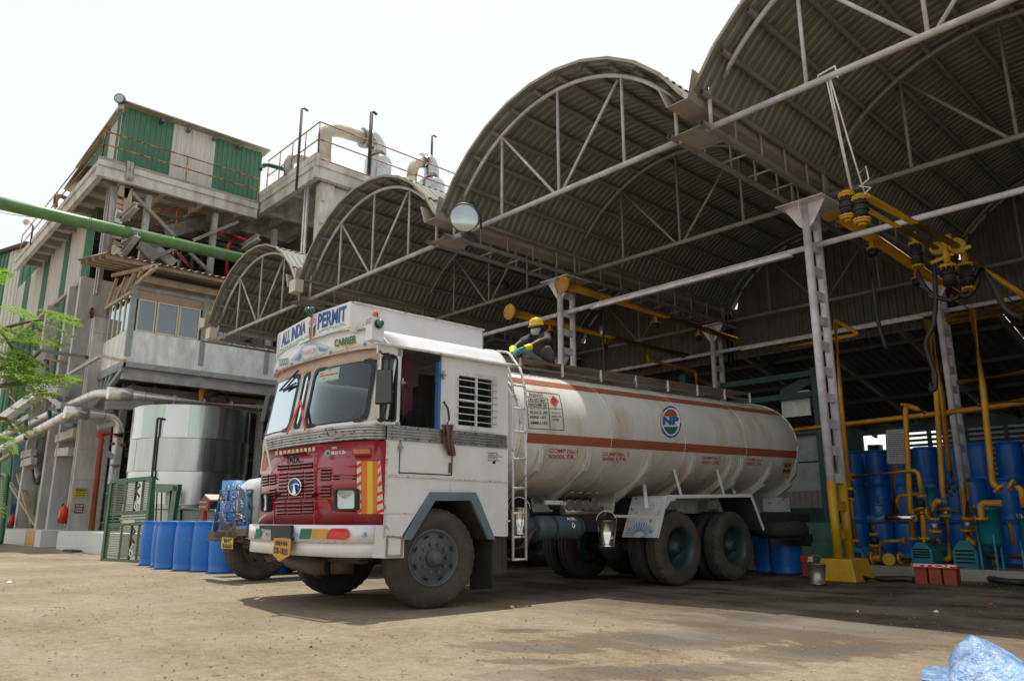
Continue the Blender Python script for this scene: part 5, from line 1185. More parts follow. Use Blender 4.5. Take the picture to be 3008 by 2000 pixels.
MB().box((-13.3, 7.1, .8), (-11.1, 8.6, 2.55)).build('cab', gy, T2, bevel=.08)
MB().box((-13.2, 7.08, 1.65), (-11.2, 7.10, 2.3)).build('windscreen', 'windscreen', T2)
MB().box((-13.4, 8.8, 1.0), (-11.0, 14.0, 1.2)).box((-13.0, 5.3, .6), (-12.6, 14, .85)).box((-11.9, 5.3, .6), (-11.5, 14, .85)).build('chassis', 'dark', T2)
MB().box((-13.4, 8.8, 1.2), (-11.0, 14.0, 2.3)).build('load_body', 'dark', T2)
wheel((-11.58, 5.40, .52), (1, .0, 0), T2, 'front', 'hub', 'tyre'); wheel((-13.1, 6.5, .52), (-1, 0, 0), T2, 'front', 'hub', 'tyredark')
for y in (11.0, 12.4): wheel((-11.1, y, .52), (1, 0, 0), T2, 'rear', 'hub', 'tyredark'); wheel((-13.3, y, .52), (-1, 0, 0), T2, 'rear', 'hub', 'tyredark')
MB().bar((-13.0, 6.2, .5), (-11.9, 5.45, .5), .1).bar((-12.6, 5.0, .66), (-11.35, 5.0, .66), .12, .16).build('front_beam', 'dusty', T2)
MB().box((-11.45, 5.0, .5), (-11.2, 5.5, .8)).build('spring_hanger', 'dark', T2)
# blue bull bar (close-up 460..820 x 1250..1720 at 3.336)
def q2(x, y, yy=4.92): return ony((460 + x / 3.336) / 1.2757, (1250 + y / 3.336) / 1.2757, yy)
g_ = MB(); T_ = lambda pts, r_=.018: g_.path([q2(*p_) for p_ in pts], r_, 8, .04)
T_([(560, 1030), (620, 690), (635, 635), (835, 620), (870, 640), (885, 760), (890, 1020)]); T_([(640, 650), (650, 735)]); T_([(645, 735), (800, 712), (832, 745), (860, 1020)]); T_([(610, 855), (840, 840)]); T_([(580, 942), (862, 925)])
T_([(710, 630), (700, 735)]); T_([(605, 860), (580, 1040)]); T_([(605, 950), (600, 1020)], .014); T_([(790, 935), (790, 1030)], .014); T_([(690, 855), (690, 935)], .012)
g_.bar(q2(885, 735), q2(980, 920, 5.5), .04, .04).bar(q2(790, 1015), q2(895, 1005), .04, .09)
g_.build('bull_bar', 'cabin_blue', T2)
b = MB(); rd = random.Random(11)
for k in range(34):
    a = (rd.uniform(615, 850), rd.uniform(640, 925)); b.path([q2(a[0], a[1], 4.9), q2(a[0] + rd.uniform(-26, 26), a[1] + rd.uniform(-26, 26), 4.88), q2(a[0] + rd.uniform(-26, 26), a[1] + rd.uniform(0, 40), 4.9)], .007, 5)
for cx, cy in ((740, 595), (800, 605), (700, 610)): b.path([q2(cx - 22, cy + 16, 4.9), q2(cx - 8, cy - 22, 4.9), q2(cx + 14, cy - 14, 4.88), q2(cx + 24, cy + 12, 4.9)], .009, 6)
b.build('tinsel_garland', 'chrome', T2)
b = MB()
for cx, cy, rr in ((680, 690, 22), (770, 680, 26), (700, 790, 26), (640, 900, 20), (805, 890, 24)):
    ring = [q2(cx + rr * math.cos(a), cy + rr * math.sin(a), 4.90) for a in np.linspace(0, 2 * PI, 9)]; b.path(ring, .008, 5)
b.build('red_garland', 'redsteel', T2)
b = MB(); b.bar(q2(575, 1085, 4.95), q2(780, 1060, 4.95), .10, .12)
for x in (590, 640, 705, 770): b.tube(q2(x, 1070, 4.86), q2(x, 1060, 5.0), .045, 10)
b.bar(q2(780, 1050), q2(900, 1040), .08, .10).build('front_bumper', 'dusty', T2)
pl = MB().prism([q2(632, 1200, 4.84), q2(742, 1208, 4.84), q2(748, 1098, 4.84), q2(640, 1090, 4.84)], (0, .008, 0)).build('number_plate', 'limeyel', T2)
lettering('plate_text', "'MHT'", 'blackpaint', pl, quadfn(q2(652, 1146, 4.836), q2(735, 1150, 4.836), q2(736, 1102, 4.836), q2(653, 1098, 4.836)), .03)
lettering('plate_text', '5660', 'blackpaint', pl, quadfn(q2(642, 1196, 4.836), q2(736, 1203, 4.836), q2(738, 1156, 4.836), q2(644, 1151, 4.836)), .04)
# ------------------------------------------------------------------ process pipes in the shed
def flange(b, c, ax, r, w_=.03, bolts=8):
    c = Vector(c); d, u, v = frame_of(ax); b.tube(c - d * w_ / 2, c + d * w_ / 2, r, 20)
    for k in range(bolts):
        a = 2 * PI * k / bolts; p = c + (u * math.cos(a) + v * math.sin(a)) * r * .82; b.tube(p - d * w_, p + d * w_, r * .09, 6, sm=False)
    return b
def piperun(t, pts, r, m='pipeyel', bend=.08, name='pipe_run', n=12): return MB().path(pts, r, n, bend).build(name, m, t)
def q5(x, y, yy): return ony((1450 + x / 2.775) / 1.2757, (800 + y / 2.775) / 1.2757, yy)      # close-up 1450..2300 x 800..1200
def q6(x, y, yy): return ony((2300 + x / 2.412) / 1.2757, (1150 + y / 2.412) / 1.2757, yy)     # close-up 2300..3008 x 1150..1800
def q7(x, y, yy): return ony((2200 + x / 2.240) / 1.2757, (500 + y / 2.240) / 1.2757, yy)      # close-up 2200..3008 x 500..1200
YD = V(0, 1, 0); ZD = V(0, 0, 1); XD = V(1, 0, 0)
def onx5(x, y, c): return onx((1450 + x / 2.775) / 1.2757, (800 + y / 2.775) / 1.2757, c)
def header(label, X, pa, pb, r, fl, tees):
    t = thing('header_pipe', (X, 12, 5.7), label, 'header pipe', 'yellow header pipes under the shed roof')
    a, b_ = V(X, pa[0], pa[1]), V(X, pb[0], pb[1]); piperun(t, [a, b_], r, bend=0, n=20)
    flange(MB(), a, YD, fl, .035, 10).tube(a - YD * .03, a, fl * .98, 20).build('end_flange', 'pipeyel', t)
    for (y, dn) in tees:
        k = (y - a.y) / (b_.y - a.y); p = a.lerp(b_, k) - ZD * r
        b = MB().tube(p + ZD * .03, p - ZD * dn, r * .42, 12); flange(b, p - ZD * dn, ZD, r * .95, .03); b.build('tee_branch', 'pipeyel', t)
        b = MB().tube(p - ZD * (dn + .02), p - ZD * (dn + .14), r * .75, 14).tube(p - ZD * (dn + .05), p - ZD * (dn + .07), r * .9, 14); b.build('tee_valve', 'black', t)
    return t, a, b_
pA = onx(1297, 655, -11.02); pA2 = onx(1722, 790, -11.02)
def yA(x, y, X): return onx5(x, y, X).y
hA, aA, bA = header('thick yellow header pipe with round flange beside the column behind the man', -11.02, (pA.y, pA.z), (pA2.y, pA2.z), .10, .19, [(yA(875, 230, -11.02), .12), (yA(1325, 380, -11.02), .12), (yA(1670, 495, -11.02), .12)])
piperun(hA, [bA, bA + V(0, .25, 0), bA + V(0, .3, -.2)], .09, bend=.12)
pB = onx(1174, 718, -12.35); pB2 = onx(1600, 825, -12.35)
hB, aB, bB = header('lower yellow header pipe whose flange floats left of the hard hat', -12.35, (pB.y, pB.z), (pB2.y, pB2.z), .10, .185, [(yA(460, 430, -12.35), .12), (yA(905, 545, -12.35), .12)])
yv = yA(1255, 640, -12.35); zb_ = aB.lerp(bB, (yv - aB.y) / (bB.y - aB.y)).z
piperun(hB, [V(-12.35, yv, zb_), V(-12.35, yv, zb_ - .38), V(-12.3, yv + 2.2, zb_ - .42), V(-12.3, yv + 2.3, zb_ - 1.6)], .042)
piperun(hB, [V(-12.3, yv + 3.6, zb_ + .05), V(-12.1, yv + 3.2, zb_ + .05), V(-12.1, yv + 3.2, 3)], .045)
# drop hose from the first tee
k = (yA(875, 230, -11.02) - aA.y) / (bA.y - aA.y); p = aA.lerp(bA, k)
dh = thing('drop_hose', p - ZD * .4, 'dark drop hose hanging from the thick yellow pipe onto the tanker', 'hose')
MB().path([p - ZD * .36, p - ZD * .8, p - ZD * .9 + V(.02, 0, 0), p - ZD * 3.0 + V(.06, .1, 0)], .035, 10).build('hose', 'hose', dh); MB().tube(p - ZD * .72, p - ZD * 1.0, .06, 12, .045).build('hose_coupling', 'steel', dh)
pC = onx(1915, 485, -5.32); pC2 = onx(2345, 775, -5.32)
hC, aC, bC = header('thick yellow header pipe with rough flange at the head of the tall front column', -5.32, (pC.y, pC.z), (pC2.y, pC2.z), .115, .2, [(onx((2200 + 800 / 2.24) / 1.2757, (500 + 420 / 2.24) / 1.2757, -5.32).y, .12), (onx((2200 + 1090 / 2.24) / 1.2757, (500 + 610 / 2.24) / 1.2757, -5.32).y, .14), (onx((2200 + 1320 / 2.24) / 1.2757, (500 + 740 / 2.24) / 1.2757, -5.32).y, .14)])
# loading arms slung on ropes
zA = q7(650, 165, 9.3).z
arm = thing('loading_arm', q7(730, 230, 9.3), 'pair of yellow loading arms with black swivels slung on white ropes', 'loading arm')
e1, e2 = onz((2200 + 1370 / 2.24) / 1.2757, (500 + 500 / 2.24) / 1.2757, zA), onz((2200 + 1235 / 2.24) / 1.2757, (500 + 515 / 2.24) / 1.2757, zA - .12)
s1, s2 = q7(745, 190, 9.3), q7(655, 200, 9.3)
MB().path([q7(770, 175, 9.4), e1], .05, 12).build('arm_tube', 'yellow', arm); MB().path([q7(700, 215, 9.4) , e2], .038, 12).build('arm_tube', 'yellow', arm)
for (x, y) in ((648, 240), (737, 262)):
    c = q7(x, y, 9.25); tl = V(.02, .0, 1)
    b = MB().tube(c - tl * .10, c + tl * .10, .085, 16).tube(c - tl * .02, c + tl * .02, .10, 16).tube(c + tl * .07, c + tl * .09, .095, 16); b.build('swivel_joint', 'black', arm)
    for k in (-1, 1):
        b = MB(); flange(b, c + tl * .135 * k, tl, .105, .022); flange(b, c + tl * .165 * k, tl, .10, .02, 8); b.tube(c + tl * .17 * k, c + tl * .21 * k, .05, 12); b.build('swivel_flange', 'yellow', arm)
flange(MB(), e1, (1, -.9, 0), .13, .05).build('arm_flange', 'yellow', arm); flange(MB(), e2, (1, -.9, 0), .10, .05).build('arm_flange', 'yellow', arm)
vv = e1 - V(.15, .05, .1)
b = MB().tube(vv + ZD * .2, vv - ZD * .2, .05, 12); flange(b, vv - ZD * .2, ZD, .12, .04); b.build('arm_tee', 'yellow', arm)
MB().tube(vv - ZD * .22, vv - ZD * .5, .095, 14).tube(vv - ZD * .3, vv - ZD * .34, .12, 14).build('arm_valve', 'black', arm)
MB().bar(vv + V(-.2, -.1, -.12), vv + V(.3, .15, .08), .05, .05).build('valve_lever', 'yellow', arm)
tp1 = ony(1903, 182, Y0); tp2 = ony(1912, 182, Y0)
for i, (a, c) in enumerate(((tp1, q7(678, 155, 9.3)), (tp2, q7(765, 165, 9.3)), (tp1 + V(.03, 0, 0), q7(682, 150, 9.3)))):
    mid = a.lerp(c, .5) + V(.0, 0, -.03); MB().path([a, mid, c], .011, 6).build('sling_rope', 'whitepaint', arm)
k0 = q7(720, 30, 9.2); MB().path([k0, k0 + V(.1, 0, .08), k0 + V(.12, 0, -.1), k0 + V(.0, 0, -.16), k0 + V(.13, 0, -.22), k0 + V(.02, 0, -.3)], .01, 6).build('rope_knot', 'whitepaint', arm)
MB().path([tp1 + V(-.12, 0, .0), tp1 + V(-.1, 0, .09), tp1 + V(.12, 0, .12), tp1 + V(.14, 0, -.05)], .014, 6).build('rope_loop', 'whitepaint', arm)
# hoses
def hose(label, pts, r=.038, m='hose', yy=13.0):
    o = MB().path([q7(x, y, yy) for x, y in pts], r, 10, .3).build('hanging_hose', m); return tag(o, label, 'hose', 'hoses of the loading arms')
hose('black hose sagging in a deep loop between two yellow valves', [(1110, 640), (1115, 700), (1170, 790), (1260, 850), (1350, 855), (1430, 790), (1490, 680), (1510, 640)])
hose('black hose curving away to the right edge below the yellow arm', [(1530, 640), (1600, 740), (1650, 850), (1700, 930), (1810, 980)], .045)
hose('long black hose dropping beside the rear white column', [(1215, 570), (1225, 700), (1230, 900), (1210, 1040), (1180, 1080), (1160, 1150), (1190, 1250), (1230, 1350), (1225, 1440), (1200, 1450), (1195, 1400)], .036)
hose('thin dark hose hanging straight from the valve near the tall column', [(808, 680), (820, 780), (850, 1000), (880, 1100), (905, 1180)], .034, yy=13.6)
hose('second black hose sagging under the yellow arm', [(1520, 650), (1500, 760), (1440, 830), (1390, 820)], .045)
# small bore pipework
pw = thing('pump_pipework', (-4.6, 14.2, .15), 'maze of thin yellow pipes with flanges around the pumps', 'pipework')
def pr_(pts, r, yy, bend=.1, fl=()):
    P_ = [q6(x, y, yy) for x, y in pts]; piperun(pw, P_, r, 'pipeyel', bend)
    for i in fl:
        a = P_[i]; bq = P_[i + 1] if i + 1 < len(P_) else P_[i - 1]; flange(MB(), a, bq - a, r * 2.0, .03).build('pipe_flange', 'pipeyel', pw)
pr_([(371, -492), (405, 0), (470, 690)], .036, 12.9, fl=(2,)); pr_([(475, 760), (510, 1055)], .036, 12.9, fl=(0, 1))
MB().tube(q6(468, 695, 12.9), q6(475, 755, 12.9), .065, 12).build('inline_valve', 'black', pw)
pr_([(1010, 150), (930, 115), (872, 95), (868, 160), (900, 800), (925, 1040)], .045, 14.2, fl=(2, 5))
pr_([(1020, -510), (1085, 0), (1130, 700), (1150, 830)], .045, 14.2, fl=(3,)); pr_([(1152, 880), (1185, 1180), (1140, 1190)], .045, 14.2, fl=(0,))
MB().tube(q6(1150, 835, 14.2), q6(1152, 880, 14.2), .06, 12).build('sight_glass', 'steel', pw)
pr_([(1045, -500), (1120, 0), (1180, 560)], .04, 15, 0); pr_([(1130, 0), (1200, 620)], .03, 15.2, 0)
pr_([(1341, -567), (1420, 0), (1485, 650), (1530, 690)], .048, 13.6, fl=(3,)); pr_([(1620, 660), (1690, 690), (1708, 820)], .045, 13.6, fl=(0,))
pr_([(1385, 880), (1405, 900), (1400, 810), (1420, 790), (1550, 790)], .05, 13.4, fl=(1,))
pr_([(-160, 300), (100, 270), (1150, 150), (1720, 75)], .05, 15.4, 0)
pr_([(485, 605), (955, 555), (985, 740)], .036, 13.6, fl=(0, 2)); pr_([(785, 520), (790, 870)], .045, 15, 0); pr_([(820, 870), (805, 740), (965, 725)], .032, 14.6)
pr_([(970, 830), (990, 870), (1000, 1040)], .045, 13.9, fl=(0, 2)); pr_([(1030, 860), (935, 870)], .05, 13.9, fl=(0, 1))
pr_([(1065, 900), (1065, 800), (1095, 770), (1120, 790)], .045, 13.9, fl=(0,)); pr_([(1080, 990), (1085, 1080)], .05, 13.9, fl=(0,)); pr_([(1010, 1055), (1110, 1055)], .045, 13.9, fl=(0,))
MB().tube(q6(1070, 925, 13.9), q6(1078, 985, 13.9), .06, 12).build('sight_glass', 'steel', pw); MB().tube(q6(972, 765, 13.9), q6(975, 815, 13.9), .075, 12).build('inline_valve', 'black', pw)
pr_([(635, 950), (645, 1010)], .04, 13.9, fl=(1,)); pr_([(650, 1090), (655, 1240)], .045, 13.9, fl=(0,)); MB().tube(q6(645, 1025, 13.9), q6(648, 1080, 13.9), .075, 12).build('inline_valve', 'black', pw)
pr_([(560, 1175), (640, 1180), (700, 1180)], .06, 13.9, fl=(1, 0)); pr_([(830, 1180), (920, 1180)], .05, 13.9, fl=(0,)); pr_([(680, 1240), (685, 1060), (860, 1055)], .03, 14.2, fl=(2,))
b = MB(); flange(b, q6(750, 1187, 13.7), (0.3, -1, 0), .10, .05, 8); b.build('blind_flange', 'yellow', pw); MB().tube(q6(750, 1187, 13.72), q6(750, 1187, 14.2), .12, 16).build('strainer', 'black', pw)
pr_([(1090, 850), (1240, 850)], .03, 14.3); pr_([(1110, 935), (1380, 930)], .028, 14.6); pr_([(1450, 1170), (1708, 1170)], .05, 14.4)
pr_([(1300, 640), (1310, 900)], .05, 14.1, fl=(1,)); pr_([(1310, 985), (1320, 1060), (1370, 1080)], .055, 14.1, fl=(0,)); MB().tube(q6(1310, 915, 14.1), q6(1310, 975, 14.1), .07, 12).build('sight_glass', 'steel', pw)
pr_([(1380, 95), (1708, 60)], .04, 15.0, 0); pr_([(1580, 930), (1610, 950), (1630, 1090)], .03, 14.1, fl=())
MB().tube(q6(735, 895, 13.7), q6(940, 893, 13.7), .065, 14).build('steel_cylinder', 'chrome', pw)
pr_([(470, 250), (760, 235)], .025, 15.6, 0)
b = MB()
for i in range(12): x = 470 + i * 60; b.path([q6(x, 262 - i * 8 + 6 * (i % 3), 15.6), q6(x + 60, 256 - (i + 1) * 8 + 5 * (i % 2), 15.6)], .012, 5)
b.build('cable_bundle', 'tealsteel', pw)
b = MB()
for k in range(10): c = q6(1160 + (k % 4) * 22, 660 + (k // 4) * 30, 14.0); b.tube(c, c + V(.03, -.02, .10 * ((k * 7) % 3 - 1) + .05), .02, 8)
b.build('valve_cluster', 'dark', pw)
def pr7(pts, r, yy, bend=.1, m='pipeyel'): piperun(pw, [q7(x, y, yy) for x, y in pts], r, m, bend)
pr7([(1300, 962), (1850, 868)], .05, 17.0, 0); pr7([(1300, 990), (1850, 905)], .05, 17.2, 0); pr7([(1310, 1010), (1850, 935)], .03, 17.3, 0); pr7([(1370, 1398), (1850, 1320)], .045, 15.5, 0)
pr7([(60, 1205), (440, 1132), (725, 1078), (565, 985)], .045, 16.4, .1); pr7([(1430, 560), (1620, 700), (1850, 855)], .045, 13.6, 0); pr7([(1340, 840), (1480, 935)], .035, 14.6, 0); pr7([(1640, 790), (1850, 945)], .035, 15, 0)
for (x, y) in ((1100, 540), (1430, 680), (1330, 560)):
    c = q7(x, y, 12.7); MB().tube(c - ZD * .2, c + ZD * .12, .085, 14).tube(c - ZD * .06, c - ZD * .02, .105, 14).build('hose_valve', 'black', pw)
    b = MB(); flange(b, c + ZD * .14, ZD, .11, .03); b.tube(c + ZD * .14, c + ZD * .34, .045, 10); b.build('hose_flange', 'yellow', pw); b = MB(); flange(b, c - ZD * .24, ZD, .10, .03); b.build('hose_flange', 'yellow', pw)
# pumps
def pump(label, x0, x1, y0, y1, yy):
    t = thing('transfer_pump', q6((x0 + x1) / 2, y1, yy), label, 'pump', 'turquoise pumps on the curb'); a, c = q6(x0, y1, yy), q6(x1, y0, yy); x0_, x1_, z0, z1 = a.x, c.x, a.z, c.z; w_ = x1_ - x0_
    hood = [(x0_, z0), (x1_, z0), (x1_, z0 + .62 * (z1 - z0)), (x1_ - .3 * w_, z1), (x0_ + .3 * w_, z1), (x0_, z0 + .62 * (z1 - z0))]
    MB().prism([(x, yy, z) for x, z in hood], (0, .7, 0)).build('motor_hood', 'equip', t, bevel=.01)
    for k in range(4): z = z0 + (z1 - z0) * (.25 + .13 * k); MB().box((x0_ + .12 * w_, yy - .012, z), (x1_ - .12 * w_, yy + .01, z + .022)).build('hood_louvre', 'slot', t)
    MB().box((x0_ - .03, yy + .0, z0 - .12), (x1_ + .03, yy + .9, z0)).build('pump_base', 'dark', t)
    MB().tube(V((x0_ + x1_) / 2, yy + .7, (z0 + z1) / 2), V((x0_ + x1_) / 2, yy + 1.0, (z0 + z1) / 2), .14, 14).build('pump_casing', 'equip', t)
pump('turquoise pump with louvred hood behind the stop block', 912, 1048, 1070, 1210, 13.7); pump('turquoise pump with domed hood between stop block and filter vessel', 1215, 1365, 1055, 1265, 14.0)
pump('turquoise pump half hidden behind the yellow plinth', 470, 565, 1105, 1225, 13.6)
# filter vessels
def vessel(label, x0, x1, y0, y1, yb, yy):
    c = q6((x0 + x1) / 2, y1, yy); r = (q6(x1, y1, yy).x - q6(x0, y1, yy).x) / 2 * .9; zt = q6((x0 + x1) / 2, y0, yy).z; zb = c.z
    t = thing('filter_vessel', (c.x, c.y, .1), label, 'filter vessel')
    MB().lathe((c.x, c.y, 0), ZD, [(0, zb - .05), (r * .6, zb - .04), (r, zb + .03), (r, zt - .05), (r * 1.14, zt - .05), (r * 1.14, zt), (r, zt + .005), (0, zt + .02)], 24).build('vessel_shell', 'equip', t)
    for k in range(3):
        a = R(-60 + 120 * k); MB().bar(V(c.x + math.cos(a) * r, c.y + math.sin(a) * r, .05), V(c.x + math.cos(a) * r, c.y + math.sin(a) * r, zb + .15), .05, .03).build('leg', 'equip', t)
    b = MB()
    for k in range(10): a = 2 * PI * k / 10; b.tube(V(c.x + math.cos(a) * r * 1.07, c.y + math.sin(a) * r * 1.07, zt - .08), V(c.x + math.cos(a) * r * 1.07, c.y + math.sin(a) * r * 1.07, zt + .04), .012, 6)
    b.build('lid_bolts', 'steel', t)
vessel('turquoise filter vessel on thin legs with a bolted lid', 1385, 1575, 815, 1080, 1270, 13.6)
vessel('turquoise filter vessel cut off by the right edge', 1690, 1850, 880, 1130, 1270, 13.6)
t = thing('blue_strainer', q6(1058, 820, 14.0), 'small upright blue pot strainer above the louvred pump', 'strainer'); c = q6(1058, 820, 14.0); z1 = q6(1058, 680, 14).z
MB().lathe((c.x, c.y, 0), ZD, [(0, c.z), (.07, c.z), (.08, c.z + .05), (.08, z1), (.095, z1), (.095, z1 + .03), (.05, z1 + .06), (.0, z1 + .07)], 18).build('pot', 'equip', t); MB().tube(c + V(.05, 0, .08), c + V(.25, 0, .08), .06, 12).build('outlet', 'equip', t)
t = thing('blue_valve', q6(665, 920, 13.9), 'small blue tee valve low among the yellow pipes', 'valve')
MB().tube(q6(605, 905, 13.9), q6(735, 900, 13.9), .075, 14).build('valve_body', 'cabin_blue', t); MB().tube(q6(680, 890, 13.9), q6(675, 800, 13.9), .075, 14).tube(q6(675, 800, 13.9), q6(675, 790, 13.9), .09, 14).path([q6(675, 790, 13.9), q6(672, 755, 13.9), q6(710, 745, 13.9)], .012, 6).build('valve_bonnet', 'cabin_blue', t)
# curb
cb = MB().box((-8.2, 13.35, 0), (1.5, 13.55, .17)).build('pump_curb', 'concdark'); tag(cb, kind='structure')
pf = MB().box((-8.2, 13.55, 0), (1.5, 15.5, .10)).build('pump_floor', 'concdark'); tag(pf, kind='structure')
# stop block
c0 = onz(2107, 1342); xs0 = q6(905, 1245, c0.y).x; xs1 = q6(1235, 1245, c0.y).x; zt = q6(1000, 1215, c0.y).z; zb = q6(1000, 1245, c0.y).z
t = thing('stop_block', ((xs0 + xs1) / 2, c0.y, 0), 'low red board with white STOP on brown trestle legs', 'stop board')
MB().box((xs0, c0.y, zb), (xs1, c0.y + .25, zb + .02)).build('shelf', 'redsheet', t)
MB().prism([(xs0, c0.y - .01, zb), (xs1, c0.y - .01, zb), (xs1, c0.y + .03, zt), (xs0, c0.y + .03, zt)], (0, .015, 0)).build('stop_board', 'redsheet', t)
lettering('stop_word', 'STOP', 'whitepaint', t, quadfn((xs0 + .03, c0.y - .016, zb + .012), (xs1 - .01, c0.y - .016, zb + .012), (xs1 - .01, c0.y + .022, zt - .008), (xs0 + .03, c0.y + .022, zt - .008)), .04)
for k in range(3):
    xa = xs0 + .02 + k * (xs1 - xs0 - .04) / 3; MB().box((xa + .015, c0.y + .02, 0), (xa + (xs1 - xs0 - .04) / 3 - .015, c0.y + .2, zb - .005)).build('trestle_panel', 'redsteel', t)
t = thing('small_stop_board', onz(1868, 1322), 'little red and white board low behind the bucket', 'stop board'); p = onz(1862, 1325)
MB().box((p.x - .12, p.y, .22), (p.x + .12, p.y + .03, .32)).build('board', 'redsheet', t); MB().box((p.x + .02, p.y - .005, .23), (p.x + .1, p.y, .31)).build('white_patch', 'whitepaint', t); MB().box((p.x - .1, p.y, 0), (p.x + .1, p.y + .1, .2)).build('leg', 'redsteel', t)
# notice board
t = thing('notice_board', q6(820, 520, 18.5), 'white notice board covered in lines of writing, hung behind the yellow pipes', 'notice board')
nbf = quadfn(q6(735, 515, 18.5), q6(905, 520, 18.5), q6(865, 258, 18.5), q6(725, 268, 18.5))
MB().prism([nbf(0, 0), nbf(1, 0), nbf(1, 1), nbf(0, 1)], (0, .04, 0)).build('frame', 'lampgrey', t)
MB().prism([nbf(.05, .04) - YD * .01, nbf(.95, .04) - YD * .01, nbf(.95, .97) - YD * .01, nbf(.05, .97) - YD * .01], (0, .01, 0)).build('sheet', 'white2', t)
b = MB(); rd = random.Random(9)
for k in range(15):
    v = .90 - k * .057; u = .12
    while u < .85: du = rd.uniform(.05, .16); b.face([nbf(u, v) - YD * .014, nbf(min(.9, u + du), v) - YD * .014, nbf(min(.9, u + du), v + .02) - YD * .014, nbf(u, v + .02) - YD * .014]); u += du + .03
b.build('written_lines', 'airblue', t)
# floor hoses
for lb, pts in (('thick dark hose lying along the foot of the curb', [(570, 1320), (700, 1325), (850, 1322), (930, 1330)]), ('dark hose end lying on the curb at the right edge', [(1395, 1300), (1470, 1325), (1600, 1345), (1750, 1350)])):
    o = MB().path([onz((2300 + x / 2.412) / 1.2757, (1150 + y / 2.412) / 1.2757, .05) for x, y in pts], .045, 10).build('floor_hose', 'hose'); tag(o, lb, 'hose')
# ------------------------------------------------------------------ blue drums
def drum(x, y, z, label, group, r=.28, h_=.89, parts=True):
    t = thing('blue_drum', (x, y, z), label, 'drum', group)
    pf_ = [(0, .02), (r * .88, .02), (r * .92, 0), (r * .97, .012), (r * .97, .035), (r * .93, .05), (r * .97, .14), (r, h_ * .3), (r * 1.005, h_ * .5), (r, h_ * .7), (r * .965, h_ - .10), (r * .93, h_ - .055), (r * .985, h_ - .04), (r * .985, h_ - .008), (r * .93, h_), (r * .90, h_ - .02), (0, h_ - .02)]
    MB().lathe((x, y, z), ZD, pf_, 32).build('drum_body', 'bluedrum', t)
    MB().tube((x + r * .5, y, z + h_ - .02), (x + r * .5, y, z + h_ + .0), .035, 12).tube((x - r * .5, y, z + h_ - .02), (x - r * .5, y, z + h_), .035, 12).build('bung', 'cabin_blue', t)
    return t
D0 = drum(0, 0, 0, 'x', 'x')
dl = ['first blue drum beside the green gate, leftmost of the row', 'blue drum set back between the first and third of the yard row', 'third blue drum of the yard row, right of the set back one', 'blue drum with faded print in the middle of the yard row', 'blue drum set back behind the printed one', 'nearest blue drum, partly behind the blue bull bar']
pos = []
for (x, yb) in ((880, 1393), (948, 1403), (975, 1414), (1082, 1424), (1183, 1430), (1287, 1438)):
    p = onz((x / 1.96) / 1.2757, (950 + yb / 1.96) / 1.2757); d = V(p.x, p.y, 0).normalized(); pos.append(p + d * (.28 if x not in (948, 1183) else .33))
first = True
for i, p in enumerate(pos):
    o = D0 if i == 0 else copy_tree(D0); o.location = (p.x, p.y, 0); o['label'] = dl[i]; o['group'] = 'blue drums in the yard'
    if i in (3, 4, 5): pass
for j, (x, y) in enumerate(((pos[5].x + .75, pos[5].y + .55), (pos[5].x + .2, pos[5].y + .62))): o = copy_tree(D0); o.location = (x, y, 0); o['label'] = ['blue drum behind the wheel of the grey truck', 'blue drum hidden behind the bull bar'][j]; o['group'] = 'blue drums in the yard'
# print on two drums
for i, (pi_, txt) in enumerate(((3, 'CHEMICALS LTD'), (4, 'CHEM LTD'))):
    p = pos[pi_]; a0 = math.atan2(-p.y, -p.x)
    f = lambda z0, z1, w_: (lambda u, v: V(p.x + .283 * math.cos(a0 - w_ / 2 + w_ * u + .25), p.y + .283 * math.sin(a0 - w_ / 2 + w_ * u + .25), z0 + (z1 - z0) * v))
    b = MB()
    for k, (z, w_) in enumerate(((.56, .9), (.53, .6), (.50, .45))):
        g_ = f(z, z + .016, w_); u = 0
        while u < 1: b.face([g_(u, 0), g_(min(1, u + .07), 0), g_(min(1, u + .07), 1), g_(u, 1)]); u += .1
    o = b.build('drum_print', 'skyblue', None); tag(o, ['faded white print on the middle drum', 'faded print on the set back drum'][i], 'print'); 
    par = [c for c in bpy.data.objects if c.get('label') == dl[pi_]][0]; mw = o.location - par.location; o.parent = par; o.location = mw
    for kk in ('label', 'category', 'kind'): 
        if kk in o: del o[kk]
ys_ = 20.3; n_ = 0
xs_ = [q6(x, 1000, ys_).x for x in (545, 690, 845)] 
cols = [xs_[0] + .6 * k for k in range(12)]
rowname = ['bottom', 'middle', 'top']; ordn = ['first', 'second', 'third', 'fourth', 'fifth', 'sixth', 'seventh', 'eighth', 'ninth', 'tenth', 'eleventh', 'twelfth']
for i, x in enumerate(cols):
    for k in range(3):
        if k == 2 and i in (4,): pass
        o = copy_tree(D0); o.location = (x, ys_ + .05 * math.sin(i * 2.3), .885 * k); o.rotation_euler = (0, 0, i + k)
        o['label'] = 'blue drum in the %s layer of the stack, %s from the left' % (rowname[k], ordn[i]); o['group'] = 'stacked blue drums by the louvred wall'
for i in range(5):
    for k in range(2):
        o = copy_tree(D0); o.location = (q6(1345, 700, 18.6).x + .55 * i, 18.6 + .35 * i, .885 * k); o['label'] = 'blue drum in the front tier right of the rear column, %s along, %s one' % (ordn[i], ['lower', 'upper'][k]); o['group'] = 'front tier of blue drums'
for i, (X, Y) in enumerate(((1755, 1318), (1792, 1321))):
    p = onz(X, Y); o = copy_tree(D0); o.location = (p.x, p.y + .3, 0); o['label'] = ['blue drum just behind the last wheel of the tanker', 'blue drum beside the one behind the last wheel, nearer the green wall', 'blue drum glimpsed between the tanker wheels'][i]; o['group'] = 'blue drums behind the tanker'
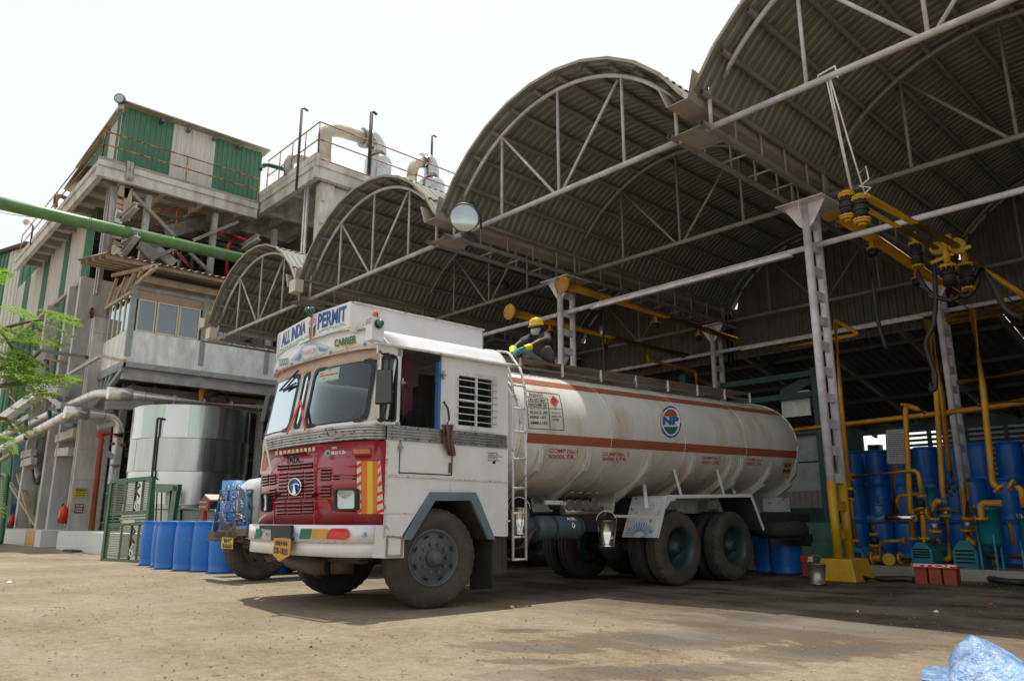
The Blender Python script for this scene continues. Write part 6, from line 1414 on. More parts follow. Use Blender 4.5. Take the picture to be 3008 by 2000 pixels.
# low green wall and teal frame at the back
lw = MB().box((-10.2, 17.0, 0), (-7.4, 17.15, .84)).build('low_green_wall', mat('pale green low wall', (.10, .24, .18), .8, dirt=(.05, .08, .06), dirt_amt=.6)); tag(lw, 'low pale green wall behind the tail of the tanker', 'wall')
tf = thing('teal_portal_frame', (-9.8, 18.3, 0), 'dark teal portal frame with a pale panel painted for its bright opening, behind the tanker tail', 'portal frame')
xA_, xB_ = ony(1892, 1000, 18.3).x, ony(1770, 1000, 18.3).x
MB().box((xA_ - .1, 18.2, 0), (xA_ + .1, 18.4, ony(1885, 845, 18.3).z)).build('frame_post', 'tealsteel', tf); MB().box((xB_ - 2.6, 18.2, 0), (xB_ - 2.4, 18.4, 5)).build('frame_post', 'tealsteel', tf)
for Y in (858, 905, 990): z = ony(1860, Y, 18.3).z; MB().box((xB_ - 2.5, 18.22, z - .1), (xA_, 18.38, z + .04)).build('frame_beam', 'tealsteel', tf)
MB().prism([ony(1795, 900, 18.45), ony(1880, 850, 18.45), ony(1890, 870, 18.45), ony(1800, 920, 18.45)], (0, .05, 0)).build('frame_strut', 'tealsteel', tf)
MB().box((ony(1800, 940, 18.5).x, 18.5, ony(1800, 962, 18.5).z), (ony(1866, 940, 18.5).x, 18.55, ony(1800, 905, 18.5).z)).build('painted_daylight', 'paleplaster', tf)  # pale colour stands in for daylight in the frame opening
for Y0_, Y1_ in ((1062, 990), (1130, 1066)): MB().box((xB_ - .4, 18.5, ony(1850, Y0_, 18.5).z), (xA_ - .12, 18.55, ony(1850, Y1_, 18.5).z)).build('grey_panel', 'frame', tf)
# bits of litter
for (X, Y, m, s_, lb) in ((2156, 1409, 'debris', .035, 'scrap of white paper on the shadowed floor'), (2282, 1392, 'redsheet', .04, 'red scrap on the floor under the pumps'), (22, 1341, 'debris', .05, 'crumpled foil scrap on the yard at far left'), (716, 1490, 'slot', .018, 'small black stone on the open yard'), (1975, 1408, 'debris', .02, 'tiny white chip at the shadow edge')):
    p = onz(X, Y); b = MB(); rd = random.Random(int(X)); pts = [p + V(s_ * math.cos(a) * rd.uniform(.6, 1), s_ * math.sin(a) * rd.uniform(.6, 1), .004) for a in np.linspace(0, 2 * PI, 7, endpoint=False)]; top = p + V(0, 0, s_ * .8)
    for k in range(7): b.face([pts[k], pts[(k + 1) % 7], top])
    b.face(pts[::-1]); o = b.build('litter', m); tag(o, lb, 'litter')
# ------------------------------------------------------------------ process building on the left
def d8(x, y): return (x / 2.091) / 1.2757, (250 + y / 2.091) / 1.2757            # 0..900 x 250..1000
def d9(x, y): return (600 + x / 2.091) / 1.2757, (250 + y / 2.091) / 1.2757      # 600..1500 x 250..1000
def d4(x, y): return (x / 1.96) / 1.2757, (950 + y / 1.96) / 1.2757              # 0..850 x 950..1750
def dA(x, y): return (x / 3.733) / 1.2757, (900 + y / 3.733) / 1.2757            # 0..460 x 900..1320
def dB(x, y): return (x / 3.824) / 1.2757, (1250 + y / 3.824) / 1.2757           # 0..460 x 1250..1660
def dC(x, y): return (250 + x / 4.48) / 1.2757, (550 + y / 4.48) / 1.2757        # 250..700 x 550..900
def dD(x, y): return (x / 3.135) / 1.2757, (400 + y / 3.135) / 1.2757            # 0..400 x 400..900
XF, YF = -29.0, 6.2
PB = thing('process_building', (XF, YF, 0), 'tall open process building with green and white cladding and concrete decks', 'building')
def part(nm, m, b, solid=0, par=None): return b.build(nm, m, par or PB, solid=solid)
ZS = 13.95
c0 = onx(*d8(610, 450), XF); ZS = c0.z; yS0 = c0.y; yS1 = onx(*d8(1590, 700), XF).y
print('slab', c0, yS1)
part('roof_deck', 'concrete', MB().box((-44, yS0, ZS - .22), (XF, yS1, ZS)))
part('deck_edge_beam', 'concrete', MB().box((XF - .25, yS0, ZS - .62), (XF - .06, yS1, ZS - .22)))
part('deck_edge_beam', 'concrete', MB().box((-44, yS0 + .06, ZS - .62), (XF - .25, yS0 + .25, ZS - .22)))
part('deck_kerb', 'concdark', MB().box((XF - .15, yS0, ZS), (XF - .01, yS1, ZS + .12)))
for x in np.arange(-43, XF - .5, 1.3): part('deck_rib', 'concdark', MB().box((x, yS0 + .25, ZS - .5), (x + .15, yS1, ZS - .22)))
for y in np.arange(yS0 + .9, yS1, 1.5): part('deck_rib', 'coral', MB().box((XF - 1.8, y, ZS - .6), (XF - .25, y + .12, ZS - .22)))
part('drain_pipe', 'bpurple', MB().path([onx(*d8(790, 470), XF + .05), onx(*d8(785, 570), XF + .05), onx(*d8(740, 610), XF - .5)], .07, 8, .1))
part('drain_pipe', 'bpurple', MB().path([onx(*d8(812, 480), XF + .05), onx(*d8(806, 575), XF + .05), onx(*d8(765, 610), XF - .5)], .07, 8, .1))
# cladded room on the deck
def ribbed(p0, p1, z0, z1, pitch=.18, dep=.03, out=(1, 0, 0)):
    p0 = Vector(p0); p1 = Vector(p1); L = (p1 - p0).length; d = (p1 - p0).normalized(); o = Vector(out); s = 0; P = [[], []]
    while s < L:
        for ds, e in ((0, 0), (.6, 0), (.7, 1), (.9, 1)):
            if s + ds * pitch <= L:
                q = p0 + d * (s + ds * pitch) + o * dep * e; P[0].append(V(q.x, q.y, z0)); P[1].append(V(q.x, q.y, z1))
        s += pitch
    P[0].append(V(p1.x, p1.y, z0)); P[1].append(V(p1.x, p1.y, z1)); return MB().grid(P, False)
XR = XF - .55
ys = [onx(*d8(x, y), XR).y for x, y in ((742, 430), (1040, 520), (1300, 600), (1590, 690))]
zr = onx(*d8(745, 128), XR).z; yR0, yR1 = ys[0], ys[3]
part('room_roof', 'roofout', MB().prism([(XR + .35, yR0 - .25, zr + .05), (XR + .35, yR1 + .2, zr + .05), (XR - 6.4, yR1 + .2, zr - .3), (XR - 6.4, yR0 - .25, zr - .3)], (0, 0, .05)))
for (a, b_, m) in ((ys[0], ys[1], 'green'), (ys[1], ys[2], 'offwhite'), (ys[2], ys[3], 'green')): part('cladding_panel', m, ribbed((XR, a, 0), (XR, b_, 0), ZS, zr, .2, .04))
for (a, b_, m) in ((0, .35, 'green'), (.35, .5, 'offwhite'), (.5, .9, 'green'), (.9, 1.9, 'offwhite'), (1.9, 6, 'green')): part('cladding_panel', m, ribbed((XR - a, yR0, 0), (XR - b_, yR0, 0), ZS, zr - .1, .2, .04, (0, -1, 0)))
for k in range(4): y = yR0 + (yR1 - yR0) * (.22 + .19 * k); part('wall_lamp', 'lampgrey', MB().box((XR + .02, y, zr - .22), (XR + .3, y + .12, zr - .08)))
fl = thing('floodlight', (XR + .3, yR0 - .2, zr + .1), 'small round floodlight on the roof corner of the green and white room', 'floodlight')
cf_ = onx(*d8(735, 82), XR + .3)
MB().lathe(cf_ + V(-.12, .1, 0), (.75, -.6, -.1), [(0, -.1), (.12, -.1), (.19, .05), (.20, .2), (.185, .21), (0, .16)], 20).build('lamp_head', 'lampgrey', fl); MB().lathe(cf_ + V(-.12, .1, 0), (.75, -.6, -.1), [(0, .20), (.18, .205)], 20).build('glass', 'lens', fl)
MB().bar(cf_ + V(-.1, .1, -.5), cf_ + V(-.1, .1, -.1), .2, .1).bar(cf_ + V(-.35, .1, -.42), cf_ + V(.15, .1, -.42), .12, .12).build('bracket', 'steel', fl)
# railings
def railing(label, pts, h_=1.05, n=3, m='handrail'):
    t = thing('guard_rail', pts[0], label, 'railing', 'rusty yellow railings of the process building'); pts = [Vector(p) for p in pts]
    for a, c in zip(pts, pts[1:]):
        for z in (h_, h_ * .55, .08): MB().tube(a + ZD * z, c + ZD * z, .026, 6).build('rail', m, t)
        for k in range(n + 1): p = a.lerp(c, k / n); MB().tube(p, p + ZD * h_, .026, 6).build('post', m, t)
    return t
railing('rusty yellow railing round the highest deck, in front of the green and white room', [(-43.5, yS0 + .1, ZS), (XF - .05, yS0 + .1, ZS), (XF - .05, yS1, ZS)], 1.15, 2)
# small awning and bent pipe on the far end of the deck
part('deck_awning', 'rooftopbrown', MB().prism([ony(*dD(745, 262), yS0 + .2), ony(*dD(845, 290), yS0 + .8), ony(*dD(660, 525), yS0 + .8), ony(*dD(585, 490), yS0 + .2)], (0, 0, .04)))
part('deck_pipe', 'dark', MB().path([ony(*dD(510, 650), yS0 + .6), ony(*dD(515, 560), yS0 + .6), ony(*dD(560, 550), yS0 + .6), ony(*dD(620, 580), yS0 + .6)], .1, 8, .3))
sl_ = thing('street_lamp', ony(*dD(300, 830), yS0), 'pale street lamp head on a bent pole beyond the deck edge', 'lamp'); MB().path([ony(*dD(280, 1000), yS0), ony(*dD(305, 830), yS0), ony(*dD(285, 805), yS0)], .04, 6).build('pole', 'dark', sl_); MB().sphere(ony(*dD(245, 790), yS0), .3, 12, 8, (1.1, .5, .5)).build('lamp_head', 'cream', sl_)
# cladding under the deck on the long side (stripes)
yW = 7.2
edge = [(935, 870, 'green'), (0, 0, '')]
xs_ = [ony(*dD(x, 800), yW).x for x in (893, 775, 590, 560, 470, 330, 290)]
# boundaries measured on one level; panels hang from the deck to the sloping sight of their lower edge (z const)
zlo = ony(*dD(810, 1290), yW).z
cols_ = ['green', 'offwhite', 'green', 'offwhite', 'green', 'offwhite']
X0_ = ony(*dD(905, 650), yW).x; step = [1.35, 2.6, 1.1, 2.9, 1.2, 3.0, 1.5, 3]
x = X0_; 
for w_, m in zip(step, ['green', 'offwhite', 'green', 'offwhite', 'green', 'offwhite', 'green', 'offwhite']):
    part('cladding_panel', m, ribbed((x, yW, 0), (x - w_, yW, 0), zlo, ZS - .25, .25, .05, (0, -1, 0))); x -= w_
part('cladding_sill', 'tan', MB().box((x, yW - .1, zlo - .15), (X0_, yW + .02, zlo)))
# second deck with vents
XP = -24.2; cp = onx(*d9(690, 450), XP); yP = cp.y; ZP = cp.z; print('deck2', cp)
part('second_deck', 'concrete', MB().box((-36, yP, ZP - .25), (XP, 24, ZP)))
part('deck_edge_beam', 'concrete', MB().box((XP - .28, yP + .02, ZP - .7), (XP - .06, 24, ZP - .25)))
part('deck_edge_beam', 'concrete', MB().box((-36, yP + .06, ZP - .7), (XP - .28, yP + .28, ZP - .25)))
for y in np.arange(yP + 1.1, 22, 1.25): part('deck_rib', 'concrete', MB().box((-35, y, ZP - .62), (XP - .28, y + .18, ZP - .25)))
for x in (-26.6, -29.2, -31.8): part('deck_rib', 'concrete', MB().box((x, yP + .28, ZP - .66), (x + .2, 23, ZP - .25)))
part('deck_parapet', 'concrete', MB().box((XF - .1, yP - .02, ZP), (XP - .02, yP + .14, ZP + .25)))
railing('rusty yellow railing around the second deck with the steel vents', [(XF + .3, yP + .1, ZP), (XP - .1, yP + .1, ZP), (XP - .1, 21.5, ZP)], 1.6, 4)
# big column of the second deck with splayed head
xc_ = XP - .75; yc_ = yP + .75
part('deck_column', 'concrete', MB().box((xc_, yc_ - .3, 0), (xc_ + .42, yc_ + .25, ZP - .7)))
part('column_bracket', 'concrete', MB().prism([(xc_ + .1, yc_ + .25, ZP - .7), (xc_ + .1, yc_ + 1.1, ZP - .7), (xc_ + .1, yc_ + .25, ZP - 2.1)], (.2, 0, 0)))
for z in np.arange(1, ZP - 1.2, .9): part('column_cleat', 'concrete', MB().box((xc_ + .42, yc_ - .3, z), (xc_ + .5, yc_ - .12, z + .4)))
for k in range(2): part('down_pipe', 'bpurple', MB().tube((xc_ - .25 - .2 * k, yc_ - .5, 0), (xc_ - .25 - .2 * k, yc_ - .5, ZP - .3), .06, 8))
def mast(label, x0, y0, x1, y1, XX, r=.05, hook=True):
    a, c = onx(*d9(x1, y1), XX), onx(*d9(x0, y0), XX); a.y = c.y; b = MB().tube((a.x, c.y, a.z), c, r, 8)
    if hook: b.path([c, c + V(0, .1, .08), c + V(0, .25, .02)], r * .8, 6)
    o = b.build('lightning_mast', 'dark'); tag(o, label, 'mast', 'thin masts on the decks')
mast('tall thin hooked mast left of the second deck, rising past the railing', 600, 150, 555, 640, XP + .1)
mast('rusty mast standing before the first steel vent dome', 1028, 172, 1012, 548, XP - .1, .075)
mast('short mast behind the second vent dome', 1400, 315, 1400, 470, XP - 2, .05)
# vents on the deck
def vent(label, cx, top, base, w_, pts, XX, m1='bpurple'):
    c = onx(*d9(cx, base), XX); zt = onx(*d9(cx, top), XX).z; r = abs(onx(*d9(cx + w_ / 2, base), XX).y - c.y) * .8
    t = thing('vent_dome', (XX, c.y, ZP), label, 'steel vent', 'shiny vents on the second deck')
    MB().lathe((XX, c.y, 0), ZD, [(r, ZP), (r, zt - .25), (r * .9, zt - .12), (r * .45, zt), (r * .4, zt + .05)], 24).build('dome', 'cladd', t)
    P_ = [onx(*d9(x, y), XX) for x, y in pts]; return t, P_, r
t, P_, r = vent('silver vent dome fed by a fat pale elbow pipe, on the second deck', 1065, 440, 560, 175, [(735, 470), (742, 285), (810, 272), (985, 325)], XP - 1.2)
MB().path(P_, .28, 14, .9).build('elbow_pipe', 'duct', t); e_ = P_[-1]; MB().path([e_, onx(*d9(1030, 330), XP - 1.2), onx(*d9(1065, 380), XP - 1.2), onx(*d9(1068, 445), XP - 1.2)], .36, 14, .4).build('silver_elbow', 'cladd', t); MB().tube(e_ - V(0, .12, .03), e_ + V(0, .12, 0), .42, 16).build('joint_collar', 'steel', t)
t, P_, r = vent('smaller silver vent dome with a gooseneck, right of the first one', 1395, 580, 650, 165, [(1272, 575), (1285, 495), (1335, 465)], XP - 1.2)
MB().path(P_, .24, 14, .5).build('gooseneck', 'duct', t); MB().path([P_[-1], onx(*d9(1380, 470), XP - 1.2), onx(*d9(1398, 520), XP - 1.2), onx(*d9(1395, 580), XP - 1.2)], .34, 14, .4).build('silver_elbow', 'cladd', t)
part('deck_pipe', 'bpurple', MB().path([onx(*d9(518, 560), XP - 2.5), onx(*d9(518, 470), XP - 2.5), onx(*d9(560, 445), XP - 2.5), onx(*d9(660, 475), XP - 2.5)], .2, 10, .4))
part('deck_pipe', 'dkgreen', MB().path([onx(*d9(345, 520), XP - 3), onx(*d9(375, 485), XP - 3), onx(*d9(545, 535), XP - 3)], .09, 8, .2))
# columns along the long side: wide sheeted flanks with lit edges painted on as paler lips
def zcol(x, y, w_, d_, z0, z1, m='cladsheet'): part('box_column', m, MB().box((x - w_, y, z0), (x, y + d_, z1)))
for (px, py, w_, d_) in ((765, 1200, .35, .95), (520, 1200, .3, 1.25), (400, 1180, .35, .5), (165, 1170, .35, .5)):
    X_ = ony(*dB(px, py), 6.9).x; zcol(X_ , 6.9, w_, d_, .5, 8.1 if px > 700 else zlo - .15, 'cladsheet')
XA = ony(*dB(765, 1200), 6.9).x; print('XA', XA)
part('lit_edge_lip', 'concrete', MB().box((XA - .36, 6.84, .5), (XA - .30, 6.9, 8.1))); part('lit_edge_lip', 'concrete', MB().box((XA - .06, 6.84, .5), (XA + .01, 6.9, 8.1)))
for z in np.arange(1.2, 8, 1.05): part('sheet_joint', 'concdark', MB().box((XA + .0, 6.91, z), (XA + .006, 7.84, z + .015)))
for k, (a, c) in enumerate((((205, 540), (365, 1100)), ((110, 640), (430, 1150)), ((60, 900), (60, 901)))):
    if k < 2: part('lattice_brace', 'tan', MB().bar(ony(*dB(*a), 7.0), ony(*dB(*c), 7.0), .16, .1))
for (x0, y0, x1, y1) in ((650, 150, 860, 75), (265, 330, 380, 300), (265, 425, 380, 395), (650, 300, 800, 290)): part('bridging_beam', 'concrete', MB().bar(ony(*dB(x0, y0), 6.95), ony(*dB(x1, y1), 6.95), .22, .3))
for x in (285, 310, 335, 360): part('ladder_bar', 'concrete', MB().bar(ony(*dB(x, 325), 6.9), ony(*dB(x, 420), 6.9), .08, .05))
for (pts, m, r_) in (([(385, 160), (380, 500), (400, 640), (440, 640), (455, 560)], 'dark', .09), ([(455, 130), (420, 520), (440, 600)], 'bpurple', .13), ([(640, 60), (600, 380), (580, 380)], 'dark', .07), ([(580, 40), (540, 400), (500, 900), (470, 1180)], 'tan', .12)):
    part('riser_pipe', m, MB().path([ony(*dB(x, y), 7.3) for x, y in pts], r_, 10, .2))
# plinth
pm = [ony(*dB(x, 1300), YF).x for x in (50, 450, 535, 640)]
pw_ = lambda a, c, m: MB().box((a, YF, 0), (c, YF + 1.6, .56)).build('plinth_wall', m, PB)
pw_(pm[0], pm[1], 'mint'); pw_(pm[3], -21.4, 'mint'); MB().box((pm[0] - .1, YF - .004, 0), (pm[0] + .01, YF + .5, .55)).build('plinth_wall', 'mint', PB)
pt = MB().box((ony(*dB(275, 1300), YF - .01).x, YF - .01, 0), (ony(*dB(380, 1300), YF - .01).x, YF, .55)).build('rust_patch', 'ochrepaint', PB)
part('drain_cover', 'dark', MB().box((ony(*dB(750, 1400), 6).x, 5.9, 0), (ony(*dB(850, 1400), 6).x, 6.15, .06)))
# signs
def sign(nm, lab, x0, y0, x1, y1, m, lines, mt, hdr=None):
    f = lambda x, y: onx(*dB(x, y), XA + .03); a, c = f(x0, y1), f(x1, y0)
    t = thing(nm, (XA + .02, a.y, a.z), lab, 'sign'); q = quadfn((XA + .03, a.y, a.z), (XA + .03, c.y, a.z), (XA + .03, c.y, c.z), (XA + .03, a.y, c.z))
    MB().prism([q(0, 0) - XD * .02, q(1, 0) - XD * .02, q(1, 1) - XD * .02, q(0, 1) - XD * .02], (.02, 0, 0)).build('plate', m, t)
    if hdr: MB().face([q(.06, .66) + XD * .003, q(.94, .66) + XD * .003, q(.94, .96) + XD * .003, q(.06, .96) + XD * .003]).build('header_band', 'blackpaint', t)
    for i, (tx, v0, v1, mm) in enumerate(lines): lettering('sign_text', tx, mm, t, (lambda v0, v1: lambda u, v: q(.1 + .8 * u, v0 + (v1 - v0) * v) + XD * .006)(v0, v1), .03)
sign('caution_sign', 'yellow CAUTION sign with a black header on the big grey column', 832, 703, 980, 800, 'signyel', [('CAUTION', .72, .92, 'limeyel'), ('SAFETY SHOES', .38, .56, 'blackpaint'), ('MUST BE WORN', .1, .28, 'blackpaint')], 'x', True)
sign('permit_sign', 'small maroon sign with white writing below the caution sign', 832, 875, 942, 978, 'signred', [('FIRE ALSO', .68, .9, 'whitepaint'), ('CAN OCCUR', .38, .6, 'whitepaint'), ('WHEN ITS ON', .08, .3, 'whitepaint')], 'x')
# fire extinguishers
def ext(lab, x, y0, y1, X_, r=.1):
    a, c = ony(*dB(x, y1), X_), ony(*dB(x, y0), X_); t = thing('fire_extinguisher', a, lab, 'extinguisher', 'red fire extinguishers')
    MB().lathe((a.x, a.y, 0), ZD, [(0, a.z), (r, a.z + .01), (r, c.z - .12), (r * .75, c.z - .05), (r * .3, c.z), (r * .25, c.z + .05)], 16).build('cylinder', 'redsheet', t)
    MB().face([V(a.x + r * .3 * math.cos(q) - .0, a.y - r - .004, (a.z + c.z) / 2 + .12 * math.sin(q)) for q in np.linspace(0, 2 * PI, 12, endpoint=False)]).build('label_patch', 'whitepaint', t)
    MB().path([V(a.x, a.y, c.z + .03), V(a.x - .15, a.y - .02, c.z + .08), V(a.x - .45, a.y - .03, c.z - .35), V(a.x - .62, a.y, c.z - .55)], .022, 6).build('hose', 'black', t)
ext('red fire extinguisher with black hose hung on the big grey column', 700, 905, 1100, 6.72, .13); ext('red fire extinguisher hung on the leftmost column', 122, 1000, 1130, 6.72, .11)
# red fire pipe and stairs behind
part('fire_pipe', 'redsteel', MB().path([onx(*dB(1380, 105), -28), onx(*dB(1150, 85), -28), onx(*dB(1100, 85), -28), onx(*dB(1140, 130), -28), onx(*dB(1020, 1210), -28)], .09, 8, .1))
for k in range(3): part('stair_rail', 'handrail', MB().tube(onx(*dB(990, 940 + 90 * k), -30), onx(*dB(1230, 760 + 100 * k), -30), .03, 6))
part('stair_flight', 'dark', MB().bar(onx(*dB(1000, 1230), -30.3), onx(*dB(1230, 1060), -30.3), 1.0, .12))
# interior: floors and back walls coloured dark as stand-in for deep shade, frames, machinery
part('inner_floor', 'wallgrey', MB().box((-44, 8.2, 9.55), (XF - .6, 24, 9.8))); part('inner_floor', 'concdark', MB().box((-44, 8.0, 5.3), (XF + .4, 24, 5.55)))
part('inner_wall', 'wallgrey', MB().box((-37.2, 8, 0), (-37, 24, ZS - .7))); part('inner_wall', 'wallgrey', MB().box((-44, 14.5, 0), (-29.5, 14.6, ZS - .7))); part('inner_wall', 'wallgrey', MB().box((-36, 22, 0), (-24.5, 22.1, ZP - .7))); part('inner_wall', 'dark', MB().box((-34.6, 8.4, 5.6), (-34.5, 22, ZS - .8))); part('inner_wall', 'dark', MB().box((-44, 12.6, 0), (-34.6, 12.7, 8.2)))
rd = random.Random(21)
for y in (8.0, 10.6, 13.2, 16, 19): part('inner_column', 'bpurple', MB().box((XF - .7, y, .0), (XF - .45, y + .2, ZS - .7)))
for z in (5.2, 9.4): part('floor_beam', 'concrete', MB().box((XF - .45, 7.6, z - .1), (XF - .25, 21, z + .3)))
def brace(a, c, w_=.12, m='dtube'): part('frame_brace', m, MB().bar(onx(*dC(*a), XF - .3), onx(*dC(*c), XF - .3), w_, w_))
brace((625, 80), (1170, 640)); brace((1420, 700), (2010, 460)); brace((1370, 860), (1650, 1125)); brace((870, 950), (1180, 810)); brace((720, 720), (1000, 770), .1)
part('stair_stringer', 'bpurple', MB().bar(onx(*dC(840, 735), XF - .5), onx(*dC(1170, 1010), XF - .5), .12, .36, up=(0, 0, 1))); part('stair_treads', 'dtube', MB().bar(onx(*dC(730, 740), XF - .2), onx(*dC(930, 950), XF - .2), .2, .4, up=(0, 0, 1)))
part('ceiling_beam', 'dtube', MB().bar(onx(*dC(1080, 590), XF - .8), onx(*dC(1640, 420), XF - 2.5), .2, .5))
def hr(pts, X_=XF - .9):
    for a, c in zip(pts, pts[1:]): part('inner_handrail', rd.choice(['handrail', 'handrail', 'redsteel']), MB().tube(onx(*dC(*a), X_), onx(*dC(*c), X_), .035, 6))
hr([(580, 225), (820, 290), (1100, 290), (1300, 300)]); hr([(590, 390), (850, 460), (960, 580)]); hr([(845, 320), (820, 550)]); hr([(1215, 260), (1190, 545)]); hr([(870, 520), (1200, 420), (1440, 340)]); hr([(935, 350), (1220, 265)]); hr([(1165, 820), (1400, 1080)]); hr([(1180, 815), (1430, 1070)]); hr([(1260, 850), (1255, 1040)]); hr([(1165, 820), (1150, 920)])
part('fire_pipe', 'redpipe', MB().path([onx(*dC(1790, 600), XF + .3), onx(*dC(2010, 665), XF + .3), onx(*dC(2200, 730), XF + .3)], .09, 10)); part('fire_pipe', 'redpipe', MB().path([onx(*dC(1970, 680), XF + .3), onx(*dC(1880, 770), XF + .3), onx(*dC(1860, 1160), XF + .3)], .07, 8, .1))
mats_ = ['dark', 'bpurple', 'tealsteel', 'dark', 'dark', 'dusty', 'wallgrey']
for k in range(130):      # runs through the open floors on the yard side
    z = rd.choice([rd.uniform(6, 9), rd.uniform(10, 13), rd.uniform(1, 5)]); x = rd.uniform(-36, -30.5); r_ = rd.uniform(.03, .11); y0 = rd.uniform(8.4, 12); L = rd.uniform(2, 8)
    if rd.random() < .55: pts = [(x, y0, z), (x, min(21, y0 + L), z), (x, min(21, y0 + L), z - rd.uniform(.8, 2.5))]
    else: pts = [(x, y0, z - rd.uniform(1, 2.5)), (x, y0, z), (x - rd.uniform(1, 3), y0, z)]
    part('process_pipe', rd.choice(mats_), MB().path(pts, r_, 8, .2))
for k in range(80):      # runs behind the long side, left
    z = rd.choice([rd.uniform(6, 8.2), rd.uniform(.8, 5), rd.uniform(3, 8)]); y = rd.uniform(8.3, 12); r_ = rd.uniform(.03, .12); x0 = rd.uniform(-43, -33); L = rd.uniform(1.5, 6)
    pts = [(x0, y, z), (x0 + L, y, z), (x0 + L, y, z - rd.uniform(.5, 2.5))] if rd.random() < .6 else [(x0, y, z), (x0, y, z + rd.uniform(1, 3)), (x0 + rd.uniform(.5, 2), y, z + 1)]
    part('process_pipe', rd.choice(mats_), MB().path(pts, r_, 8, .2))
for (x, y, z, r_, h_, m) in ((-33.5, 10.5, 9.8, .8, 2.6, 'dark'), (-31.8, 13, 9.8, .6, 2.2, 'bpurple'), (-36, 9.4, 5.6, .7, 2.4, 'dusty'), (-39, 9.6, 5.6, .9, 2.2, 'bpurple'), (-32.5, 11.5, .0, 1.0, 3.6, 'dark'), (-34, 8.8, 0, .8, 3.0, 'tealsteel'), (-38, 9.5, 0, 1.0, 3.4, 'dark'), (-31.5, 16, 0, .9, 4.2, 'dusty'), (-31, 18, 5.6, .8, 3, 'dark')):
    b = MB().lathe((x, y, z), ZD, [(0, .3), (r_ * .5, .3), (r_, .55), (r_, h_ - .3), (r_ * .7, h_ - .05), (r_ * .2, h_), (.12, h_), (.12, h_ + .3), (0, h_ + .3)], 20); part('process_vessel', m, b)
# upper column with cleats at the corner, and pipe brackets
for k in range(2): x = XF - .9 - .35 * k; part('corner_post', 'bpurple', MB().box((x - .06, 6.8, 9.0), (x + .06, 6.95, ZS - .6)))
xl_ = onx(*dC(480, 500), XF - .3)
part('tan_post', 'tan', MB().bar(onx(*dC(570, 20), XF - .3), onx(*dC(535, 440), XF - .3), .28, .1)); part('tan_post', 'tan', MB().bar(onx(*dC(530, 0), XF - .3), onx(*dC(480, 130), XF - .3), .35, .1))
for (x0, y0, x1, y1, m) in ((420, 180, 570, 230, 'tan'), (400, 340, 540, 380, 'offwhite'), (400, 390, 500, 430, 'offwhite'), (360, 640, 500, 670, 'tan'), (350, 830, 490, 860, 'offwhite'), (410, 250, 560, 310, 'tan'), (370, 720, 490, 790, 'tan')): part('cleat_plate', m, MB().bar(onx(*dC(x0, y0), XF - .35), onx(*dC(x1, y1), XF - .35), .08, .4 if m == 'offwhite' else .18))
for x0 in (345, 375, 405): part('riser_pipe', 'bpurple', MB().tube(onx(*dC(x0 + 20, 0), XF - .5), onx(*dC(x0 - 40, 850), XF - .5), .07, 8))
# green pipe on its brackets
XG = XF + .9
ga, gb = onx(0, 468, XG), onx(592, 604, XG); dg_ = (gb - ga).normalized()
gp_ = thing('green_pipe', ga, 'long green overhead pipe crossing in front of the process building', 'pipe')
z_ = (ga.z + gb.z) / 2; MB().tube(ga - dg_ * 6, gb + dg_ * 1.5, .215, 24).build('pipe_barrel', 'greenpipe', gp_)
for k in (.3, .62): c = ga.lerp(gb, k); MB().tube(c - dg_ * .04, c + dg_ * .04, .222, 24).build('weld_band', 'greenpipe', gp_)
for (x0, y0, x1, y1, u1) in ((490, 420, 680, 240, 0), (480, 720, 690, 610, 0), (495, 880, 690, 620, 0), (1850 - 330, 1090, 1590 * 0 + 1590, 930, 1)):
    if u1: continue
    part('pipe_bracket', 'bpurple', MB().ibeam(onx(*dC(x0, y0), XG - .75), onx(*dC(x1, y1), XG + .35), .2, .24, .03))
part('pipe_bracket', 'bpurple', MB().ibeam(onx(*d8(1490, 1000), XG - .75), onx(*d8(1590, 935), XG + .35), .2, .24, .03))
wr1 = MB().path([ony(0, 489, 4), ony(30, 495, 4.3), ony(72, 500, 5)], .012, 5).build('thin_cable', 'dkgreen'); tag(wr1, 'thin cable sagging from the left edge to the deck', 'cable')
# ------------------------------------------------------------------ control cabin
XC = -27.0; YC = ony(289, 835, 7.3).y; CB = thing('control_cabin', (XC, 7.3, 5.2), 'pale projecting control cabin with sliding windows under a ribbed awning', 'cabin')
yc0 = onx(*d8(800, 1400), XC).y; yc1 = onx(625, 800, XC).y; print('cabin y', yc0, yc1)
def cpart(nm, m, b, par=None): return b.build(nm, m, par or CB)
zsill = onx(*d4(740, 35), XC).z; zbot = onx(*d4(712, 222), XC).z; ztop = onx(*d8(835, 1170), XC).z; zhd = onx(*d8(840, 1235), XC).z; zwt = onx(*d8(845, 1310), XC).z
print('cabin z', zbot, zsill, zwt, zhd, ztop)
XB_ = -30.2
cpart('parapet_wall', 'paleplaster', MB().box((XC - .12, yc0, zbot), (XC, yc1 + 1.5, zsill)))
cpart('parapet_wall', 'paleplaster', MB().box((XB_, yc0, zbot), (XC - .12, yc0 + .12, zsill)))
cpart('floor_slab', 'concdark', MB().box((XB_, yc0 + .02, zbot - .1), (XC + .02, yc1 + 1.5, zbot)))
cpart('floor_edge', 'frame', MB().box((XC - .02, yc0 - .05, zbot - .16), (XC + .12, yc1 + 1.5, zbot + .02)))
cpart('floor_edge', 'frame', MB().box((XB_, yc0 - .08, zbot - .16), (XC + .12, yc0 + .02, zbot + .02)))
cpart('floor_joist', 'bpurple', MB().box((XC - .25, yc0, zbot - .55), (XC - .05, yc1 + 1.5, zbot - .16)))
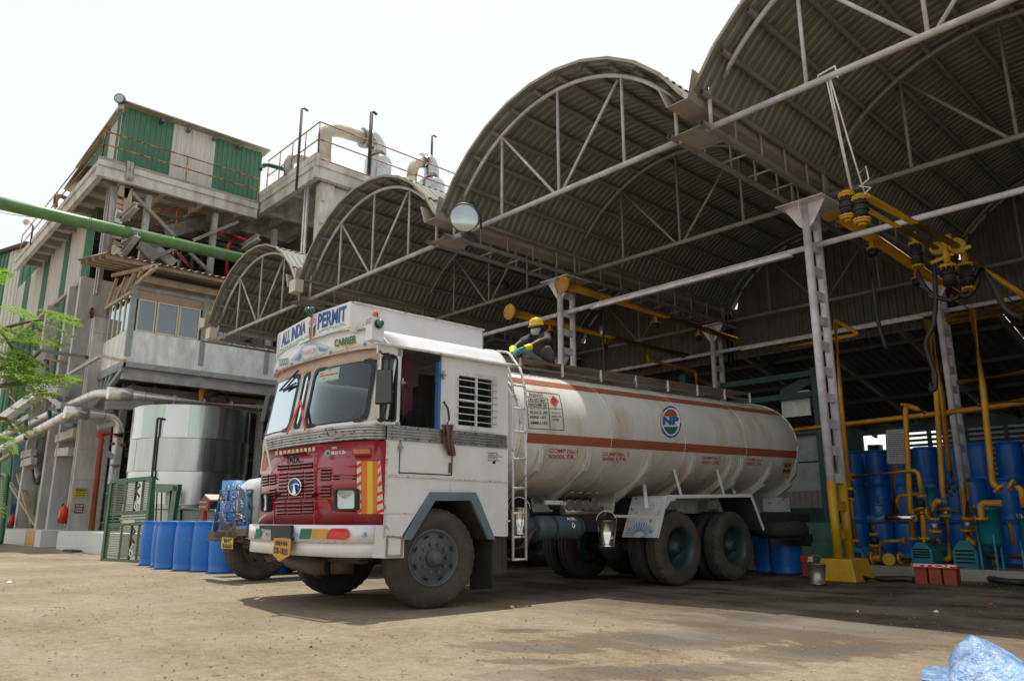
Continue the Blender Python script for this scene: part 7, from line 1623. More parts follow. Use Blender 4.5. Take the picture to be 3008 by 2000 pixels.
for y in np.arange(yc0 + .4, yc1 + 1, .8): cpart('floor_joist', 'dark', MB().box((XB_, y, zbot - .4), (XC - .25, y + .12, zbot - .16)))
def ypx(x, y): return onx(*d8(x, y), XC).y
cols_y = [ypx(813, 1400), ypx(1262, 1400), ypx(1262, 1400) + (ypx(1262, 1400) - ypx(813, 1400))]
for y in cols_y: cpart('corner_post', 'frame', MB().box((XC - .1, y - .09, zsill - .9), (XC + .03, y + .09, ztop)))
cpart('head_rail', 'frame', MB().box((XC - .06, yc0, zhd - .1), (XC + .04, yc1 + 1.5, zhd + .04)))
cpart('head_panel', 'buff', MB().box((XC - .05, yc0 + .1, zwt), (XC - .01, yc1 + 1.5, ztop + .1)))
cpart('head_panel', 'buff', MB().box((XB_, yc0 + .03, zwt + .4), (XC - .1, yc0 + .07, ztop + .1)))
for x in (965, 1250, 1330): y = ypx(x, 1250); cpart('panel_joint', 'tan', MB().box((XC - .012, y - .02, zwt), (XC + .01, y + .02, ztop)))
for xa, xb in ((838, 952), (958, 1093), (1097, 1228), (1275, 1390)):
    a, c = ypx(xa, 1440), ypx(xb, 1440); fr = .05
    w_ = MB().ringprism([(XC - .03, a, zsill), (XC - .03, c, zsill), (XC - .03, c, zwt), (XC - .03, a, zwt)], [(XC - .03, a + fr, zsill + fr), (XC - .03, c - fr, zsill + fr), (XC - .03, c - fr, zwt - fr), (XC - .03, a + fr, zwt - fr)], (.05, 0, 0)).build('window', 'cream', CB)
    MB().quad((XC - .02, a + fr, zsill + fr), (XC - .02, c - fr, zsill + fr), (XC - .02, c - fr, zwt - fr), (XC - .02, a + fr, zwt - fr)).build('pane', 'window', w_, clean=False)
for k in range(4):
    a, c = XC - .15 - .62 * k, XC - .15 - .62 * (k + 1); fr = .04; y = yc0 + .05
    w_ = MB().ringprism([(a, y, zsill), (c, y, zsill), (c, y, zwt + .3), (a, y, zwt + .3)], [(a - fr, y, zsill + fr), (c + fr, y, zsill + fr), (c + fr, y, zwt + .3 - fr), (a - fr, y, zwt + .3 - fr)], (0, -.04, 0)).build('window', 'cream', CB)
    MB().quad((a, y - .01, zsill), (c, y - .01, zsill), (c, y - .01, zwt + .3), (a, y - .01, zwt + .3)).build('pane', 'window', w_, clean=False)
cpart('interior_floor', 'dark', MB().box((XB_, yc0 + .15, zbot + .0), (XC - .15, yc1, zbot + .05))); cpart('interior_wall', 'concdark', MB().box((XB_, yc0, zbot), (XB_ + .05, yc1 + 1.5, ztop)))
# left bracket truss and awning brackets
for (a, c, w_) in (((545, 330), (712, 252), .14), ((540, 490), (710, 262), .14), ((560, 325), (560, 460), .08), ((590, 320), (575, 450), .08), ((620, 300), (590, 420), .08), ((650, 285), (620, 375), .08), ((580, 450), (640, 300), .07)): cpart('bracket_member', 'frame', MB().bar(ony(*d4(*a), yc0), ony(*d4(*c), yc0), w_, w_))
a1, b1 = onx(*d8(648, 1040), -25.7), onx(*d8(1425, 1188), -25.7); c1 = ony(*d8(447, 1125), a1.y); print('awning', a1, b1, c1)
n_ = 40; zA_ = (a1.z + b1.z) / 2; zB_ = c1.z + .3
b = MB(); P = [[], []]; y = a1.y
while y < b1.y + 1.2:
    for dy, dz in ((0, 0), (.06, .06), (.12, .06), (.18, 0)): P[0].append((a1.x, y + dy, zA_ + dz)); P[1].append((c1.x, y + dy, zB_ + dz))
    y += .24
AW = b.grid(P, True).build('awning_sheet', 'rooftopbrown', CB, clean=False)
for k in range(5): x = a1.x + (c1.x - a1.x) * (k + .3) / 5; z = zA_ + (zB_ - zA_) * (k + .3) / 5; cpart('awning_purlin', 'tan', MB().box((x - .05, a1.y + .1, z - .14), (x + .05, b1.y + 1.2, z - .03)))
cpart('awning_fascia', 'tan', MB().box((XC + .3, a1.y + 1.4, zA_ - .42), (XC + .38, b1.y + 1.2, zA_ - .22)))
for (a, c) in (((690, 1170), (960, 1110)), ((960, 1115), (840, 1220)), ((720, 1185), (660, 1360)), ((775, 1180), (720, 1310)), ((830, 1150), (770, 1280)), ((650, 1370), (810, 1270)), ((880, 1130), (850, 1180))): cpart('awning_bracket', 'tan', MB().bar(ony(*d8(*a), yc0 - .1), ony(*d8(*c), yc0 - .1), .09, .12))
# ------------------------------------------------------------------ insulated pipes and storage tank
def silver(label, pts, r_, collars=()):
    t = thing('insulated_pipe', pts[0], label, 'insulated pipe', 'aluminium clad pipes'); MB().path(pts, r_, 16, .5).build('pipe_barrel', 'pipeclad', t)
    for (c, d) in collars: c = Vector(c); d = Vector(d).normalized(); MB().tube(c - d * .35, c + d * .35, r_ * 1.28, 18).build('collar', 'pipeclad', t)
    L = 0
    for a, c in zip(pts, pts[1:]):
        a, c = Vector(a), Vector(c); l = (c - a).length; d = (c - a).normalized(); s = .5
        while s < l - .3: MB().tube(a + d * s, a + d * (s + .03), r_ * 1.03, 16).build('joint_band', 'steel', t); s += .95
    return t
XS = -25.6
k0 = onx(*d4(640, 400), XS); k1 = onx(*d4(1560, 497), XS); zz = (k0.z + k1.z) / 2; yk = k0.y
kl = [ony(*d4(x, y), yk) for x, y in ((560, 402), (345, 495), (150, 585), (0, 650))]
zL = k0.z
silver('upper silver clad pipe running over the storage tank and off to the left', [k1, V(XS, yk + .3, k0.z), kl[0], kl[1], kl[2], kl[3]], .15, [((XS, yk + .25, k0.z), (0, 1, .02))])
yk2 = yk - .5
m0 = ony(*d4(400, 515), yk2); XM = m0.x
ml = [ony(*d4(x, y), yk2) for x, y in ((400, 520), (290, 580), (150, 650), (0, 725), (-60, 760))]
mr = [onx(*d4(x, y), XM) for x, y in ((440, 515), (650, 525), (690, 560))]; mr[2] = V(XM, mr[2].y, mr[1].z); base = V(XM, mr[2].y, .3)
mr[1] = V(XM, mr[1].y, mr[0].z); mr[2].z = mr[0].z
silver('lower silver clad pipe turning down beside the storage tank', [base, mr[2], mr[0], ml[0], ml[1], ml[2], ml[3]], .16, [((XM, (mr[0].y), mr[0].z), (0, 1, 0))])
for (x0, y0, x1, y1) in ((285, 490, 285, 590), (285, 490, 340, 500), (380, 585, 430, 585)): cpart('pipe_hanger', 'tealsteel', MB().bar(ony(*d4(x0, y0), yk2), ony(*d4(x1, y1), yk2), .12, .12), PB)
part('pipe_hanger', 'dark', MB().bar(ony(*d4(150, 560), yk2 - .1), ony(*d4(148, 665), yk2 - .1), .12, .1))
# tank
TXc, TYc = -23.6, 0
ta, tb_ = onx(290, 1100, TXc).y, onx(565, 1100, TXc).y
import itertools
def sil(cx, cy, r):
    d = math.hypot(cx, cy); a = math.asin(r / d); th = math.atan2(cy, cx); return th + a, th - a
def angpx(X): q = ray(X, 1100); return math.atan2(q.y, q.x)
A_, B_ = angpx(290), angpx(567); th = (A_ + B_) / 2; half = abs(A_ - B_) / 2; dist = 25.2; rT = dist * math.sin(half); TC_ = V(dist * math.cos(th), dist * math.sin(th), 0)
zt_ = EYE.z + ray(427, 938).z / math.hypot(ray(427, 938).x, ray(427, 938).y) * (dist - rT * .6); print('tank', TC_, rT, zt_)
st = thing('storage_tank', TC_, 'big round aluminium clad storage tank between the columns and the truck', 'storage tank')
nb_ = 4; zb_ = .4
for k in range(nb_):
    z0, z1 = zb_ + (zt_ - zb_) * k / nb_, zb_ + (zt_ - zb_) * (k + 1) / nb_
    for j in range(9):
        a0 = th + PI + R(-110 + 220 * j / 9) + (R(8) if k % 2 else 0); a1 = a0 + R(220 / 9 + .6); P = []
        for q in range(7):
            a = a0 + (a1 - a0) * q / 6; rr = rT + .005 * ((j + k) % 2) + .012 * math.sin(a * 9 + k * 2)
            P.append([(TC_.x + rr * math.cos(a), TC_.y + rr * math.sin(a), z0 - .02), (TC_.x + rr * math.cos(a), TC_.y + rr * math.sin(a), z1)])
        MB().grid(P, True).build('cladding_sheet', ['cladd', 'cladd2', 'cladd4', 'cladd3', 'cladd', 'cladd4', 'cladd2'][(j * 3 + k * 2 + j // 2) % 7], st)
MB().lathe(TC_, ZD, [(0, zt_ - .03), (rT * .5, zt_ - .03), (rT, zt_ - .03)], 36).build('tank_roof', 'cladd', st); MB().lathe(TC_, ZD, [(0, 0), (rT + .1, 0), (rT + .1, zb_), (rT - .05, zb_)], 36).build('tank_base', 'concrete', st); MB().lathe(TC_, ZD, [(rT * .985, zb_), (rT * .985, zt_)], 36).build('inner_shell', 'steel', st)
vp = lambda x, y: onx(*d4(x, y), -20.5)
def tsurf(X, Y):
    q = ray(X, Y); dx, dy = q.x, q.y; A = dx * dx + dy * dy; Bq = dx * TC_.x + dy * TC_.y; Cq = TC_.x ** 2 + TC_.y ** 2 - (rT + .08) ** 2; disc = max(0, Bq * Bq - A * Cq); t = (Bq - math.sqrt(disc)) / A; return EYE + q * t
MB().path([tsurf(*d4(895, 895)), tsurf(*d4(875, 885)), tsurf(*d4(908, 545)), tsurf(*d4(935, 548))], .035, 8, .05).build('level_gauge', 'dark', st)
for k in range(1, 4): MB().lathe(TC_, ZD, [(rT + .012, zb_ + (zt_ - zb_) * k / nb_ - .03), (rT + .02, zb_ + (zt_ - zb_) * k / nb_ - .015), (rT + .012, zb_ + (zt_ - zb_) * k / nb_)], 60).build('hoop_joint', 'cladd', st)
# yellow pipe and beams under the cabin behind the tank
part('yellow_pipe', 'pipeyel', MB().path([onx(*d4(1165, 495), -27.5), onx(*d4(1165, 385), -27.5), onx(*d4(1190, 370), -27.5), onx(*d4(1540, 405), -27.5)], .13, 12, .2))
part('grey_pipe', 'dark', MB().path([onx(*d4(1190, 440), -27.4), onx(*d4(1200, 400), -27.4), onx(*d4(1250, 400), -27.4)], .14, 10, .2))
for (a, c, m, w_) in (((730, 440), (1000, 530), 'bpurple', .2), ((610, 470), (880, 470), 'bpurple', .3), ((1230, 460), (1470, 465), 'redpipe', .1), ((640, 690), (720, 700), 'redsteel', .1), ((560, 600), (690, 570), 'bpurple', .15), ((590, 720), (650, 770), 'bpurple', .15)): part('yard_beam', m, MB().bar(onx(*d4(*a), -28.2), onx(*d4(*c), -28.2), w_, w_))
# walkway brackets on the left
for (a, c, m, w_) in (((20, 545), (265, 375), 'paleplaster', .35), ((265, 375), (365, 385), 'bpurple', .4), ((270, 400), (370, 480), 'bpurple', .22), ((265, 370), (575, 190), 'bpurple', .1), ((575, 187), (720, 215), 'tan', .1), ((235, 155), (500, 195), 'dark', .12), ((130, 260), (235, 155), 'dark', .1), ((80, 560), (130, 640), 'bpurple', .15), ((60, 600), (180, 530), 'bpurple', .2), ((0, 790), (70, 745), 'tan', .15)): part('walkway_beam', m, MB().bar(ony(*d4(*a), yk2 + .3), ony(*d4(*c), yk2 + .3), w_, w_))
for (x, y0, y1, w_) in ((228, 160, 355, .5), (200, 200, 330, .25), (185, 230, 400, .3), (112, 215, 300, .2), (160, 220, 330, .12)): part('white_panel_strip', 'offwhite', MB().bar(ony(*d4(x, y0), yk2 + .6), ony(*d4(x - 12, y1), yk2 + .6), w_, .06))
for pts in ([(275, 215), (270, 320)], [(240, 215), (285, 205), (380, 225)], [(40, 400), (100, 470)], [(0, 355), (60, 400)], [(50, 560), (90, 640)]): part('walkway_handrail', 'handrail', MB().path([ony(*d4(*p_), yk2 + .8) for p_ in pts], .05, 6))
for pts in ([(865, 20), (865, 200), (850, 290)], [(870, 60), (1010, 70)], [(880, 180), (1010, 60)], [(1010, 20), (1000, 130)]): part('ladder_rail', 'redsteel', MB().path([ony(*dA(*p_), 7.4) for p_ in pts], .06, 6))
for pts in ([(395, 420), (400, 340), (440, 305), (500, 315)], [(450, 240), (480, 210), (540, 220)]): part('swan_neck', 'tan', MB().path([ony(*dA(*p_), 7.8) for p_ in pts], .17, 10, .3))
# tall steel uprights left of the columns
for (x0, y0, x1, y1, m) in ((115, 600, 70, 1215, 'tealsteel'), (55, 300, 20, 1200, 'dkgreen'), (235, 360, 150, 1180, 'offwhite'), (300, 420, 225, 1180, 'tan')): part('upright', m, MB().bar(ony(x0 / 1.96 / 1.2757, (950 + y0 / 1.96) / 1.2757, 7.6), ony(x1 / 1.96 / 1.2757, (950 + y1 / 1.96) / 1.2757, 7.6), .35, .2))
# neighbouring clad building at far left
NBd = thing('clad_annex', (-46, 8, 0), 'green and white clad building cut off by the left edge', 'building')
dfar = 44
def atd(X, Y, dd): return EYE + ray(X, Y) * dd
aL, aR = atd(-60, 590, 46), atd(66, 563, 43); 
zr_ = (aL.z + aR.z) / 2 - .3; u_ = (V(aR.x, aR.y, 0) - V(aL.x, aL.y, 0)); pxs = [-60, -2, 22, 48, 66]
pts = []
for X in (-60, 0, 27, 56, 70):
    k = (X + 60) / 126; pts.append(V(aL.x, aL.y, 0).lerp(V(aR.x, aR.y, 0), k))
for (a, c), m in zip(zip(pts, pts[1:]), ('offwhite', 'green', 'offwhite', 'green')): ribbed(a, c, 0, zr_, .4, .06, (-FWD.x, -FWD.y, 0)).build('cladding_panel', m, NBd)
e = pts[-1]; ribbed(e, e + V(-3, 4, 0), 0, zr_ - .2, .4, .06, (1, 0, 0)).build('cladding_panel', 'green', NBd); MB().bar(V(aL.x, aL.y, zr_ + .1), V(e.x, e.y, zr_ + .1), .5, .2).build('roof_edge', 'dark', NBd)
# ------------------------------------------------------------------ yard furniture by the drums
def green_gate():
    bl, br = onz(238, 1290), onz(332, 1295); tl, tr = ony(260, 1109, bl.y + .12), ony(352, 1101, br.y + .12)
    t = thing('green_grille_gate', bl, 'loose bottle green grille frame with hanging garlands, leaning by the blue drums', 'grille frame')
    f = quadfn(bl, br, tr, tl); nrm = (br - bl).cross(tl - bl).normalized()
    if nrm.dot(EYE - bl) < 0: nrm = -nrm
    def m_(a, c, w_, m='cagegreen', d=.05, nm='frame_bar', o=0.): return MB().bar(f(*a) + nrm * o, f(*c) + nrm * o, w_, d, up=nrm).build(nm, m, t)
    for a, c in (((0, 0), (1, 0)), ((1, 0), (1, 1)), ((1, 1), (0, 1)), ((0, 1), (0, 0))): m_(a, c, .09, d=.10)
    m_((0, .575), (1, .59), .07); m_((0, .44), (1, .46), .08); m_((0, .53), (1, .545), .025); m_((0, .49), (1, .505), .03)
    for u in (.62, .80): m_((u, .6), (u - .01, .98), .03); m_((u, .02), (u, .44), .03)
    m_((.38, .6), (.38, .98), .015); m_((.38, .02), (.38, .44), .015)
    for k in range(17):
        v = .61 + .37 * k / 17
        for (a, c) in ((.04, .61), (.81, .97)): MB().bar(f(a, v) + nrm * .01, f(c, v) + nrm * .01, .018, .03, up=nrm).build('grille_slat', 'slatgreen', t)
    for k in range(19):
        v = .03 + .40 * k / 19
        for (a, c) in ((.04, .61), (.81, .97)): MB().bar(f(a, v) + nrm * .01, f(c, v) + nrm * .01, .018, .03, up=nrm).build('grille_slat', 'slatgreen', t)
    lettering('cut_out_word', 'ASHIRWAD', 'tan', t, lambda u, v: f(.30 + .48 * u, .495 + .04 * v) + nrm * .03, .02)
    for v0 in (.62, .06):
        P = [f(.70 + .05 * math.sin(q * 1.9), v0 + .33 * (1 - q / 8)) + nrm * .03 for q in range(9)]
        MB().path(P, .014, 6).build('garland', 'chrome', t); MB().path([p + nrm * .02 + V(.03, 0, .02 * (i % 2)) for i, p in enumerate(P[:5])], .022, 6).build('garland', 'cloth', t)
        c = f(.70, v0 + .04) + nrm * .03; MB().path([c + (tl - bl).normalized() * .07 * math.sin(q) + (br - bl).normalized() * .07 * math.cos(q) for q in np.linspace(0, 2 * PI, 11)], .012, 5).build('garland', 'chrome', t)
    MB().prism([f(.42, .455) + nrm * .04, f(.72, .46) + nrm * .04, f(.72, .50) + nrm * .04, f(.42, .495) + nrm * .04], nrm * .01).build('name_plate', 'cream', t)
green_gate()
g2 = thing('green_edge_frame', onz(20, 1260), 'bright green rounded frame cut off by the left edge', 'grille frame')
yk_ = 5.4
pp2 = [ony(*d4(x, y), yk_) for x, y in ((-70, 868), (30, 868), (44, 885), (5, 1260), (-80, 1262))]
MB().path(pp2, .08, 10, .12).build('frame_tube', 'dkgreen', g2); MB().bar(ony(*d4(25, 1060), yk_), ony(*d4(-70, 1060), yk_), .08, .08).build('cross_tube', 'dkgreen', g2)
for k in range(14): MB().bar(ony(*d4(18, 900 + k * 11), yk_), ony(*d4(-60, 900 + k * 11), yk_), .02, .02).build('grille_slat', 'tan', g2)
g3 = thing('green_door_frame', ony(*d4(955, 1140), 7.6), 'bright green steel door frame with glazing bars standing behind the drums', 'door frame')
yy = 7.0; q_ = lambda x, y: ony(*d4(x, y), yy)
for a, c, w_ in (((880, 940), (1035, 945), .17), ((1020, 935), (985, 1180), .32), ((880, 960), (870, 1180), .06), ((880, 965), (990, 968), .05), ((988, 965), (975, 1180), .06)): MB().bar(q_(*a), q_(*c), .1, w_, up=(0, -1, 0) if False else None).build('frame_member', 'dkgreen', g3)
for a, c in (((905, 960), (895, 1180)), ((932, 960), (925, 1180)), ((865, 1070), (985, 1070))): MB().bar(q_(*a), q_(*c), .03, .03).build('glazing_bar', 'dark', g3)
g4 = thing('mesh_fence', ony(*d4(1045, 1140), 7.1), 'low wire mesh fence panel behind the blue drums', 'fence'); yy = 7.2
MB().path([q_(1045, 1200), q_(1045, 1068), q_(1240, 1075), q_(1250, 1200)], .035, 6).build('frame', 'dkgreen', g4)
b = MB(); 
for x in range(1052, 1245, 7): b.bar(q_(x, 1072), q_(x, 1200), .012)
for y in range(1080, 1200, 9): b.bar(q_(1048, y), q_(1245, y), .012)
b.build('wire_mesh', 'bpurple', g4)
g5 = thing('fire_bucket_stand', ony(*d4(1195, 1140), 6.8), 'small red roofed fire bucket stand behind the drums', 'bucket stand'); yy = 6.7
a_, b_, c_, d_ = q_(1145, 1045), q_(1175, 992), q_(1205, 1010), q_(1195, 1080)
MB().prism([q_(1143, 1078), q_(1150, 1020), q_(1178, 992), q_(1205, 1018), q_(1195, 1080)], (0, .04, 0)).build('gable_board', 'redsteel', g5)
MB().prism([q_(1178, 990), q_(1178, 990) + V(0, .7, 0), q_(1208, 1020) + V(.02, .7, 0), q_(1208, 1020) + V(.02, 0, 0)], (0, 0, .03)).build('roof_board', 'coral', g5)
lettering('board_word', 'FIRE', 'whitepaint', g5, lambda u, v: q_(1153 + 38 * u, 1032 - 10 * v) - YD * .01, .02); lettering('board_word', 'BUCKET', 'whitepaint', g5, lambda u, v: q_(1149 + 42 * u, 1060 - 10 * v) - YD * .01, .02)
MB().bar(q_(1178, 1075), q_(1175, 1200), .08).build('leg', 'redsteel', g5); MB().bar(q_(1215, 1045) + V(0, .6, 0), q_(1300, 1045) + V(0, .6, 0), .05).build('hook_rail', 'redsteel', g5)
for k in range(2): c = q_(1245 + 30 * k, 1120) ; MB().lathe(c + V(0, .5, -.12), ZD, [(0, 0), (.09, 0), (.14, .25), (.0, .25)], 14).build('fire_bucket', 'redpipe', g5)
t = thing('teal_drum', ony(*d4(1310, 900), 6.2), 'battered teal drum standing behind the bull bar', 'drum'); c = onx(*d4(1310, 900), -14); c = ony(*d4(1368, 900), 6.3)
MB().lathe((c.x, c.y, 0), ZD, [(0, .3), (.28, .3), (.28, c.z - .02), (.0, c.z - .02)], 20).build('drum_body', 'cabin_blue', t)
# ------------------------------------------------------------------ big floodlight on the shed front
fc = ony(1069, 502, 8.0); ax = V(.80, -.52, -.10).normalized()
fl = thing('shed_floodlight', fc, 'large round floodlight with pale glass clamped to the shed front', 'floodlight')
MB().lathe(fc, ax, [(0, -.28), (.10, -.27), (.13, -.18), (.22, -.08), (.27, .0), (.275, .03), (.255, .035), (.25, .02)], 36).build('reflector_housing', 'lampgrey', fl)
MB().lathe(fc, ax, [(.25, .018), (.18, .032), (.0, .045)], 36).build('front_glass', 'lens', fl); MB().lathe(fc, ax, [(.24, .0), (.15, -.1), (0, -.15)], 30).build('reflector', 'chrome', fl)
MB().path([fc + V(0, .0, .27) - ax * .02, fc + V(.12, .12, .34) - ax * .1, fc + V(.1, .3, .1), fc + V(0, .4, -.1)], .02, 8).build('yoke', 'dark', fl); MB().bar(fc - ax * .2 - V(0, 0, .2), fc - ax * .3 + V(0, .3, -.25), .12, .1).build('ballast_box', 'lampgrey', fl)
for (X, Y, lb) in ((684, 660, 'pale eave box at the end of the gutter left of the cab'), (488, 768, 'pale lamp box under the far left corner of the shed')):
    p = ony(X, Y, 8.25); o = MB().box(p - V(.18, .12, .16), p + V(.14, .1, .16)).build('eave_box', 'cream'); tag(o, lb, 'box')
# blue hanging lamp inside
p = ony(1160, 618 + 40, 14); o = MB().sphere(p, .16, 12, 8).box(p + V(-.05, -.02, -.4), p + V(.3, .02, -.15)).build('hanging_lamp', 'airblue'); tag(o, 'small blue grey lamp hanging inside the shed above the cab', 'lamp')
# ------------------------------------------------------------------ man on the tanker
def PN(x, y, n): return sidept((1450 + x / 7.84) / 1.2757, (900 + y / 7.84) / 1.2757, n)
MAN = thing('person', PN(1150, 1330, -1.1), 'man in yellow hard hat and dust mask crouching on the tanker with a hose', 'person')
def skinned(nm, joints, edges, m, lvl=2, root=0):
    me = bpy.data.meshes.new(nm); o0 = ORG[MAN]
    me.from_pydata([tuple(Vector(j[0]) - o0) for j in joints], edges, []); o = bpy.data.objects.new(nm, me); COL.objects.link(o); o.parent = MAN; ORG[o] = o0.copy()
    md = o.modifiers.new('skin', 'SKIN'); sv = me.skin_vertices[0].data
    for i, j in enumerate(joints): sv[i].radius = (j[1], j[2] if len(j) > 2 else j[1]); sv[i].use_root = (i == root)
    ss = o.modifiers.new('sub', 'SUBSURF'); ss.levels = lvl; ss.render_levels = lvl; md.use_smooth_shade = True
    me.materials.append(M[m]); return o
n0 = -1.1
pel = PN(1170, 1290, n0); ch = PN(1080, 900, n0); nk = PN(1040, 690, n0); sR = PN(860, 720, n0 - .10); sL = PN(1225, 680, n0 + .12)
eR = PN(560, 870, n0 + .02); wRi = PN(430, 1030, n0 + .16); eL = PN(1060, 800, n0 + .32); wL = PN(800, 930, n0 + .32)
# body: skin-toned continuous figure
hd = PN(985, 500, n0 + .03)
skinned('body', [(pel, .13, .11), (PN(1130, 1080, n0), .125, .105), (ch, .13, .11), (PN(1050, 760, n0), .11, .08), (nk, .045), (PN(1010, 620, n0), .045), (sR, .055), (sL, .058), (PN(1245, 760, n0 + .2), .048), (eL, .040), (PN(930, 870, n0 + .33), .036), (wL, .028), (PN(700, 790, n0 - .03), .045), (eR, .036), (PN(480, 950, n0 + .1), .032), (wRi, .026),
    (PN(1220, 1300, n0 + .12), .10), (PN(1190, 950, n0 + .34), .045), (PN(1330, 1290, n0 + .30), .06), (PN(1050, 1320, n0 - .1), .10), (PN(760, 1080, n0 + .0), .05), (PN(800, 1300, n0 + .1), .055)],
    [(0, 1), (1, 2), (2, 3), (3, 4), (4, 5), (3, 6), (3, 7), (7, 8), (8, 9), (9, 10), (10, 11), (6, 12), (12, 13), (13, 14), (14, 15), (0, 16), (16, 17), (17, 18), (0, 19), (19, 20), (20, 21)], 'skin')
skinned('work_clothes', [(pel, .155, .13), (PN(1130, 1080, n0), .15, .125), (ch, .155, .125), (PN(1050, 770, n0), .125, .09), (nk + V(0, 0, -.03), .06), (sR, .075), (sL, .08), (PN(1245, 770, n0 + .2), .068), (PN(1190, 790, n0 + .26), .062), (PN(610, 840, n0 + .01), .056),
    (PN(1230, 1300, n0 + .12), .125), (PN(1200, 930, n0 + .34), .074), (PN(1345, 1300, n0 + .30), .085), (PN(1050, 1320, n0 - .1), .12), (PN(770, 1070, n0 + .0), .085), (PN(800, 1310, n0 + .1), .075)],
    [(0, 1), (1, 2), (2, 3), (3, 4), (3, 5), (3, 6), (6, 7), (7, 8), (5, 9), (0, 10), (10, 11), (11, 12), (0, 13), (13, 14), (14, 15)], 'shirt')
fd = (EYE + V(-2.5, 0, 0) - hd); fd.z = -.12; fd = fd.normalized(); fd = (fd + V(-.25, -.1, -.15)).normalized(); fs_ = fd.cross(ZD).normalized(); fu = fs_.cross(fd)
def hp(f, s, u): return hd + fd * f + fs_ * s + fu * u
P = []
for i in range(13):
    v = -1 + 2 * i / 12; row = []
    for k in range(20):
        a = 2 * PI * k / 20; rr = math.sqrt(max(0, 1 - v * v)); wx = .076 * (1 - .18 * max(0, -v)); wy = .098 * (1 - .12 * max(0, -v)); row.append(hp(rr * wy * math.cos(a) + (.01 if v < 0 else 0), rr * wx * math.sin(a), v * .118))
    P.append(row + [row[0]])
h_ = MB().grid(P, True).sphere(hp(.0, .078, -.01), .022, 8, 6, (.6, .6, 1.4)).sphere(hp(.0, -.078, -.01), .022, 8, 6, (.6, .6, 1.4)).build('head', 'skin', MAN)
b = MB()
for s in (-1, 1): b.sphere(hp(.088, .032 * s, .022), .013, 8, 6)
b.build('eyes', 'slot', h_)
MB().lathe(hp(-.005, 0, .05), fu, [(.118, -.012), (.118, -.004), (.106, .004), (.104, .04), (.088, .08), (.054, .105), (.0, .113)], 28).build('hard_hat', 'helmet', MAN)
MB().face([hp(.10 * math.cos(a) * .9 + .02, .10 * math.sin(a) * .85, .04) for a in np.linspace(0, 2 * PI, 20, endpoint=False)]).prism([hp(.165 * math.cos(a), .11 * math.sin(a), .038 - .025 * math.cos(a)) for a in np.linspace(-1.3, 1.3, 12)], fu * .006).build('hat_peak', 'helmet', MAN)
MB().path([hp(-.11, 0, .15), hp(-.03, 0, .162), hp(.06, 0, .145)], .008, 6).build('hat_ridge', 'helmet', MAN)
P = []
for i in range(8):
    v = i / 7; row = []
    for k in range(11):
        a = -1.25 + 2.5 * k / 10; row.append(hp((.10 + .035 * math.sin(PI * v) * math.cos(a)) * math.cos(a) * .98, (.075 + .008 * math.sin(PI * v)) * math.sin(a) * (1.05 - .35 * v), -.008 - .105 * v))
    P.append(row)
MB().grid(P, True).build('dust_mask', 'mask', MAN, solid=.004); MB().path([hp(.03, .082, -.03), hp(-.02, .085, .0), hp(-.08, .05, .01)], .004, 5).path([hp(.03, -.082, -.03), hp(-.02, -.085, .0), hp(-.08, -.05, .01)], .004, 5).build('mask_strap', 'mask', MAN)
def collar(): MB().lathe(nk + V(0, 0, -.02), (nk - ch), [(.085, -.03), (.075, .02), (.068, .035)], 16).build('shirt_collar', 'shirt', MAN)
collar()
# gloves: flared yellow cuff, blue hand with five curled fingers round the hose
hose_pts = [PN(440, 1220, n0 + .2), PN(480, 1110, n0 + .26), PN(570, 1040, n0 + .30), PN(680, 1015, n0 + .32), PN(800, 1060, n0 + .32), PN(960, 1180, n0 + .30), PN(1150, 1290, n0 + .25), PN(1450, 1400, n0 + .1), PN(1900, 1520, n0 - .1)]
hz = MB().path(hose_pts, .036, 14, .15).build('transfer_hose', 'greenhose'); tag(hz, 'sea green transfer hose held by the man and lying along the tanker top', 'hose')
def glove(wr, kn, tip, side_, nm):
    ax_ = (kn - wr).normalized(); MB().lathe(wr, ax_, [(.052, -.10), (.056, -.09), (.042, .0), (.038, .03)], 16).build('glove_cuff', 'glovey', MAN)
    pd = (tip - kn).normalized(); sd_ = ax_.cross(ZD).normalized()
    js = [(wr + ax_ * .02, .030), (wr.lerp(kn, .6), .040, .026), (kn, .042, .024)]; es = [(0, 1), (1, 2)]
    hnd = skinned('glove', js, es, 'gloveb', 2)
    for k in range(4):
        off = sd_ * (-.033 + .022 * k); L = (.85, 1, .95, .75)[k]; a = kn + off * .9; c1_ = a + ax_ * .035 * L + V(0, 0, .005); c2_ = c1_ + pd * .03 * L - V(0, 0, .012); c3_ = c2_ - ax_ * .01 + pd * .012 - V(0, 0, .025 * L)
        skinned('glove_finger', [(kn + off * .6 - ax_ * .02, .011), (a, .0115), (c1_, .0105), (c2_, .010), (c3_, .009)], [(0, 1), (1, 2), (2, 3), (3, 4)], 'gloveb', 1)
    b0 = wr.lerp(kn, .35) + sd_ * .035 * side_; skinned('glove_thumb', [(wr.lerp(kn, .25), .012), (b0, .013), (b0 + ax_ * .035 + sd_ * .012 * side_ - V(0, 0, .01), .011), (b0 + ax_ * .055 - V(0, 0, .035), .010)], [(0, 1), (1, 2), (2, 3)], 'gloveb', 1)
glove(PN(730, 960, n0 + .32), PN(590, 985, n0 + .32), PN(530, 1080, n0 + .30), 1, 'l'); glove(PN(435, 1060, n0 + .18), PN(425, 1130, n0 + .21), PN(420, 1190, n0 + .24), -1, 'r')
for (a, c) in ((PN(1330, 1330, n0 + .30), PN(1230, 1345, n0 + .38)), (PN(800, 1330, n0 + .1), PN(700, 1320, n0 + .2))): skinned('shoe', [(a, .05, .04), (a.lerp(c, .5), .045, .035), (c, .04, .025)], [(0, 1), (1, 2)], 'black', 1)
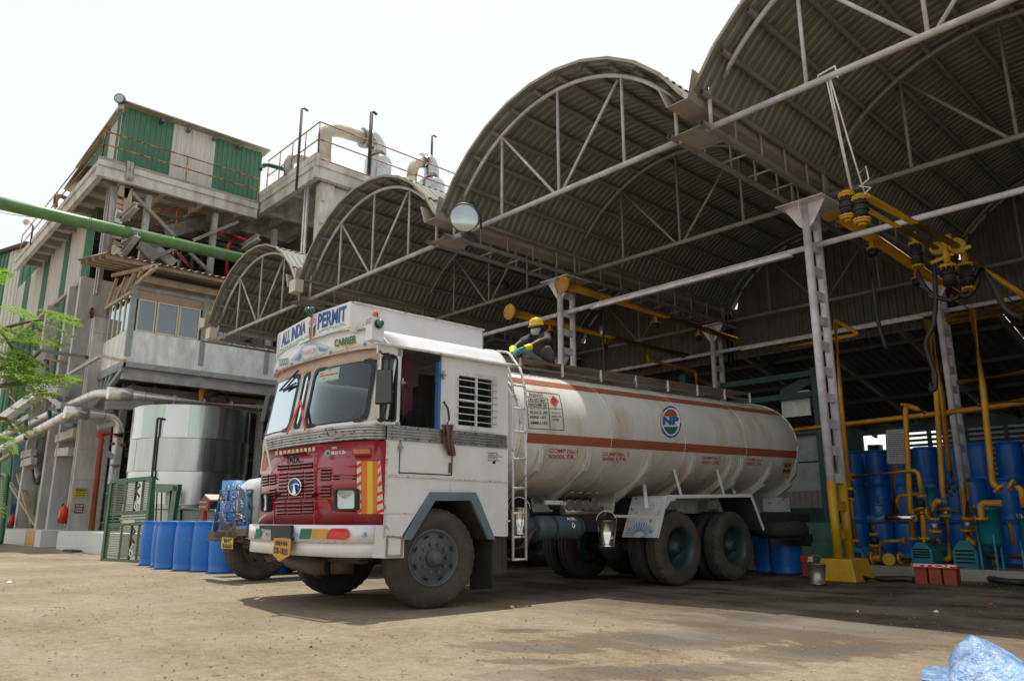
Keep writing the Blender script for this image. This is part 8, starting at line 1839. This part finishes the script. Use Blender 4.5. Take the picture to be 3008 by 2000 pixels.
# ------------------------------------------------------------------ tree reaching in from the left
def frond(b, p, d, L, rnd, droop=.25):
    d = d.normalized(); up = ZD; s = d.cross(up).normalized() if abs(d.z) < .95 else XD; n = s.cross(d)
    K = 7
    for k in range(1, K + 1):
        t = k / K; q = p + d * L * t - ZD * droop * L * t * t
        for sg in (-1, 1):
            pl_ = .36 * L * math.sin(PI * (.18 + .72 * t)); pd = (s * sg * .85 + d * .5 - ZD * .12).normalized(); J = 5
            for j in range(1, J + 1):
                r0 = q + pd * pl_ * j / J - ZD * .08 * pl_ * (j / J) ** 2
                for s2 in (-1, 1):
                    ld = (pd.cross(n).normalized() * s2 * .8 + pd * .6 + n * rnd.uniform(-.35, .2)).normalized(); wl = ld.cross(n).normalized() * (.0072 + .0025 * rnd.random()) * FS; ll = (.042 + .014 * rnd.random()) * FS
                    b.quad(r0, r0 + ld * ll * .5 + wl, r0 + ld * ll, r0 + ld * ll * .5 - wl)
TR = thing('tree', V(-5.6, -.9, 0), 'feathery leaved tree reaching into the left edge, its trunk out of frame', 'tree')
DT = 3.3; FS = .44
def tpt(x, y, dd=DT): X, Y = dA(x, y); return EYE + ray(X, Y) * dd
base = V(-5.6, -.9, 0); crotch = V(-5.3, -.7, 1.0)
MB().path([base, V(-5.5, -.85, .5), crotch], [.10, .08, .06], 10).build('trunk', 'bark', TR)
stems = [[crotch, tpt(-300, 500), tpt(-100, 330), tpt(100, 220), tpt(260, 180), tpt(480, 140)], [crotch, tpt(-250, 1000), tpt(0, 870), tpt(330, 830), tpt(600, 780), tpt(700, 765)], [crotch, tpt(-200, 1200), tpt(60, 1230), tpt(140, 1330)], [crotch, tpt(-300, 250), tpt(0, 250), tpt(150, 480)], [crotch, tpt(-250, 800), tpt(100, 640), tpt(250, 560)], [crotch, V(-5.3, -.9, 1.9), V(-5.2, -.9, 2.6)], [crotch, V(-5.9, -.6, 2.0), V(-6.2, -.7, 2.6)], [crotch, V(-5.0, -1.4, 1.8), V(-4.8, -1.9, 2.3)]]
for s_ in stems: MB().path(s_, [.013 * (1 - k / len(s_)) + .002 for k in range(len(s_))], 6).build('limb', 'bark', TR)
rd = random.Random(4); b = MB()
C_ = [(560, 50), (600, 110), (640, 70), (480, 60), (230, 10), (120, 0), (80, 250), (200, 230), (330, 280), (250, 330), (100, 330), (60, 400), (150, 480), (230, 510), (30, 600), (180, 680), (300, 680), (350, 690), (400, 740), (590, 750), (640, 780), (520, 740), (840, 740), (880, 760), (800, 720), (280, 930), (350, 960), (90, 1060), (150, 1100), (60, 1340), (120, 1340), (60, 1280), (30, 1150), (250, 800), (100, 760), (20, 560), (60, 640), (120, 870), (40, 920), (10, 700), (200, 760), (330, 860), (20, 1400), (-20, 300), (-30, 480), (-20, 820), (-30, 1000), (560, 190), (-40, 1250), (10, 160), (40, 480), (0, 350), (80, 560), (150, 620)]
for (x, y) in C_:
    if x < 110 and rd.random() < .45: continue
    if x > 790: continue
    for k in range(1 + (int(x + y) % 20 == 0)):
        p = tpt(x + rd.uniform(-40, 20), y + rd.uniform(-20, 20), DT + rd.uniform(-.2, .2)); d = RGT * rd.uniform(.5, 1) + ZD * rd.uniform(-.35, .25) + FWD * rd.uniform(-.8, .8); frond(b, p - d * .10 * FS, d, rd.uniform(.26, .40) * FS, rd)
b.build('foliage', 'leaf', TR)
b = MB()
for k in range(150):
    s_ = rd.choice(stems); i = rd.randrange(1, len(s_)); p = s_[i].lerp(s_[i - 1], rd.random()) + V(rd.gauss(0, .15), rd.gauss(0, .15), rd.gauss(0, .15))
    q = (p - EYE); dep = q.dot(FWD)
    if dep > 0 and (q.dot(RGT) / dep * CF + 1504) > -20: continue
    frond(b, p, V(rd.uniform(-1, 1), rd.uniform(-1, 1), rd.uniform(-.3, .4)), rd.uniform(.25, .38) * FS * 1.3, rd)
b.build('foliage', 'leaf', TR)
# ------------------------------------------------------------------ crumpled blue plastic in the foreground
tc0 = onz(2190, 1568 + 6); apex = onz(2236, 1500)
def tq(x, y, yy): return ony((2600 + x / 5.782) / 1.2757, (1780 + y / 5.782) / 1.2757, yy)
g0 = onz((2600 + 1090 / 5.782) / 1.2757, 1563); print('tarp', g0)
yb = g0.y + .15; TOW = V(-g0.x, -g0.y, 0).normalized()
out_px = [(650, 1290), (720, 1245), (1075, 1160), (1080, 900), (1140, 760), (1260, 610), (1460, 485), (1700, 570), (2000, 720), (2359, 930), (2700, 1250), (3000, 1500)]
P = []; ridge = [tq(x, y, yb) for x, y in out_px]
NR = 34; rd = random.Random(8)
for i in range(len(ridge) * 4 - 3):
    k = i / 4; a = ridge[int(k)]; c = ridge[min(len(ridge) - 1, int(k) + 1)]; top = a.lerp(c, k - int(k)); row = []
    for j in range(-10, NR):
        v = j / (NR - 1)
        if j >= 0:
            q = top + TOW * (.42 * v); z = top.z * (1 - v ** 1.6) ; q.z = max(.01, z)
        else: q = top + V(0, .35 * -v * 2, 0); q.z = max(.0, top.z * (1 + v * 2.2))
        nn = noise.noise(q * 5) * .05 + noise.noise(q * 14 + V(3, 1, 7)) * .014 + abs(noise.noise(q * 3.1 + V(9, 2, 1))) * .09
        if 0 < j: q = q + TOW * nn * .8 + V(0, 0, nn * .7 * (1 - v * .6)) * min(1, v * 5)
        q.z = max(q.z, .004); row.append(q)
    P.append(row)
tp = MB().grid(P, True).build('plastic_sheet', 'tarp', solid=.003); tag(tp, 'crumpled shiny blue plastic sheet lying in the lower right corner', 'plastic sheet')
